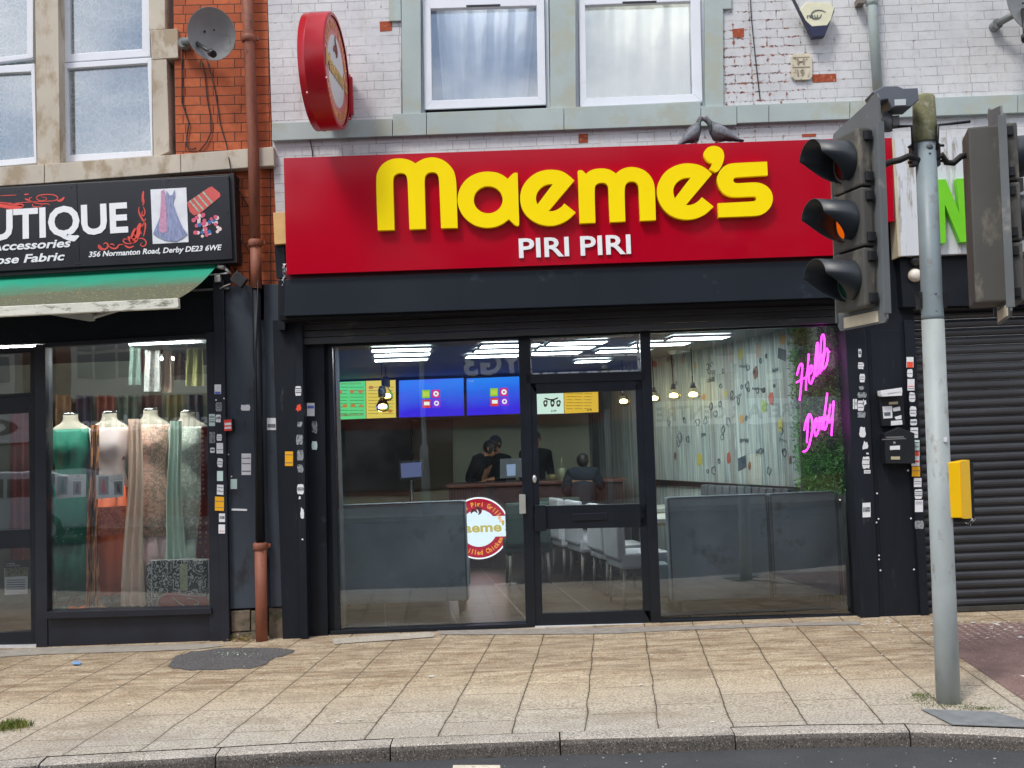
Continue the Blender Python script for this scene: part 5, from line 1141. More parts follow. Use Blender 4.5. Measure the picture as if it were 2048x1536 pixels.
mb = MB(); mb.hexa([Vector(p) for p in ((-1.92,.2,0),(-1.86,.2,0),(-3.3,7.6,0),(-3.36,7.6,0),(-1.92,.2,CZ),(-1.86,.2,CZ),(-3.3,7.6,CZ),(-3.36,7.6,CZ))]); mb.box(-1.9,-1.6,.16,.35,0,2.6); prw('side_wall', mb, MAT('grey_side_wall', S(70,76,80), .7))
mb = MB(); mb.box(-3.4, 3.0, 6.5, 6.6, 0, 2.6); prw('back_wall', mb, MAT('pale_green_back_wall', S(176,182,160), .7, var=.05, scale=1))
def wallpaper():
    m, t, b = nodes('timber_effect_wallpaper'); L = t.links.new; v = coords(t, rot=(0,0,math.radians(17)))
    s1 = noise(t, coords(t, (1,1,.035), rot=(0,0,0)), 26, 5, .7); s2 = noise(t, coords(t, (1,1,.02)), 7, 3); s3 = noise(t, coords(t, (1,1,.03)), 60, 4)
    c = mixc(t, ramp(t, s1, .38, .62), S(120,136,138), S(180,188,182)); c = mixc(t, mul(t, ramp(t, s2, .5, .66), .5), c, S(116,104,96)); c = mixc(t, mul(t, ramp(t, s3, .62, .68), .8), c, S(214,222,212)); c = mixc(t, mul(t, ramp(t, s3, .38, .33, False), .6), c, S(60,80,84))
    L(c, b.inputs['Base Color']); b.inputs['Roughness'].default_value = .6; return m
mb = MB(); A3, B3 = Vector((*WA, 0)), Vector((*WB2, 0)); up = Vector((0,0,1)); nn = (B3-A3).cross(up).normalized()   # faces the room?
if nn.x > 0: nn = -nn
mb.hexa([A3-nn*.06+up*0, A3, B3, B3-nn*.06, A3-nn*.06+up*CZ, A3+up*CZ, B3+up*CZ, B3-nn*.06+up*CZ])
fw = prw('feature_wall', mb, wallpaper())
def motif(pts, m_, fill=True):
    L = [Wpt(x, y, .0) for x, y in pts]
    mb = MB(); mb.face([p+nn*.004 for p in L]) ; return mb
MC = {k: MAT('motif_'+k, c, .6, var=.15, scale=60) for k, c in dict(red=S(164,84,68), yellow=S(176,166,78), brown=S(104,76,68), orange=S(176,136,80), dark=S(50,66,78), pink=S(160,142,134), green=S(140,160,96)).items()}
for nm, cx, cy, rx, ry in (('red',1543,797,8,17),('red',1458,915,6,16),('brown',1512,745,8,18),('yellow',1561,850,6,19),('yellow',1452,787,4,10),('yellow',1482,708,7,15),('pink',1366,718,6,15),('orange',1391,731,4,9),('orange',1566,677,9,14),('orange',1408,794,5,9),('brown',1500,931,4,12),('brown',1582,920,4,12),('pink',1463,712,6,22),('green',1528,812,9,18),('pink',1517,700,9,22),('yellow',1400,918,8,18),('brown',1351,912,4,10),('orange',1484,838,7,12),('red',1310,728,7,9)):
    q_ = random.Random(cx); part('motif', motif([(cx+rx*.75*math.cos(2*PI*k/18)*f_, cy+ry*.8*math.sin(2*PI*k/18)*f_) for k in range(18) for f_ in [q_.uniform(.75,1.1)]], nm), MC[nm], fw)
for q in ([(1557,695),(1573,700),(1572,723),(1556,716)], [(1476,917),(1492,910),(1493,934),(1477,943)]): part('motif_card', motif(q, 'dark'), MC['dark'], fw)
mb = MB()
def wtext(s, x0, x1, y, h, dy=0): 
    BL, BR = Wpt(x0, y)+nn*.006, Wpt(x1, y+dy)+nn*.006; TL, TR = Wpt(x0, y-h)+nn*.006, Wpt(x1, y+dy-h)+nn*.006; text(mb, s, BL, BR, TL, TR, .001, .005)
for s, x0, x1, y, h, dy in (('HOt',1513,1529,912,13,-6),('here',1506,1524,780,6,0),('salt',1428,1445,690,5,-3),('love',1462,1484,803,8,-12),('chilli',1416,1430,765,10,-2),('&',1374,1380,690,10,0),('yum',1403,1412,872,9,0),('spicy',1424,1432,748,12,0),('hot',1546,1558,745,9,-4),('eat',1480,1496,735,7,0),('grill',1480,1498,882,8,3),('peri',1560,1574,880,7,6)): wtext(s, x0, x1, y, h, dy)
R = random.Random(77)
for k in range(46):
    x, y = R.uniform(1325, 1580), R.uniform(700, 945)
    if y < 715+(1600-x)*.0-(x-1325)*.2+0: continue
    r = R.uniform(3, 7); a0 = R.uniform(0, 6); pts = []
    for j in range(9): a0 += R.uniform(.3, 1.3); pts.append((x+r*math.cos(a0)*.7*R.uniform(.5,1.1), y+r*1.5*math.sin(a0)*R.uniform(.5,1.1)))
    mb.tube([Wpt(*q)+nn*.005 for q in spline(pts, 3)], .0035, 4)
part('scribbles', mb, MC['dark'], fw)
# low dado: black trim and tufted bench back under the wallpaper
mb = MB(); P0, P1, P2, P3 = Wpt(1300,958), Wpt(1600,974), Wpt(1600,985), Wpt(1300,968); mb.hexa([P3, P2, P2+nn*.04, P3+nn*.04, P0, P1, P1+nn*.04, P0+nn*.04]); part('wall_trim', mb, BLACKPL, fw)

# ceiling panels: rows seen through the glass (x, depth)
PANEL = EMI('lit_ceiling_panel', (.93,1.0,.98), 13)
LP = [(-1.15,1.25,'leftmost ceiling panel of the front row, over the left window'),(-1.2,1.75,'leftmost ceiling panel of the second row'),(-1.28,2.35,'leftmost ceiling panel of the third row'),
      (-.10,1.25,'ceiling panel of the front row left of the door'),(-.18,1.75,'ceiling panel of the second row left of the door'),(-.30,2.35,'ceiling panel of the third row left of the door'),
      (.55,1.25,'ceiling panel of the front row above the door'),(.46,1.72,'ceiling panel of the second row above the door'),(.36,2.28,'ceiling panel of the third row above the door'),
      (1.72,1.25,'ceiling panel nearest the patterned wall, front row'),(1.42,1.75,'ceiling panel nearest the patterned wall, second row'),(1.1,2.35,'ceiling panel nearest the patterned wall, third row'),(.85,3.6,'small ceiling panel far back, seen through the transom')]
lp0 = None
for i, (x, y, l) in enumerate(LP):
    t0_ = thing('ceiling_light', 'lit white '+l, 'light', (x, y, CZ-.03), 'lit ceiling panels', math.radians(8))
    w_ = .28 if i < 12 else .2
    if i == 0 or i == 12:
        p = local(t0_); m_ = MB(); m_.box(-w_, w_, -.14, .14, 0, .004); fmb = MB()
        for a, b2, c_, d_ in ((-w_-.02,w_+.02,-.16,-.14),(-w_-.02,w_+.02,.14,.16),(-w_-.02,-w_,-.14,.14),(w_,w_+.02,-.14,.14)): fmb.box(a, b2, c_, d_, -.003, .02)
        pa = p('light_diffuser', m_, PANEL); pf = p('frame', fmb, MAT('panel_frame', S(190,194,194), .5)); lp0 = (pa, pf)
    else:
        for q in lp0: c = q.copy(); COL.objects.link(c); c.parent = t0_
for x, y, e in ((-.6,3.6,55),(.5,5.2,60),(1.2,2.4,16)):
    pass

# menu screens along the bulkhead
def emis_tex(name, fn):
    m = bpy.data.materials.new(name); m.use_nodes = True; t = m.node_tree; t.nodes.clear()
    o = t.nodes.new('ShaderNodeOutputMaterial'); e = t.nodes.new('ShaderNodeEmission'); c = fn(t); t.links.new(c, e.inputs[0]); e.inputs[1].default_value = 1.0; t.links.new(e.outputs[0], o.inputs[0]); return m
def blue(t):
    v = coords(t); sp = t.nodes.new('ShaderNodeSeparateXYZ'); t.links.new(v, sp.inputs[0]); n = noise(t, v, 1.6, 3)
    c = mixc(t, ramp(t, mul(t, sp.outputs[2], mul(t, n, .35), 'ADD'), 2.2, 2.62), (.03,.02,.62), (.02,.20,.75)); return mixc(t, mul(t, ramp(t, n, .5, .75), .6), c, (.10,.06,.80))
BLUE = emis_tex('blue_screen', blue)
SYY = 5.45
def screen(q, mats, label):
    o = thing('menu_screen', label, 'screen', at(q[0][0], q[2][1], SYY)); mb = MB(); mb.quad(q, SYY, .05, .004); part('screen_bezel', mb, BLACKPL, o)
    def ins(k): return [(q[0][0]+k,q[0][1]+k),(q[1][0]-k,q[1][1]+k),(q[2][0]-k,q[2][1]-k),(q[3][0]+k,q[3][1]-k)]
    for nm, qq, m_ in mats: 
        mb = MB(); mb.quad(qq, SYY-.004-(0 if nm == 'display' else .003), .003); part(nm, mb, m_, o)
    return o
GRN, YLW, WHT = EMI('green_menu', (.10,.55,.20), 1.0), EMI('yellow_menu', (.72,.55,.10), .9), EMI('white_menu', (.55,.72,.62), 1.0)
INKE = MAT('menu_ink', (.03,.05,.02), .6); FOOD = EMI('food_picture', (.55,.22,.05), .8)
s1 = screen([(655,762),(794,757),(794,838),(655,842)], [('display',[(655,765),(731,762),(732,837),(656,840)],GRN),('display',[(732,762),(791,760),(792,835),(733,837)],YLW)], 'menu screen with green and yellow halves hanging over the counter at the left')
mb = MB(); R = random.Random(2)
for cx_ in (668,700,737,765):
    for k in range(9):
        y = 774+k*6.6; x = cx_
        while x < cx_+(26 if cx_ < 730 else 20): w2_ = R.uniform(1.5, 4.5); mb.quad([(x,y),(x+w2_,y-.1),(x+w2_,y+.8),(x,y+.9)], SYY-.012, .002); x += w2_+1
part('menu_print', mb, INKE, s1)
mb = MB(); ptext(mb, 'PERFORMANCE SELECTION', (671,769.5), (722,768.3), 3, SYY-.013, .001); ptext(mb, 'ALL COMBINATIONS £3.99', (672,833), (727,831), 4.2, SYY-.013, .001, .02); part('menu_title', mb, EMI('dark_red_print', (.30,.02,.02), .6), s1)
mb = MB()
for x, y, r in ((679,784,6),(704,783,5),(721,783,5),(672,812,4),(690,812,5),(706,811,5),(722,812,4),(742,775,5),(780,822,5)): shape(mb, [ell(x, y, r, r*.7, 12)], SYY-.014, .002)
part('food_pictures', mb, FOOD, s1)
def icons(o, x0, y0, sx):
    for nm, dx, dy, c in (('green',0,0,(.25,.45,.03)),('pink',20,-.5,(.55,.02,.22)),('red',1,19.5,(.60,.04,.03)),('violet',21,18.5,(.22,.03,.62))):
        mb = MB(); mb.quad([(x0+dx,y0+dy),(x0+dx+16,y0+dy-.5),(x0+dx+16,y0+dy+16),(x0+dx,y0+dy+16.5)], SYY-.014, .003); ic = part('app_icon', mb, EMI('icon_'+nm+str(x0), c, 1.0), o, nm+' square icon')
        mb = MB()
        if nm == 'green':
            for k in range(3): mb.quad([(x0+3+k*4,y0+3),(x0+5+k*4,y0+3),(x0+5+k*4,y0+13),(x0+3+k*4,y0+13)], SYY-.018, .002)
        elif nm == 'pink': shape(mb, [ell(x0+dx+8, y0+dy+8, 5.5, 5.5, 16), ell(x0+dx+8, y0+dy+8, 2.2, 2.2, 12)], SYY-.016, .002)
        elif nm == 'red': mb.quad([(x0+dx+3,y0+dy+4),(x0+dx+14,y0+dy+4),(x0+dx+14,y0+dy+11),(x0+dx+3,y0+dy+11)], SYY-.018, .002)
        else: shape(mb, [ell(x0+dx+8, y0+dy+8, 5, 5, 16), ell(x0+dx+8, y0+dy+8, 2.5, 2.5, 12)], SYY-.016, .002)
        mb2 = part('icon_mark', mb, EMI('icon_white_'+nm+str(x0), (.75,.8,.75) if nm != 'green' else (.6,.7,.1), 1), o)
s2 = screen([(796,759),(930,754),(930,833),(796,837)], [('display',[(798,761),(927,756),(928,831),(798,835)],BLUE)], 'blue menu screen in the middle with four square icons'); icons(s2, 844, 780, 1)
s3 = screen([(931,754),(1062,750),(1063,829),(932,833)], [('display',[(933,757),(1060,752),(1061,826),(934,831)],BLUE)], 'blue menu screen beside the door frame with four square icons'); icons(s3, 980, 776.5, 1)
mb = MB(); ptext(mb, '11:16', (937,763.5), (947,763), 2.6, SYY-.014, .001); part('clock_digits', mb, EMI('white_digits', (.5,.6,.8), 1), s3)
s4 = screen([(1064,786-4),(1198,782-4),(1199,827),(1065,830)], [('display',[(1066,786-3),(1127,785-3),(1128,827),(1066,828.5)],WHT),('display',[(1128,785-3),(1196,783-3),(1197,824),(1129,827)],EMI('amber_menu', (.80,.50,.05), .8))], 'menu screen with white and amber halves seen through the door glass')
mb = MB(); R = random.Random(4)
for x in (1091,1105,1117): shape(mb, [sl([(x-5,801),(x+5,800),(x+3,813),(x-3,814)], it=1), ell(x, 806, 2, 3, 8)], SYY-.014, .002)
shape(mb, [sl([(1089,795),(1104,799),(1116,794),(1117,797),(1104,802),(1089,798)], it=1)], SYY-.014, .002)
ptext(mb, '£3.99', (1102,824), (1113,823.7), 4, SYY-.014, .001, .02); ptext(mb, '£4.99', (1174,822), (1184,821.7), 3.6, SYY-.014, .001, .02)
for cx_ in (1133,1150,1169):
    for k in range(6):
        y = 787+k*6; x = cx_
        while x < cx_+13: w2_ = R.uniform(1.5, 4); mb.quad([(x,y),(x+w2_,y-.1),(x+w2_,y+.8),(x,y+.9)], SYY-.012, .002); x += w2_+1
part('menu_print', mb, INKE, s4)
# bulkhead over the screens, door and panels behind the counter
mb = MB(); mb.quad([(825,842),(905,838),(906,975),(828,980)], 6.4, .05); prw('inner_door', mb, MAT('brown_door', S(84,70,50), .5, var=.15, scale=4))
mb = MB(); mb.quad([(650,842),(822,842),(826,985),(650,985)], 6.3, .05); prw('dark_alcove', mb, MAT('dark_alcove_paint', S(58,52,50), .7, var=.2, scale=6))
mb = MB(); mb.quad([(1186,820),(1212,818),(1212,985),(1186,985)], 6.0, .1); prw('dark_column', mb, MAT('black_column', S(22,24,26), .5))
# counter with ribbed dark front
ct = thing('counter', 'dark ribbed serving counter with a brown top, across the back of the takeaway', 'counter', at(1010, 1138, 4.2))
CY = 4.2; l_, r_ = at(900,1060,CY).x, at(1250,1060,CY).x; zt = at(1000,972,CY).z
mb = MB(); n_ = 60; mb.box(l_, r_, CY+.03, CY+.6, .036, zt)
for k in range(n_): x = l_+(r_-l_)*k/n_; mb.box(x, x+(r_-l_)/n_*.55, CY, CY+.03, .04, zt-.002)
part('ribbed_front', mb, MAT('ribbed_dark_wood', S(62,52,56), .5, var=.3, scale=9), ct)
mb = MB(); mb.box(l_-.03, r_+.03, CY-.04, CY+.64, zt, zt+.04, .004); part('counter_top', mb, MAT('brown_top', S(96,60,50), .4), ct)
# round illuminated sign on the counter front
rs = thing('round_sign', 'round red and white light-up sign on the front of the counter', 'sign', at(958, 1056, CY-.05))
cc = at(958, 1056, CY-.02); r0 = 61/FL*(CY-CAMP.y)
def F(u, v, w_=0): return Vector((cc.x+u, cc.y-w_, cc.z+v))
MF = Matrix.Translation(cc) @ Matrix.Rotation(PI/2, 4, 'X')
mb = MB(); mb.lathe([(0,.0),(r0,0),(r0,.03),(r0*.955,.032)], MF, 64, False); part('white_rim', mb, EMI('sign_white', (.92,.95,1), 1.0), rs)
mb = MB(); mb.lathe([(r0*.955,.031),(r0*.6,.031)], MF, 64, False); part('red_ring', mb, EMI('sign_red', (.42,.012,.04), .9), rs)
mb = MB(); mb.lathe([(r0*.6,.0305),(0,.0305)], MF, 64, False); mb.hexa([F(-r0*1.05,-.11,.034), F(r0*1.02,-.11,.034), F(r0*1.02,-.11,.032), F(-r0*1.05,-.11,.032), F(-r0*1.05,.14,.034), F(r0*1.02,.14,.034), F(r0*1.02,.14,.032), F(-r0*1.05,.14,.032)]); part('white_centre', mb, EMI('sign_centre', (.72,.84,.95), 1.0), rs)
mb = MB(); fn = lambda u, v: F(u, v, .038)
arc_text(mb, 'Piri Piri Grilled', fn, r0*.78, -1.0, 1.35, .06, bold=.03); SOR = EMI('sign_orange', (.85,.36,.05), 1.0); part('ring_lettering', mb, SOR, rs); mb = MB(); arc_text(mb, 'Grilled Chicken', fn, r0*.78, PI+.75, PI-1.15, .06, True, bold=.03); part('ring_lettering', mb, SOR, rs)
mb = MB(); text(mb, "Maeme's", F(-.34,-.05,.036), F(.40,-.05,.036), F(-.34,.07,.036), None, .002, .03); part('name_lettering', mb, EMI('sign_gold', (.62,.52,.12), .8), rs)
mb = MB(); flame(mb, lambda x, y, z: F(x-.01, y*.9+.06, .036+z*.3)); part('flame_mark', mb, MAT('maroon_mark', S(110,20,44), .5), rs)
# pendant lamps
LAMP = EMI('lamp_filament', (1.0,.80,.30), 14)
def pendant(px, py, Y, label, shade):
    c = at(px, py, Y); o = thing('pendant_lamp', label, 'lamp', c, 'hanging bulbs over the tables')
    mb = MB(); mb.tube([c+Vector((0,0,.10)), Vector((c.x, c.y, CZ))], .006, 6); part('cord', mb, BLACKPL, o)
    mb = MB(); T = Matrix.Translation(c+Vector((0,0,.05)))
    mb.lathe([(.02,.03),(.025,0),(.03,-.01),(.02,.05),(0,.06)] if not shade else [(.0,.16),(.03,.15),(.045,.11),(.045,.03),(.03,.02)], T, 18); part('lamp_cap', mb, MAT('dark_cap', S(60,66,80), .5), o)
    mb = MB(); mb.lathe([(.02,.02),(.05,-.02),(.075,-.07),(.07,-.11),(.04,-.135),(0,-.14)], T, 20)
    gm = bpy.data.materials.get('bulb_glass')
    if not gm:
        gm, t, b = nodes('bulb_glass'); b.inputs['Transmission Weight'].default_value = 1; b.inputs['Roughness'].default_value = .02; b.inputs['IOR'].default_value = 1.1; b.inputs['Base Color'].default_value = (1,.93,.8,1)
    part('bulb', mb, gm, o); mb = MB(); mb.lathe([(0,-.05),(.035,-.06),(.045,-.08),(.035,-.095),(0,-.10)], T, 14); part('filament', mb, LAMP, o)
for a in ((765,808,2.9,'glowing hanging bulb behind the left window, the lower one in front of the yellow menu',1),(773,787,3.4,'glowing hanging bulb behind the left window, the upper one with a dark cap',1),(1247,798,4.0,'small glowing hanging bulb seen at the right edge of the door glass',0),(1308,792,3.6,'glowing hanging bulb just right of the door frame',0),(1347,786,3.0,'glowing hanging bulb in front of the patterned wall, middle of the row',0),(1386,784,2.6,'glowing hanging bulb in front of the patterned wall, right end of the row',0)): pendant(*a)
sc_ = thing('security_camera', 'small white dome camera under the ceiling beside the patterned wall', 'camera', at(1344, 703, 2.9))
c = at(1344, 702, 2.9); mb = MB(); mb.lathe([(0,-.07),(.03,-.062),(.05,-.03),(.055,0)], Matrix.Translation(c+Vector((0,0,.03))), 18); part('dome', mb, MAT('white_dome', S(190,190,186), .3), sc_)
mb = MB(); mb.lathe([(.065,0),(.065,.03),(0,.03)], Matrix.Translation(c+Vector((0,0,.03))), 18); part('dome_base', mb, PAPER, sc_)

# hedge wall, neon, slats
HA, HB = (2.50, .74), (2.83, .10)
hg = MB(); hm = [MAT('hedge_leaf_%d' % i, c, .5, var=.25, scale=30) for i, c in enumerate(((.08,.34,.05),(.16,.52,.08),(.035,.14,.035),(.26,.62,.16)))]
hA, hB = Vector((*HA, 0)), Vector((*HB, 0)); hd_ = (hB-hA).normalized(); hn = hd_.cross(Vector((0,0,1))).normalized()
if hn.y > 0 and hn.x > 0: hn = -hn
zlo = at(1650, 986, .4).z
hg.mi = 2; hg.hexa([hA-hn*.03+up*zlo, hA+up*zlo, hB+up*zlo, hB-hn*.03+up*zlo, hA-hn*.03+up*CZ, hA+up*CZ, hB+up*CZ, hB-hn*.03+up*CZ])
R = random.Random(21); Lw = (hB-hA).length
for k in range(7000):
    f = R.random(); zc = R.uniform(zlo-.01, CZ-.01); p = hA+hd_*(Lw*(f*1.04-.02))+up*zc+hn*R.uniform(0, .06)
    d = (hn*R.uniform(.1,1)+hd_*R.gauss(0,.8)+up*R.gauss(.1,.7)).normalized(); s_ = d.cross(hn+up*R.gauss(0,.5)).normalized()
    ln, wd = R.uniform(.018,.05), R.uniform(.003,.007)
    q = noise_i = math.sin(f*17+zc*9)+math.sin(zc*23+f*5)+R.gauss(0,.7); hg.mi = 0 if q > .2 else (1 if q > -.8 else 2)
    if R.random() < .08: hg.mi = 3
    hg.face([p, p+d*ln*.5+s_*wd, p+d*ln, p+d*ln*.5-s_*wd])
lone('hedge_panel', hg, hm, 'artificial green leaf wall panel behind the pink neon lettering', 'leaf wall')
def hp(px, py, off=.09): return atw(px, py, HA, HB, 0)+hn*off
ne = thing('neon_sign', 'pink neon handwriting reading Hello Derby on the green leaf wall', 'neon sign', hp(1640, 900))
NEON = EMI('pink_neon', (1.0,.05,.85), 3.2)
def c5(P): return [(1590+x/5.484, 640+y/5.484) for x, y in P]
W1 = [[(105,605),(125,530),(145,485),(165,490),(160,590),(150,740),(135,880)], [(235,370),(225,520),(208,660),(205,770)], [(100,685),(150,655),(200,630),(240,600)],
      [(240,600),(270,560),(275,510),(255,505),(238,580),(240,670),(262,695),(290,620),(315,520)], [(290,640),(310,430),(325,270),(340,265),(335,400),(315,560),(320,620)], [(335,600),(360,400),(378,185),(405,180),(405,330),(370,500),(360,590)],
      [(380,560),(405,400),(425,320),(445,330),(445,430),(420,510),(395,530),(390,420)], [(430,330),(455,345),(465,350)], [(310,430),(330,350),(350,420)], [(350,470),(375,380),(395,450)]]
W2 = [[(215,1345),(222,1200),(235,1060),(270,1080),(275,1200),(245,1350),(215,1420),(175,1440)], [(185,1210),(205,1110),(240,1030),(265,1060)], [(290,1130),(310,1180),(330,1110),(315,1080),(295,1180),(315,1270),(345,1180),(355,1060)], [(355,1060),(350,1200),(365,1100),(385,1070),(380,1200)],
      [(440,800),(420,960),(400,1150),(415,1200),(440,1120),(435,1050),(410,1100)], [(475,920),(455,1080),(470,1120),(500,1040)], [(510,885),(500,1050),(485,1265)]]
for nm, W_ in (('word_hello', W1), ('word_derby', W2)):
    mb = MB()
    for P in W_: mb.tube([hp(*q) for q in spline(c5(P), 5)], .0078, 8)
    part(nm, mb, NEON, ne)
mb = MB()
for x, y in ((1613,805),(1632,708),(1668,785),(1628,790)): mb.tube([hp(x,y,.03), hp(x,y,.09)], .006, 6)
mb.tube([hp(1608,700,.05), hp(1612,980,.05)], .008, 6); part('standoffs', mb, MAT('clear_standoff', S(150,150,140), .3), ne)
mb = MB(); a0, b0 = Vector((2.62,.60,0)), Vector((2.84,.16,0)); dd = (b0-a0); z1 = zlo
for k in range(9): 
    p = a0+dd*(k/9); q = a0+dd*((k+.72)/9); mb.hexa([p+up*.04, q+up*.04, q+hn*-.02+up*.04, p+hn*-.02+up*.04, p+up*z1, q+up*z1, q-hn*.02+up*z1, p-hn*.02+up*z1])
lone('slatted_panel', mb, MAT('light_timber_slats', S(150,130,92), .5, var=.15, scale=10, stretch=(1,1,.2)), 'light timber slatted panel below the green leaf wall at the right window edge', 'panel')

# sofas
def vel(name, c): return MAT(name, c, .75, var=.22, scale=2.2, bmp=.2, bs=120, dirt=tuple(x*.6 for x in c), dscale=3, dth=.56, spec=.25)
VEL = vel('grey_blue_velour', S(122,136,146)); VELD = vel('dark_velour', S(84,92,98))
def sofa(label, x0, x1, Y, zt_, split=None, arm=None, name='sofa'):
    o = thing(name, label, 'sofa', ((x0+x1)/2, Y, .035)); zb = .13
    xs = [x0, x1] if not split else [x0, split, x1]
    for a, b2 in zip(xs, xs[1:]):
        mb = MB(); mb.box(a+.004, b2-.004, Y, Y+.16, zb, zt_, .022); part('sofa_back', mb, VEL, o)
    mb = MB()
    for a, b2 in zip(xs, xs[1:]): mb.tube([(a+.02,Y-.002,zb+.01),(a+.02,Y-.002,zt_-.02),(a+.04,Y-.002,zt_-.006),(b2-.04,Y-.002,zt_-.006),(b2-.02,Y-.002,zt_-.02),(b2-.02,Y-.002,zb+.01)], .006, 6)
    part('piping', mb, VELD, o)
    mb = MB(); mb.box(x0+.02, x1-.02, Y+.16, Y+.7, zb+.05, .46, .03); part('seat_cushion', mb, VELD, o)
    mb = MB()
    for a in (x0+.08, x1-.08):
        for yy in (Y+.06, Y+.6): mb.lathe([(0,0),(.02,0),(.028,zb-.035)], Matrix.Translation((a, yy, .035)), 10)
    part('feet', mb, BLACKPL, o)
    if arm:
        mb = MB(); mb.box(*arm, .022); part('arm_cushion', mb, VEL, o)
    return o
xa = at(935, 1100, .82).x
sofa('grey upholstered booth sofa seen from behind at the left window', -1.84, xa, .82, at(800,1006,.82).z)
x0_, xs_, x1_ = at(1337,1100,.33).x, at(1542,1100,.33).x, at(1681,1100,.33).x
so2 = sofa('grey upholstered booth sofa in two sections behind the right window', x0_, x1_, .33, at(1500,989,.33).z, xs_, (at(1320,1170,.4).x, x0_+.02, .46, .85, .14, at(1330,1130,.4).z))
# tufted bench along the patterned wall
bt_ = thing('wall_bench', 'grey tufted bench back running along the patterned wall', 'bench', Wpt(1500, 985)+nn*.2)
for k in range(12):
    xa_, xb_ = 1425+k*15, 1425+(k+.9)*15
    p, q = Wpt(xa_, 968+k*.8, -.0)+nn*.05, Wpt(xb_, 968+k*.8)+nn*.05; p2, q2 = Vector((p.x,p.y,.4)), Vector((q.x,q.y,.4))
    mb = MB(); mb.hexa([p2, q2, q2+nn*.1, p2+nn*.1, p, q, q+nn*.1, p+nn*.1], .02); part('tufted_panel', mb, VELD, bt_)
mb = MB(); p, q = Wpt(1425,975)+nn*.1, Wpt(1590,980)+nn*.1; mb.hexa([Vector((p.x,p.y,.2)), Vector((q.x,q.y,.2)), Vector((q.x,q.y,.2))+nn*.4, Vector((p.x,p.y,.2))+nn*.4, Vector((p.x,p.y,.45)), Vector((q.x,q.y,.45)), Vector((q.x,q.y,.45))+nn*.4, Vector((p.x,p.y,.45))+nn*.4], .01); part('bench_seat', mb, VELD, bt_)
# tables and chairs
def table(x, y, rz, label):
    o = thing('dining_table', label, 'table', (x, y, .035), 'tables beside the patterned wall', rz); p = local(o)
    mb = MB()
    for k in range(6): mb.box(-.55, .55, -.36+k*.12, -.25+k*.12, .70, .735, .003)
    p('table_top', mb, MAT('slatted_white_top', S(186,190,184), .4)); mb = MB(); mb.box(-.56,.56,-.37,.37,.67,.70); p('table_edge', mb, MAT('timber_edge', S(150,134,104), .5))
    mb = MB(); mb.box(-.03,.03,-.03,.03,.03,.67); mb.box(-.25,.25,-.2,.2,0,.03,.004); p('pedestal', mb, BLACKPL)
RZ = math.radians(17)
table(1.60, 1.75, RZ, 'white slatted table top just visible between the door and the right sofa')
table(1.22, 3.1, RZ, 'second white slatted table further back beside the patterned wall')
CHW = MAT('pale_grey_upholstery', S(168,170,176), .75, var=.08, scale=4, bmp=.1, bs=90)
CHG = vel('dark_green_upholstery', S(52,68,66))
def chair_parts(o, m_):
    p = local(o); mb = MB(); mb.box(-.24, .24, -.25, .25, .34, .48, .03); p('seat', mb, m_)
    mb = MB(); mb.box(-.27, -.19, -.24, .24, .42, .88, .03); p('backrest', mb, m_)
    for sx in (-.2, .2):
        for sy in (-.2, .2):
            mb = MB(); mb.tube([(sx*1.1, sy*1.1, 0), (sx, sy, .34)], [.013,.02], 8); p('leg', mb, MAT('chair_leg', S(120,116,108), .5) if 'chair_leg' not in bpy.data.materials else bpy.data.materials['chair_leg'])
def place(o, x, y, rz, label):
    c = o.copy(); COL.objects.link(c); c.location = (x, y, .035); c.rotation_euler = (0,0,rz); c['label'] = label
    for ch in [q for q in bpy.data.objects if q.parent == o]: d = ch.copy(); COL.objects.link(d); d.parent = c
c0 = thing('chair', 'nearest pale grey padded chair, seen through the lower door glass', 'chair', (1.02, .95, .035), 'pale chairs beside the tables', math.radians(12)); chair_parts(c0, CHW)
for x, y, l in ((.92,1.75,'second nearest pale grey padded chair behind the lower door glass'),(.72,2.55,'third pale grey padded chair behind the lower door glass'),(.55,3.2,'farthest pale grey padded chair, near the counter')): place(c0, x, y, math.radians(14), l)
c1 = thing('chair', 'dark green padded chair in front of the counter, right of the round sign', 'chair', (-.01, 2.7, .035), 'dark chairs', math.radians(95)); chair_parts(c1, CHG)
place(c1, .42, 3.5, math.radians(80), 'dark green padded chair nearest the counter')
# things on the counter
tm = thing('till', 'white till screen with a dark printed front on the counter', 'till', at(1020, 968, CY+.1))
mb = MB(); mb.quad([(1000,918),(1044,916),(1044,955),(1000,957)], CY+.08, .05, .006); part('screen_case', mb, MAT('till_grey', S(96,100,106), .5), tm); mb = MB(); mb.quad([(1013,929),(1031,928),(1031,951),(1014,952)], CY+.07, .008); part('display', mb, EMI('till_display', (.20,.26,.38), 1), tm); mb = MB(); mb.box(*(lambda p: (p.x-.06,p.x+.06,p.y,p.y+.1,zt+.04,p.z))(at(1022,955,CY+.12))); part('stand', mb, BLACKPL, tm)
kk_ = thing('order_tablet', 'tablet on a tall stand with a bright display, behind the left booth sofa', 'tablet', at(820, 1130, 3.2))
mb = MB(); mb.quad([(797,923),(846,920),(847,958),(799,961)], 3.2, .03, .004); part('tablet_case', mb, BLACKPL, kk_); mb = MB(); mb.quad([(801,927),(842,924),(843,953),(803,956)], 3.195, .004); part('display', mb, EMI('tablet_display', (.10,.12,.24), .8), kk_)
mb = MB(); p = at(822, 960, 3.22); mb.tube([p, (p.x, p.y, .05)], .02, 8); mb.lathe([(0,.02),(.16,.015),(.17,0)], Matrix.Translation((p.x,p.y,.036)), 20); part('stand', mb, BLACKPL, kk_)
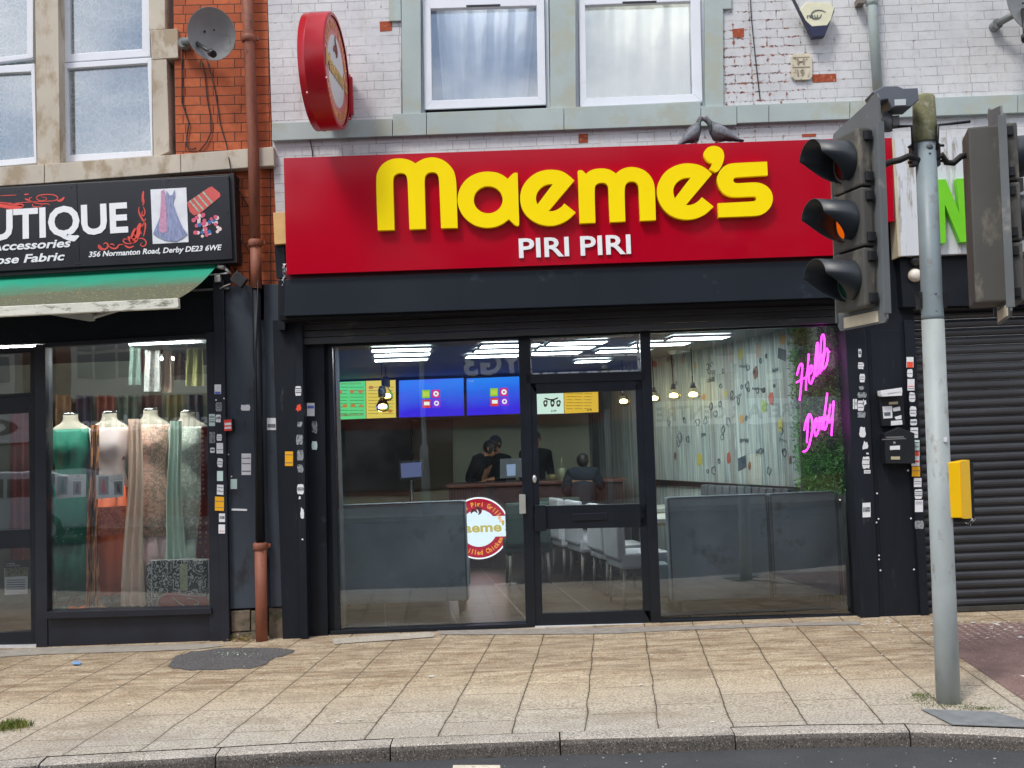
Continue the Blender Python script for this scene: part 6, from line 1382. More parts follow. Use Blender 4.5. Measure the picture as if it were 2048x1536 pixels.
for q, l, cl in (((1137,968,.035,.09),'small dark pot with a pale lid on the counter',S(60,60,56)),((1124,968,.05,.14),'tall pale cup with a straw on the counter',S(140,146,120)),((1106,970,.06,.07),'low dish of food on the counter',S(110,100,70))):
    mb = MB(); c = at(q[0], q[1]+2, CY+.15); c.z = zt+.04; mb.lathe([(0,0),(q[2]*.8,0),(q[2],q[3]),(q[2]*.9,q[3]+.005),(0,q[3]+.006)], Matrix.Translation(c), 16)
    if 'straw' in l: mb.tube([c+up*q[3], c+up*(q[3]+.14)+Vector((.01,0,0))], .005, 6)
    lone('cup' if 'cup' in l else 'pot' if 'pot' in l else 'dish', mb, MAT(l.split()[1]+'_ware', cl, .5), l, 'cup' if 'cup' in l else 'dish')

# ------------------------------------------------------------ people
SKIN = MAT('skin', S(176,128,100), .6, var=.06, scale=12); DARKC = MAT('black_clothes', (.012,.013,.016), .8, var=.3, scale=6, spec=.2); NAVC = MAT('dark_jacket', (.016,.022,.032), .8, spec=.2); HAIR = MAT('black_hair', (.01,.009,.008), .5)
def skinned(name, J, E_, mat, M, sub=2):
    me = bpy.data.meshes.new(name); me.from_pydata([M @ Vector(p[:3]) for p in J], E_, []); o = bpy.data.objects.new(name, me); COL.objects.link(o)
    md = o.modifiers.new('skin', 'SKIN'); md.use_smooth_shade = True
    for i, p in enumerate(J):
        r = p[3]; o.data.skin_vertices[0].data[i].radius = (r, r if len(p) < 5 else p[4])
    o.data.skin_vertices[0].data[0].use_root = True
    s_ = o.modifiers.new('sub', 'SUBSURF'); s_.levels = s_.render_levels = sub; me.materials.append(mat); return o
def person(label, loc, rz, h=1.7, arms=None, bend=0.0, top=DARKC, headdrop=0.0, hood=False):
    """standing figure, faces local -y; arms: two lists of elbow, wrist relative points"""
    root = thing('person', label, 'person', loc); M = Matrix.Translation(loc) @ Matrix.Rotation(rz, 4, 'Z') @ Matrix.Scale(h/1.7, 4)
    b = bend
    J = [(0,0,.90,.14,.11),(0,-.05*b,1.08,.125,.10),(0,-.16*b,1.28,.16,.11),(0,-.24*b,1.41,.10,.08),(0,-.28*b,1.47,.055),(0,-.32*b-.01,1.53-headdrop,.062,.065),(0,-.33*b-.02,1.60-headdrop,.078,.09),(0,-.33*b,1.665-headdrop,.055,.07),
         (-.17,-.20*b,1.385,.062),(.17,-.20*b,1.385,.062)]
    E_ = [(0,1),(1,2),(2,3),(3,4),(4,5),(5,6),(6,7),(3,8),(3,9)]
    arms = arms or [[(-.22,-.02,1.12),(-.18,-.26,1.02)], [(.22,-.02,1.12),(.18,-.26,1.02)]]
    cl = [(0,0,.90,.155,.125),(0,-.05*b,1.08,.14,.115),(0,-.16*b,1.28,.19,.14),(0,-.24*b,1.405,.135,.125),(-.165,-.20*b,1.375,.098),(.165,-.20*b,1.375,.098),(0,-.28*b,1.475,.085,.08)]; ce = [(0,1),(1,2),(2,3),(3,4),(3,5),(3,6)]
    for s_, a in zip((8, 9), arms):
        sgn = -1 if s_ == 8 else 1; i = len(J); (ex, ey, ez), (wx, wy, wz) = a
        J += [(ex,ey,ez,.042),(wx,wy,wz,.028)]; E_ += [(s_,i),(i,i+1)]
        d = (Vector((wx,wy,wz))-Vector((ex,ey,ez))).normalized(); sd_ = d.cross(Vector((0,0,1))).normalized(); pal = Vector((wx,wy,wz))+d*.05; J.append((*pal,.030,.016)); E_.append((i+1,i+2))
        for k, (off, ln) in enumerate(((-.027,.060),(-.009,.072),(.009,.068),(.026,.052))):
            q0 = pal+d*.035+sd_*off; q1 = q0+d*ln*.55+Vector((0,0,-.012)); q2 = q1+d*ln*.4+Vector((0,0,-.028)); n_ = len(J)
            J += [(*q0,.009),(*q1,.0085),(*q2,.0075)]; E_ += [(i+2,n_),(n_,n_+1),(n_+1,n_+2)]
        n_ = len(J); q0 = pal-d*.02+sd_*.034*sgn; q1 = q0+d*.035+sd_*.018*sgn; J += [(*q0,.011),(*q1,.009)]; E_ += [(i+2,n_),(n_,n_+1)]
        ci = len(cl); cl += [(ex,ey,ez,.058),(wx*.92+ex*.08,wy*.92+ey*.08,wz*.92+ez*.08,.040)]; ce += [(4 if s_ == 8 else 5, ci),(ci,ci+1)]
    for sgn in (-1, 1):
        n_ = len(J); J += [(sgn*.09,.0,.82,.085),(sgn*.095,-.01,.48,.058),(sgn*.10,.02,.09,.04),(sgn*.10,-.10,.03,.03)]; E_ += [(0,n_),(n_,n_+1),(n_+1,n_+2),(n_+2,n_+3)]
        ci = len(cl); cl += [(sgn*.09,.0,.80,.10),(sgn*.095,-.01,.48,.075),(sgn*.10,.02,.10,.06)]; ce += [(0,ci),(ci,ci+1),(ci+1,ci+2)]
    body = skinned('body', J, E_, SKIN, M, 1); body.parent = root; body.matrix_parent_inverse = root.matrix_world.inverted()
    c_ = skinned('clothing', cl, ce, top, M, 1); c_.parent = body; c_.matrix_parent_inverse = Matrix()
    hx, hy, hz = 0, -.33*b, 1.60-headdrop
    mb = MB(); prof = [(0,.125),(.045,.115),(.078,.08),(.092,.03),(.088,-.02),(.070,-.055),(.055,-.075)]
    T = M @ Matrix.Translation((hx, hy+.012, hz+.0)) @ Matrix.Rotation(math.radians(-22 if not hood else -8), 4, 'X') @ Matrix.Diagonal((.98,1.12,1,1)); mb.lathe(prof, T, 20)
    hr = part('hair', mb, HAIR, body)
    mb = MB(); f0 = lambda x, y, z: M @ Vector((hx+x, hy+y, hz+z)); mb.tube([f0(0,-.095,.02), f0(0,-.118,-.012), f0(0,-.10,-.02)], [.006,.013,.008], 8); part('nose', mb, SKIN, body)
    mb = MB()
    for s_ in (-1, 1): mb.lathe([(0,.008),(.010,.004),(.012,0)], M @ Matrix.Translation((hx+s_*.03, hy-.088, hz+.018)) @ Matrix.Rotation(PI/2,4,'X'), 10)
    part('eyes', mb, MAT('dark_eye', (.02,.015,.012), .3) if 'dark_eye' not in bpy.data.materials else bpy.data.materials['dark_eye'], body)
    mb = MB(); mb.tube([f0(-.022,-.098,-.042), f0(0,-.104,-.045), f0(.022,-.098,-.042)], .005, 6); part('mouth', mb, MAT('lips', S(150,84,76), .5) if 'lips' not in bpy.data.materials else bpy.data.materials['lips'], body)
    for s_ in (-1, 1):
        mb = MB(); mb.lathe([(0,.012),(.014,.010),(.018,0),(.012,-.008)], M @ Matrix.Translation((hx+s_*.082, hy, hz-.0)) @ Matrix.Rotation(s_*PI/2,4,'Y') @ Matrix.Diagonal((1.4,.8,1,1)), 10); part('ear', mb, SKIN, body)
    return root
def foot(px, Y): p = at(px, 1000, Y); return Vector((p.x, p.y, .035))
person('person in dark clothes bending forward over the counter, left of the till', foot(950, 5.1), math.radians(60), 1.62, bend=.9, headdrop=.06)
person('person in dark clothes with black hair standing right behind the till', foot(997, 5.15), math.radians(-35), 1.62, bend=.15, arms=[[(-.22,-.05,1.14),(-.1,-.28,1.10)], [(.22,-.05,1.14),(.1,-.28,1.12)]])
person('person mostly hidden behind the left stile of the glass door', foot(1072, 5.0), math.radians(20), 1.68, bend=.1)
person('person in a dark jacket at the right end of the counter, seen from behind', foot(1166, 3.75), math.radians(165), 1.38, bend=.35, top=NAVC, headdrop=.03, arms=[[(-.25,-.15,1.20),(-.2,-.36,1.16)], [(.27,.0,1.16),(.22,-.22,1.02)]])

# ------------------------------------------------------------ boutique interior
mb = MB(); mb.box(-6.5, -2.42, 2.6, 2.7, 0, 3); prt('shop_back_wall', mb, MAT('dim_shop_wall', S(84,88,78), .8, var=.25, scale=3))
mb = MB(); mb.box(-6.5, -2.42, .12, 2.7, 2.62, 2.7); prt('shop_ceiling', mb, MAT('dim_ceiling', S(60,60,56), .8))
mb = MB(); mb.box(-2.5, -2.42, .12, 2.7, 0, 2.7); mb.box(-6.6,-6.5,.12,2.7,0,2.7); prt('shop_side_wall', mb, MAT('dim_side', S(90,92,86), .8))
wz = at(250, 1216, .5).z
mb = MB(); xl_ = at(84, 1000, .1).x; mb.box(xl_, -2.5, .12, 1.1, wz-.05, wz); prt('window_platform', mb, MAT('platform', S(96,92,84), .7, var=.15, scale=4))
mb = MB(); mb.box(-6.5, -2.5, .12, 2.6, .02, .035); prt('shop_floor', mb, MAT('shop_floor_brown', S(70,56,46), .6, var=.2, scale=5))
def sequin(name, base, alt, sc_=70, rough=.45, metal=.25, th=.5, stretch=(1,1,1)):
    m, t, b = nodes(name); v = coords(t, stretch); n1 = noise(t, v, sc_, 4, .7); n2 = noise(t, v, sc_*.35, 4, .6)
    k = mul(t, mul(t, n1, .6), mul(t, n2, .4), 'ADD'); c = mixc(t, ramp(t, k, th-.03, th+.03), base, alt); t.links.new(c, b.inputs['Base Color']); b.inputs['Roughness'].default_value = rough; b.inputs['Metallic'].default_value = metal; bump(t, b, n1, .5, .004); return m
TEAL = MAT('teal_fabric', S(14,116,94), .6, var=.15, scale=6, stretch=(3,3,.5)); ORANGE = MAT('orange_fabric', S(236,116,70), .6, var=.1, scale=6, stretch=(3,3,.5)); BEIGE = MAT('beige_chiffon', S(240,216,198), .8, var=.1, scale=10, stretch=(4,4,.4)); MINT = MAT('mint_chiffon', S(206,230,214), .8, var=.1, scale=10, stretch=(4,4,.4))
PINKSEQ = sequin('pink_sequin', S(240,196,176), S(170,150,136), 60, th=.5, metal=0); MINTSEQ = sequin('mint_sequin', S(178,190,176), S(240,246,236), 90, th=.53, metal=0); LACEO = sequin('orange_lace', S(190,120,96), S(150,70,56), 60, th=.5, metal=0); TEALSEQ = sequin('teal_beads', S(16,96,80), S(176,206,196), 60, th=.6, metal=0)
def floral():
    m, t, b = nodes('cream_floral'); v = coords(t); vo = t.nodes.new('ShaderNodeTexVoronoi'); vo.inputs['Scale'].default_value = 8.5; t.links.new(v, vo.inputs['Vector'])
    n1 = noise(t, v, 40, 5, .8); k = mul(t, vo.outputs['Distance'], mul(t, n1, .5), 'ADD'); c = mixc(t, ramp(t, k, .36, .42), S(104,76,72), S(206,192,192)); c = mixc(t, mul(t, ramp(t, noise(t, v, 12, 2), .55, .6), .5), c, S(206,190,170)); t.links.new(c, b.inputs['Base Color']); b.inputs['Roughness'].default_value = .7; return m
MANN = MAT('mannequin_cream', S(168,162,146), .5, var=.04, scale=4)
def mannequin(px, ytop, label, bodice, skirt, hemy, skirt_top, Y=.5, hem=1.0, body_hem=None):
    c = at(px, ytop, Y); k = (Y-CAMP.y)/FL; cx = c.x; zz = lambda py: at(px, py, Y).z
    o = thing('mannequin', label, 'mannequin', (cx, Y, wz), 'dressed mannequins in the boutique window')
    n0 = ytop; H = lambda f: zz(n0+f)
    mb = MB(); mb.loft([(cx,Y,H(0),.064,.06),(cx,Y,H(6),.062,.058),(cx,Y,H(13),.068,.06),(cx,Y,H(18),.092,.066),(cx,Y,H(23),.135,.074),(cx,Y,H(28),.168,.082),(cx,Y,H(33),.182,.088),(cx,Y,H(45),.172,.1),(cx,Y,H(60),.15,.1)], 32); part('torso', mb, MANN, o)
    mb = MB(); mb.lathe([(.064,0),(.066,.01),(.055,.02),(0,.024)], Matrix.Translation((cx,Y,H(0)-.002)), 20); part('neck_cap', mb, MAT('chrome_cap', S(190,192,192), .15, metal=1) if 'chrome_cap' not in bpy.data.materials else bpy.data.materials['chrome_cap'], o)
    z0, zs, zh = H(31), zz(skirt_top), zz(hemy)
    secs = [(cx,Y,z0+.006,.176,.088),(cx,Y,z0-.02,.188,.098),(cx,Y,z0-.07,.182,.11),(cx,Y,z0-.12,.174,.122),(cx,Y,z0-.17,.172,.128),(cx,Y,z0-.23,.160,.118),(cx,Y,z0-.30,.140,.104),(cx,Y,z0-.37,.128,.098),(cx,Y,z0-.45,.140,.104),(cx,Y,z0-.56,.168,.118),(cx,Y,z0-.68,.178,.124),(cx,Y,z0-.80,.178,.124)]
    secs = [s_ for s_ in secs if s_[2] > zs]+[(cx,Y,zs,.178*hem,.13)]
    fo = lambda a, z: 1+.014*math.sin(a*9+z*14)+.012*math.sin(a*5-z*22)+.20*math.exp(-((z-(z0-.15))/.06)**2)*sum(math.exp(-((a-(1.5*PI+q))/.30)**2) for q in (-.5,.5))
    mb = MB(); mb.loft(secs, 40, fn=fo); part('bodice', mb, bodice, o)
    mb = MB(); f2 = lambda a, z: 1+.07*math.sin(a*9+1+.6*math.sin(z*5))+.04*math.sin(a*17+z*3)
    mb.loft([(cx,Y,zs+.02,.17*hem,.12),(cx,Y,(zs+zh)/2,.165*hem,.12),(cx,Y,zh,.178*hem,.13)], 48, fn=f2); part('skirt', mb, skirt, o)
    mb = MB(); mb.tube([(cx,Y,zh+.1),(cx,Y,wz+.06)], .015, 8)
    for a in (.5, 2.6, 4.3): mb.tube([(cx,Y,wz+.12),(cx+.16*math.cos(a),Y+.16*math.sin(a)-.0,wz+.01)], .008, 6)
    part('stand_legs', mb, MAT('white_stand', S(206,206,200), .4) if 'white_stand' not in bpy.data.materials else bpy.data.materials['white_stand'], o)
    return o
mannequin(141, 829, 'mannequin in a plain teal green dress, leftmost in the boutique window', TEAL, TEAL, 1190, 1085)
mannequin(219, 826, 'mannequin in a cream floral top with an orange patterned skirt', floral(), ORANGE, 1188, 975)
mannequin(301, 820, 'mannequin in a pink and grey sequinned dress', PINKSEQ, MAT('blush_satin', S(214,184,184), .5), 1180, 1072)
mannequin(375, 824, 'mannequin in a silvery mint sequinned dress, rightmost in the boutique window', MINTSEQ, MINT, 1180, 1076)
for m_o, px_, y0_, y1_, mm_ in ((bpy.data.objects['mannequin'], 141, 1046, 1084, TEALSEQ), (bpy.data.objects['mannequin.001'], 219, 1012, 1066, LACEO)):
    ca, cb = at(px_, y0_, .5), at(px_, y1_, .5); mb = MB()
    mb.loft([(at(px_, 829, .5).x,.5,cb.z,.196,.150),(at(px_, 829, .5).x,.5,ca.z,.194,.148)], 48, cap=False, fn=lambda a, z: 1+.02*math.sin(a*9+1)); part('embroidered_band', mb, mm_, m_o)
def drape(name, x0, x1, y0, y1, x2, x3, Y, mat, label, seed=0, waves=3, amp=.02, group='scarves draped beside the mannequins'):
    R = random.Random(seed); ph = R.uniform(0, 6); mb = MB()
    def fn(u, v):
        e = v*v*.4+v*.6; px = (x0+(x1-x0)*u)*(1-e)+(x2+(x3-x2)*u)*e + 2.0*math.sin(v*7+ph); p = at(px, y0+(y1-y0)*v, Y); p.y += amp*math.sin(u*waves*2*PI+ph+v*1.5)+amp*.4*math.sin(u*waves*5+v*4); return p
    mb.grid(fn, 30, 24); return lone(name, mb, mat, label, 'scarf', group)
def stripes(name, cols, f=40, dirv=(1,0,0)):
    m, t, b = nodes(name); v = coords(t, (1,1,.08)); n = noise(t, v, f, 2, .5); c = mixc(t, ramp(t, n, .42, .46), cols[0], cols[1]); c = mixc(t, ramp(t, n, .54, .57), c, cols[2]); t.links.new(c, b.inputs['Base Color']); b.inputs['Roughness'].default_value = .7; return m
drape('scarf', 178, 196, 850, 1212, 168, 196, .28, stripes('rust_striped', (S(150,70,40), S(196,140,90), S(60,56,66))), 'long rust and grey striped scarf between the teal and the floral mannequins', 1, 2)
drape('scarf', 258, 284, 838, 1212, 240, 290, .30, BEIGE, 'long beige chiffon scarf left of the sequinned pink mannequin', 2, 3)
drape('scarf', 336, 360, 842, 1150, 328, 372, .30, MINT, 'long mint chiffon scarf left of the silvery mannequin', 3, 3)
drape('scarf', 94, 106, 1010, 1208, 92, 112, .30, TEALSEQ, 'dark teal beaded scarf at the left edge of the boutique window', 4, 2)
def maroon():
    m, t, b = nodes('maroon_gold_border'); v = coords(t); sp = t.nodes.new('ShaderNodeSeparateXYZ'); t.links.new(v, sp.inputs[0]); vo = t.nodes.new('ShaderNodeTexVoronoi'); vo.inputs['Scale'].default_value = 24; vo.inputs['Randomness'].default_value = .2; t.links.new(v, vo.inputs['Vector'])
    c = mixc(t, mul(t, ramp(t, vo.outputs['Distance'], .3, .36, True), .9), S(110,18,38), S(200,150,110)); t.links.new(c, b.inputs['Base Color']); b.inputs['Roughness'].default_value = .6; return m
drape('scarf', 405, 425, 852, 1120, 394, 424, .27, maroon(), 'maroon scarf with a gold border at the right edge of the boutique window', 5, 1)
mb = MB(); lace_x = at(219, 1030, .5)
mb.loft([(lace_x.x,.5,at(219,1066,.5).z,.185,.138),(lace_x.x,.5,at(219,1022,.5).z,.181,.134)], 40, cap=False); o_ = lone('lace_hem', mb, LACEO, 'brownish lace band around the orange skirt of the floral mannequin', 'lace')
bpy.data.objects.remove(o_)
for i_, (x_, y_, l_t) in enumerate(((-3.35, .165, 'added tube light under the boutique ceiling, brightening the window display'), (-4.6, .165, 'second added tube light under the boutique ceiling, left of the first'), (-3.2, 1.9, 'lit tube light deeper inside the boutique'))):  # the two front tubes are added to brighten the mannequins
    tl2 = thing('tube_light', l_t, 'light', (x_, y_, 2.6), 'boutique tube lights'); mb = MB(); mb.box(x_-.55, x_+.55, y_-.02, y_+.03, 2.58, 2.62); part('tube_batten', mb, PAPER, tl2)
    mb = MB(); mb.tube([(x_-.53,y_,2.56),(x_+.53,y_,2.56)], .016, 10); part('tube', mb, EMI('lit_tube_%d' % i_, (1,.98,.92), 150 if i_ < 2 else 60), tl2)
# hanging garments high in the window
def garment(px0, px1, y0, y1, Y, mat, label, seed):
    R = random.Random(seed); ph = R.uniform(0, 6); mb = MB()
    def fn(u, v): 
        w_ = 1-.12*math.sin(PI*min(v*1.5,1)); xm = (px0+px1)/2; p = at(xm+(u-.5)*(px1-px0)*w_, y0+(y1-y0)*v, Y); p.y += .018*math.sin(u*11+ph)+.01*math.sin(u*23+v*3); return p
    mb.grid(fn, 20, 8)
    for f in list(mb.bm.faces): pass
    tl_p, tr_p = at((px0+px1)/2-10, y0-2, Y), at((px0+px1)/2+10, y0-2, Y); mb.tube([tl_p, tr_p], .006, 6); lone('hanging_garment', mb, mat, label, 'garment', 'garments hanging from the boutique window ceiling')
garment(256, 284, 680, 770, .75, MAT('dim_teal_cloth', S(96,116,108), .8, var=.3, scale=30), 'pointed grey green garment hanging at the left of the hung row', 1)
garment(270, 290, 678, 745, .9, MAT('dim_red_cloth', S(130,40,44), .8), 'narrow red garment hanging behind the grey green one', 2)
garment(286, 324, 678, 783, .62, sequin('silver_beaded', S(140,146,146), S(180,180,176), 90, metal=0), 'silvery beaded garment hanging lowest in the row', 3)
garment(322, 346, 680, 785, .7, MAT('pale_peach_cloth', S(196,170,150), .8), 'pale peach garment hanging beside the silvery beaded one', 4)
garment(347, 370, 680, 760, .95, MAT('rust_green_cloth', S(120,84,60), .8, var=.4, scale=20), 'rust and green garment hanging further back in the row', 5)
garment(372, 408, 676, 772, .62, MAT('olive_yellow_cloth', S(168,168,104), .8), 'olive yellow garment hanging at the right end of the row', 6)
# photo cards stuck inside the glass, price poster, bedding pack, slippers
for x, l, c1_ in ((110,'white card with two small dress photos in front of the teal mannequin',S(70,120,110)),(192,'white card with two small dress photos in front of the floral mannequin',S(190,80,90))):
    o = thing('photo_card', l, 'card', at(x+30, 997, .21)); mb = MB(); mb.quad([(x,950),(x+62-(6 if x > 150 else 0),948),(x+61-(6 if x > 150 else 0),993),(x+1,998)], .21, .003); part('card', mb, PAPER, o)
    for k, (xx, w_) in enumerate(((x+5,20),(x+36,16))):
        mb = MB(); mb.quad([(xx,953+k*10),(xx+w_,952.5+k*10),(xx+w_,989),(xx,990)], .207, .002); part('photo', mb, MAT('photo_backdrop_%d_%d' % (x, k), S(140,146,150), .5, var=.15, scale=20), o)
        mb = MB(); shape(mb, [sl([(xx+w_*.4,958+k*9),(xx+w_*.6,958+k*9),(xx+w_*.7,970+k*5),(xx+w_*.8,986),(xx+w_*.2,986),(xx+w_*.35,970+k*5)], it=1)], .204, .001); part('printed_dress', mb, MAT('printed_dress_%d_%d' % (x, k), c1_ if k == 0 else S(96,90,98), .5), o)
    mb = MB(); ptext(mb, 'AA', (x+43,954), (x+50,953.8), 3.5, .206, .001); ptext(mb, 'Collection', (x+36,959), (x+54,958.5), 2, .206, .001); part('card_print', mb, INK, o)
po = thing('poster', 'notice with a photo strip and black heading stuck inside the boutique door', 'poster', at(32, 1190, .09))
mb = MB(); mb.quad([(9,1122),(56,1119),(55,1188),(9,1190)], .08, .003); part('sheet', mb, PAPER, po)
mb = MB(); mb.quad([(9,1122),(56,1119),(56,1134),(9,1136)], .077, .002); part('black_heading', mb, MAT('black_print', (.02,.02,.02), .5), po)
mb = MB(); ptext(mb, 'Language', (12,1128.5), (30,1128), 3.2, .075, .001); ptext(mb, 'Interpretation', (12,1133), (40,1132), 3.2, .075, .001); part('heading_text', mb, PAPER, po)
mb = MB(); mb.quad([(10,1136),(55,1134),(55,1152),(10,1154)], .076, .002); part('photo_strip', mb, MAT('photo_strip_colours', S(120,120,96), .6, var=.9, scale=60), po)
mb = MB()
for k in range(5): mb.quad([(13,1160+k*4.5),(50,1159+k*4.5),(50,1160.4+k*4.5),(13,1161.4+k*4.5)], .076, .002)
part('text_lines', mb, INK, po)
bp_ = thing('bedding_pack', 'clear bedding pack with dark pattern and red band, in the boutique window corner', 'package', at(362, 1214, .25))
mb = MB(); shape(mb, [sl([(303,1140),(304,1128),(312,1121),(360,1119),(408,1118),(416,1124),(417,1140),(419,1180),(418,1208),(414,1214),(360,1216),(312,1216),(306,1210),(305,1180)], it=2)], .28, .10, bev=.01)
def packm():
    m, t, b = nodes('packed_blanket'); v = coords(t); wv = t.nodes.new('ShaderNodeTexWave'); wv.inputs['Scale'].default_value = 5; wv.inputs['Distortion'].default_value = 26; wv.inputs['Detail'].default_value = 4; wv.inputs['Detail Scale'].default_value = 2.2; t.links.new(v, wv.inputs['Vector'])
    c = mixc(t, ramp(t, wv.outputs[1], .70, .82), S(56,68,64), S(226,232,230)); t.links.new(c, b.inputs['Base Color']); b.inputs['Roughness'].default_value = .15; b.inputs['Coat Weight'].default_value = .6; return m
part('blanket', mb, packm(), bp_)
mb = MB(); shape(mb, [sl([(312,1216),(320,1190),(340,1184),(380,1190),(417,1192),(418,1215)], it=2)], .158, .004); part('red_band', mb, MAT('crimson_band', S(176,26,52), .3), bp_)
mb = MB()
for P in ([(304,1210),(304,1130),(312,1121),(408,1119),(417,1128),(418,1212)], [(312,1216),(322,1192),(350,1188),(390,1192),(412,1191)], [(345,1196),(360,1206),(372,1214)], [(375,1196),(392,1200),(398,1208),(388,1209)]): mb.tube([at(x, y, .148) for x, y in spline(P, 4)], .0045, 6)
part('white_piping', mb, MAT('white_piping', S(220,222,222), .4), bp_)
mb = MB(); mb.quad([(359,1128),(375,1127),(375,1180),(360,1182)], .152, .003); part('cream_label', mb, MAT('cream_label', S(206,214,176), .5, var=.35, scale=50), bp_)
for x, y, l, cl in ((156,1212,'pair of orange embroidered slippers on the window platform',S(206,100,50)),(118,1212,'folded dark green cloth on the window platform, at its left end',S(14,92,78)),(188,1214,'brown embroidered slippers beneath the striped scarf',S(120,90,74))):
    mb = MB(); c = at(x, y, .35); c.z = wz
    for s_ in (-1, 1): mb.loft([(c.x+s_*.045,c.y,wz,.055,.035),(c.x+s_*.05,c.y,wz+.03,.06,.04),(c.x+s_*.055,c.y,wz+.05,.03,.025)], 16)
    lone('slippers' if 'slipper' in l else 'folded_cloth', mb, MAT(l.split()[2]+'_slip_%d' % x, cl, .7, var=.25, scale=40), l, 'slippers' if 'slipper' in l else 'cloth')
# garments and rails deeper inside, seen dimly
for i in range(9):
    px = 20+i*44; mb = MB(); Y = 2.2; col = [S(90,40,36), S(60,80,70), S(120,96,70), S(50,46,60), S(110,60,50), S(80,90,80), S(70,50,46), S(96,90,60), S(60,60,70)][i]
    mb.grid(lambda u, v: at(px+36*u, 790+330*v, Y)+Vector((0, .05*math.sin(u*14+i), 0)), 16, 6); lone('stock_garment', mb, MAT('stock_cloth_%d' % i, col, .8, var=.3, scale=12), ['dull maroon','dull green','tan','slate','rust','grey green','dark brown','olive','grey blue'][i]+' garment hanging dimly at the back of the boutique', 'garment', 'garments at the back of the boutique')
# ------------------------------------------------------------ the far side of the street (what the glass reflects)
OY = -20.0; VD = 20.0                                     # mirror: a point seen at (px, py) in the glass stands at y = -VD
def mir(px, py, D=VD): p = at(px, py, D); return Vector((p.x, -D, p.z))
OB = BRICK('far_red_brick', S(150,84,66), S(120,66,54), S(90,70,60), row=.085, wid=.26)
OST = MAT('far_stone', S(196,190,178), .7, var=.1, scale=2)
OGL = MAT('far_window_glass', (.03,.035,.04), .06, spec=1.0)
mb = MB(); mb.face([Vector((-80,-15.6,ROADZ+.12)), Vector((80,-15.6,ROADZ+.12)), Vector((80,-20,ROADZ+.12)), Vector((-80,-20,ROADZ+.12))][::-1]); mb.face([Vector((-80,-15.6,ROADZ)), Vector((80,-15.6,ROADZ)), Vector((80,-15.6,ROADZ+.12)), Vector((-80,-15.6,ROADZ+.12))]); struct('far_pavement', mb, MAT('far_paving', S(130,126,118), .8, var=.15, scale=2))
units = [(-26,-19.5),(-19.4,-13.0),(-12.9,-7.2),(-7.1,-5.4),(-5.3,3.4),(3.5,11.0),(11.1,18.0),(18.1,26.0)]
shops = [('far_a',S(60,62,66),''),('far_b',S(200,200,204),'CAFE'),('far_c',S(34,44,40),'Fashion Fabrics'),('far_d',S(30,38,60),'BAZAAR'),('far_e',S(30,60,150),'YG3'),('far_f',S(196,196,204),'REPAIR CENTRE'),('far_g',S(40,90,60),''),('far_h',S(60,60,66),'')]
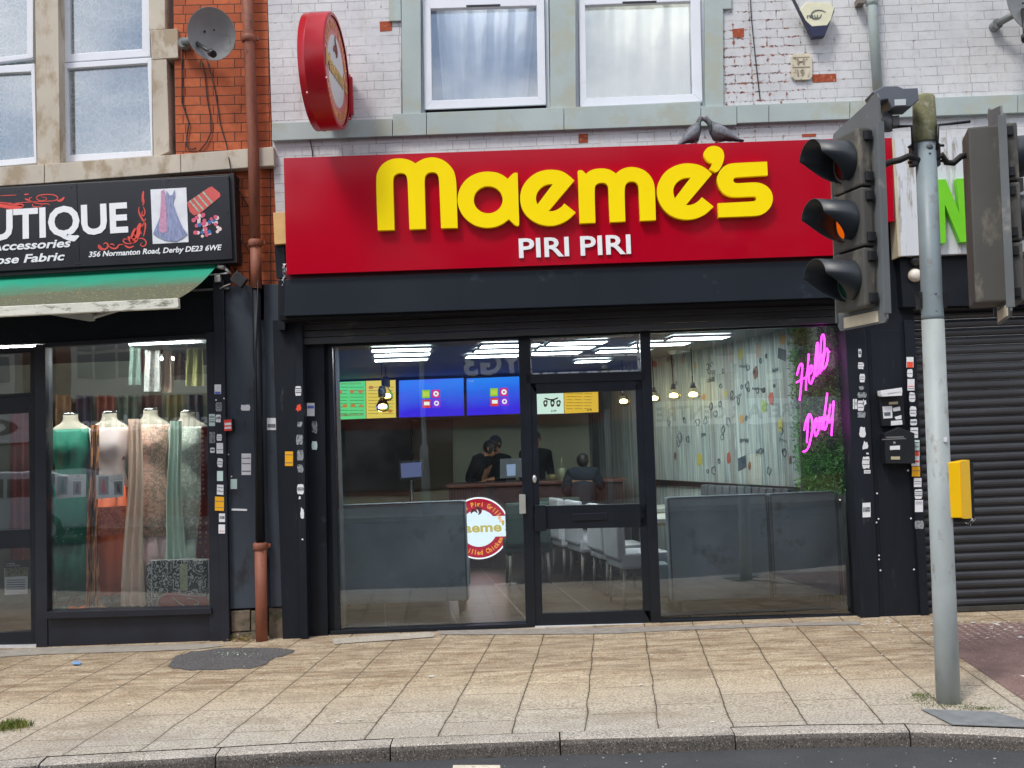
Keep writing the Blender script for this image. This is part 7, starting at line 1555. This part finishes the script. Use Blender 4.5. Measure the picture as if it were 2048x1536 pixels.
for i, ((x0, x1), (nm, col, txt)) in enumerate(zip(units, shops)):
    H_ = (7.4, 7.7, 7.5, 7.9, 9.1, 9.3, 8.6, 8.2)[i]
    ob = thing('terrace_house', ['red brick terrace house far off to the left across the street','terrace house with a pale fascia across the street, left','terrace house with the dark fabric shop fascia across the street','terrace house with the navy shop fascia across the street','terrace house with the blue shop fascia across the street','terrace house with the pale repair shop fascia across the street','terrace house with the green fascia across the street, right','terrace house at the right end across the street'][i], 'house', ((x0+x1)/2, OY, 0), 'terrace across the street')
    mb = MB(); mb.box(x0, x1, OY-6, OY, -.1, H_); part('wall', mb, OB, ob)
    mb = MB(); mb.hexa([Vector(p) for p in ((x0,OY-6,H_),(x1,OY-6,H_),(x1,OY+.25,H_),(x0,OY+.25,H_),(x0,OY-3.2,H_+1.7),(x1,OY-3.2,H_+1.7),(x1,OY-3,H_+1.7),(x0,OY-3,H_+1.7))]); part('roof', mb, MAT('slate_roof_%d' % i, S(90,92,98), .6), ob)
    fz0, fz1 = (3.15, 4.35) if i == 4 else (1.9, 2.55) if i == 5 else (2.15, 3.0)
    mb = MB(); mb.box(x0+.15, x1-.15, OY, OY+.25, fz0, fz1); fa = part('fascia', mb, MAT(nm+'_fascia', col, .4), ob)
    if txt:
        mb = MB(); w_ = (x1-x0)*.36; xm = (x0+x1)/2; zb_, zc_ = (3.5, 4.12) if i == 4 else (2.03, 2.4) if i == 5 else (2.35, 2.8)
        if i == 4: xm, w_ = -.75, .8
        if i == 5: xm, w_ = 5.5, 1.85
        text(mb, txt, Vector((xm+w_,OY+.26,zb_)), Vector((xm-w_,OY+.26,zb_)), Vector((xm+w_,OY+.26,zc_)), None, .01, .03); part('fascia_lettering', mb, MAT(nm+'_lettering', (.93,.93,.93) if sum(col) < 1 else S(40,36,44), .5), fa)
    mb = MB(); mb.box(x0+.3, x1-.3, OY+.0, OY+.06, .45, 2.1); sh = part('shop_window', mb, OGL, ob)
    mb = MB()
    for xx in (x0+.3, (x0+x1)/2, x1-.3): mb.box(xx-.06, xx+.06, OY+.02, OY+.12, -.1, 2.15)
    part('shopfront_posts', mb, MAT('far_post_%d' % i, S(50,54,60), .6), ob)
    for cx in ((x0*.72+x1*.28), (x0*.28+x1*.72)):
        if x1-x0 < 3: continue
        zq = 1.2 if i == 4 else 0
        mb = MB(); mb.box(cx-.95, cx+.95, OY, OY+.5, 3.3+zq, 5.55+zq); bw = part('bay_window', mb, OST, ob)
        for a, b2 in ((cx-.8,cx-.35),(cx-.27,cx+.27),(cx+.35,cx+.8)):
            g = MB(); g.box(a, b2, OY+.5, OY+.515, 3.8+zq, 4.5+zq); g.box(a, b2, OY+.5, OY+.515, 4.58+zq, 5.3+zq); part('pane', g, OGL, bw)
    for cx in (x0*.75+x1*.25, (x0+x1)/2, x0*.25+x1*.75):
        if x1-x0 < 3 or H_ < 9: continue
        mb = MB(); mb.box(cx-.55, cx+.55, OY, OY+.12, 6.95, 8.85); sw = part('sash_window', mb, OST, ob)
        g = MB(); g.box(cx-.42, cx+.42, OY+.12, OY+.13, 7.1, 7.9); g.box(cx-.42, cx+.42, OY+.12, OY+.13, 7.98, 8.7); part('pane', g, OGL, sw)
    mb = MB(); mb.box(x0+.1, x0+.9, OY-3.5, OY-2.8, H_+.3, H_+2.2); part('chimney', mb, OB, ob)
# parked silver van and a dark car, mirrored in the boutique glass
def car(label, cx, cy, mat, L_=4.3, H_=1.5, name='parked_car', cat='car', z=ROADZ):
    o = thing(name, label, cat, (cx, cy, z)); hw = .88
    body = [(-L_/2,.35),(-L_/2+.05,.75),(-L_/2+.15,.95),(-L_*.22,1.0),(-L_*.08,H_-.08),(0,H_),(L_*.30,H_),(L_*.40,H_-.1),(L_/2-.08,.95),(L_/2,.85),(L_/2,.35)]
    mb = MB(); me = curve_mesh([body], hw*2, bev=.04); mb.add(me, lambda c: Vector((cx+c.x, cy+c.z, z+c.y))); part('car_body', mb, mat, o)
    for s_ in (-1, 1):
        mb = MB(); me = curve_mesh([[(-L_*.19,.98),(-L_*.08,H_-.14),(L_*.08,H_-.10),(L_*.08,.98)], [(L_*.10,.98),(L_*.10,H_-.10),(L_*.30,H_-.12),(L_*.37,.98)]], .01); mb.add(me, lambda c: Vector((cx+c.x, cy+s_*(hw+.045)+c.z, z+c.y))); part('side_windows', mb, OGL, o)
    for sx in (-L_*.31, L_*.31):
        for s_ in (-1, 1):
            mb = MB(); mb.lathe([(.19,.0),(.30,.0),(.32,.03),(.32,.17),(.30,.2),(0,.2)], Matrix.Translation((cx+sx, cy+s_*(hw+.06), z+.32)) @ Matrix.Rotation(s_*PI/2, 4, 'X'), 28); wh = part('wheel', mb, BLACKPL, o)
            mb = MB(); mb.lathe([(0,-.0),(.12,.01),(.19,.0)], Matrix.Translation((cx+sx, cy+s_*(hw+.065), z+.32)) @ Matrix.Rotation(s_*PI/2, 4, 'X'), 20); part('rim', mb, MAT('alloy_rim', S(170,172,176), .3, metal=.6) if 'alloy_rim' not in bpy.data.materials else bpy.data.materials['alloy_rim'], wh)
    mb = MB(); mb.box(cx-L_/2-.045, cx-L_/2-.0, cy-.8, cy-.5, z+.6, z+.75); mb.box(cx-L_/2-.045, cx-L_/2, cy+.5, cy+.8, z+.6, z+.75); part('headlights', mb, PAPER, o)
    return o
SILV = MAT('silver_paint', S(176,184,192), .3, metal=.4, var=.04)
car('silver parked car across the street, mirrored in the boutique window', -11.3, -13.9, SILV)
car('dark blue parked car across the street, beyond the crossing', 9.5, -14.2, MAT('dark_blue_paint', S(30,40,70), .3, metal=.3))
# the crossing's second pole over the road
fp_ = thing('far_traffic_light', 'far traffic light pole on the opposite pavement', 'traffic light', (2.0, -15.9, 0))
mb = MB(); mb.tube([(2.0,-15.9,ROADZ),(2.0,-15.9,3.4)], .06, 16); part('pole', mb, GALV, fp_)
mb = MB(); mb.box(1.86,2.14,-15.8,-15.6,2.3,3.3,.02); part('signal_head', mb, HG, fp_)
lamp = thing('street_lamp', 'tall grey street lamp column on the opposite pavement', 'street lamp', (-2.4, -16.2, 0))
mb = MB(); mb.tube([(-2.4,-16.2,ROADZ),(-2.4,-16.2,1.6),(-2.4,-16.2,1.65),(-2.4,-16.2,8.4),(-2.4,-15.4,8.8)], [.1,.1,.06,.05,.04], 14); part('column', mb, GALV, lamp)
mb = MB(); mb.box(-2.52,-2.28,-15.5,-14.8,8.76,8.9,.03); part('lantern', mb, MAT('lantern_grey', S(150,152,154), .5), lamp)
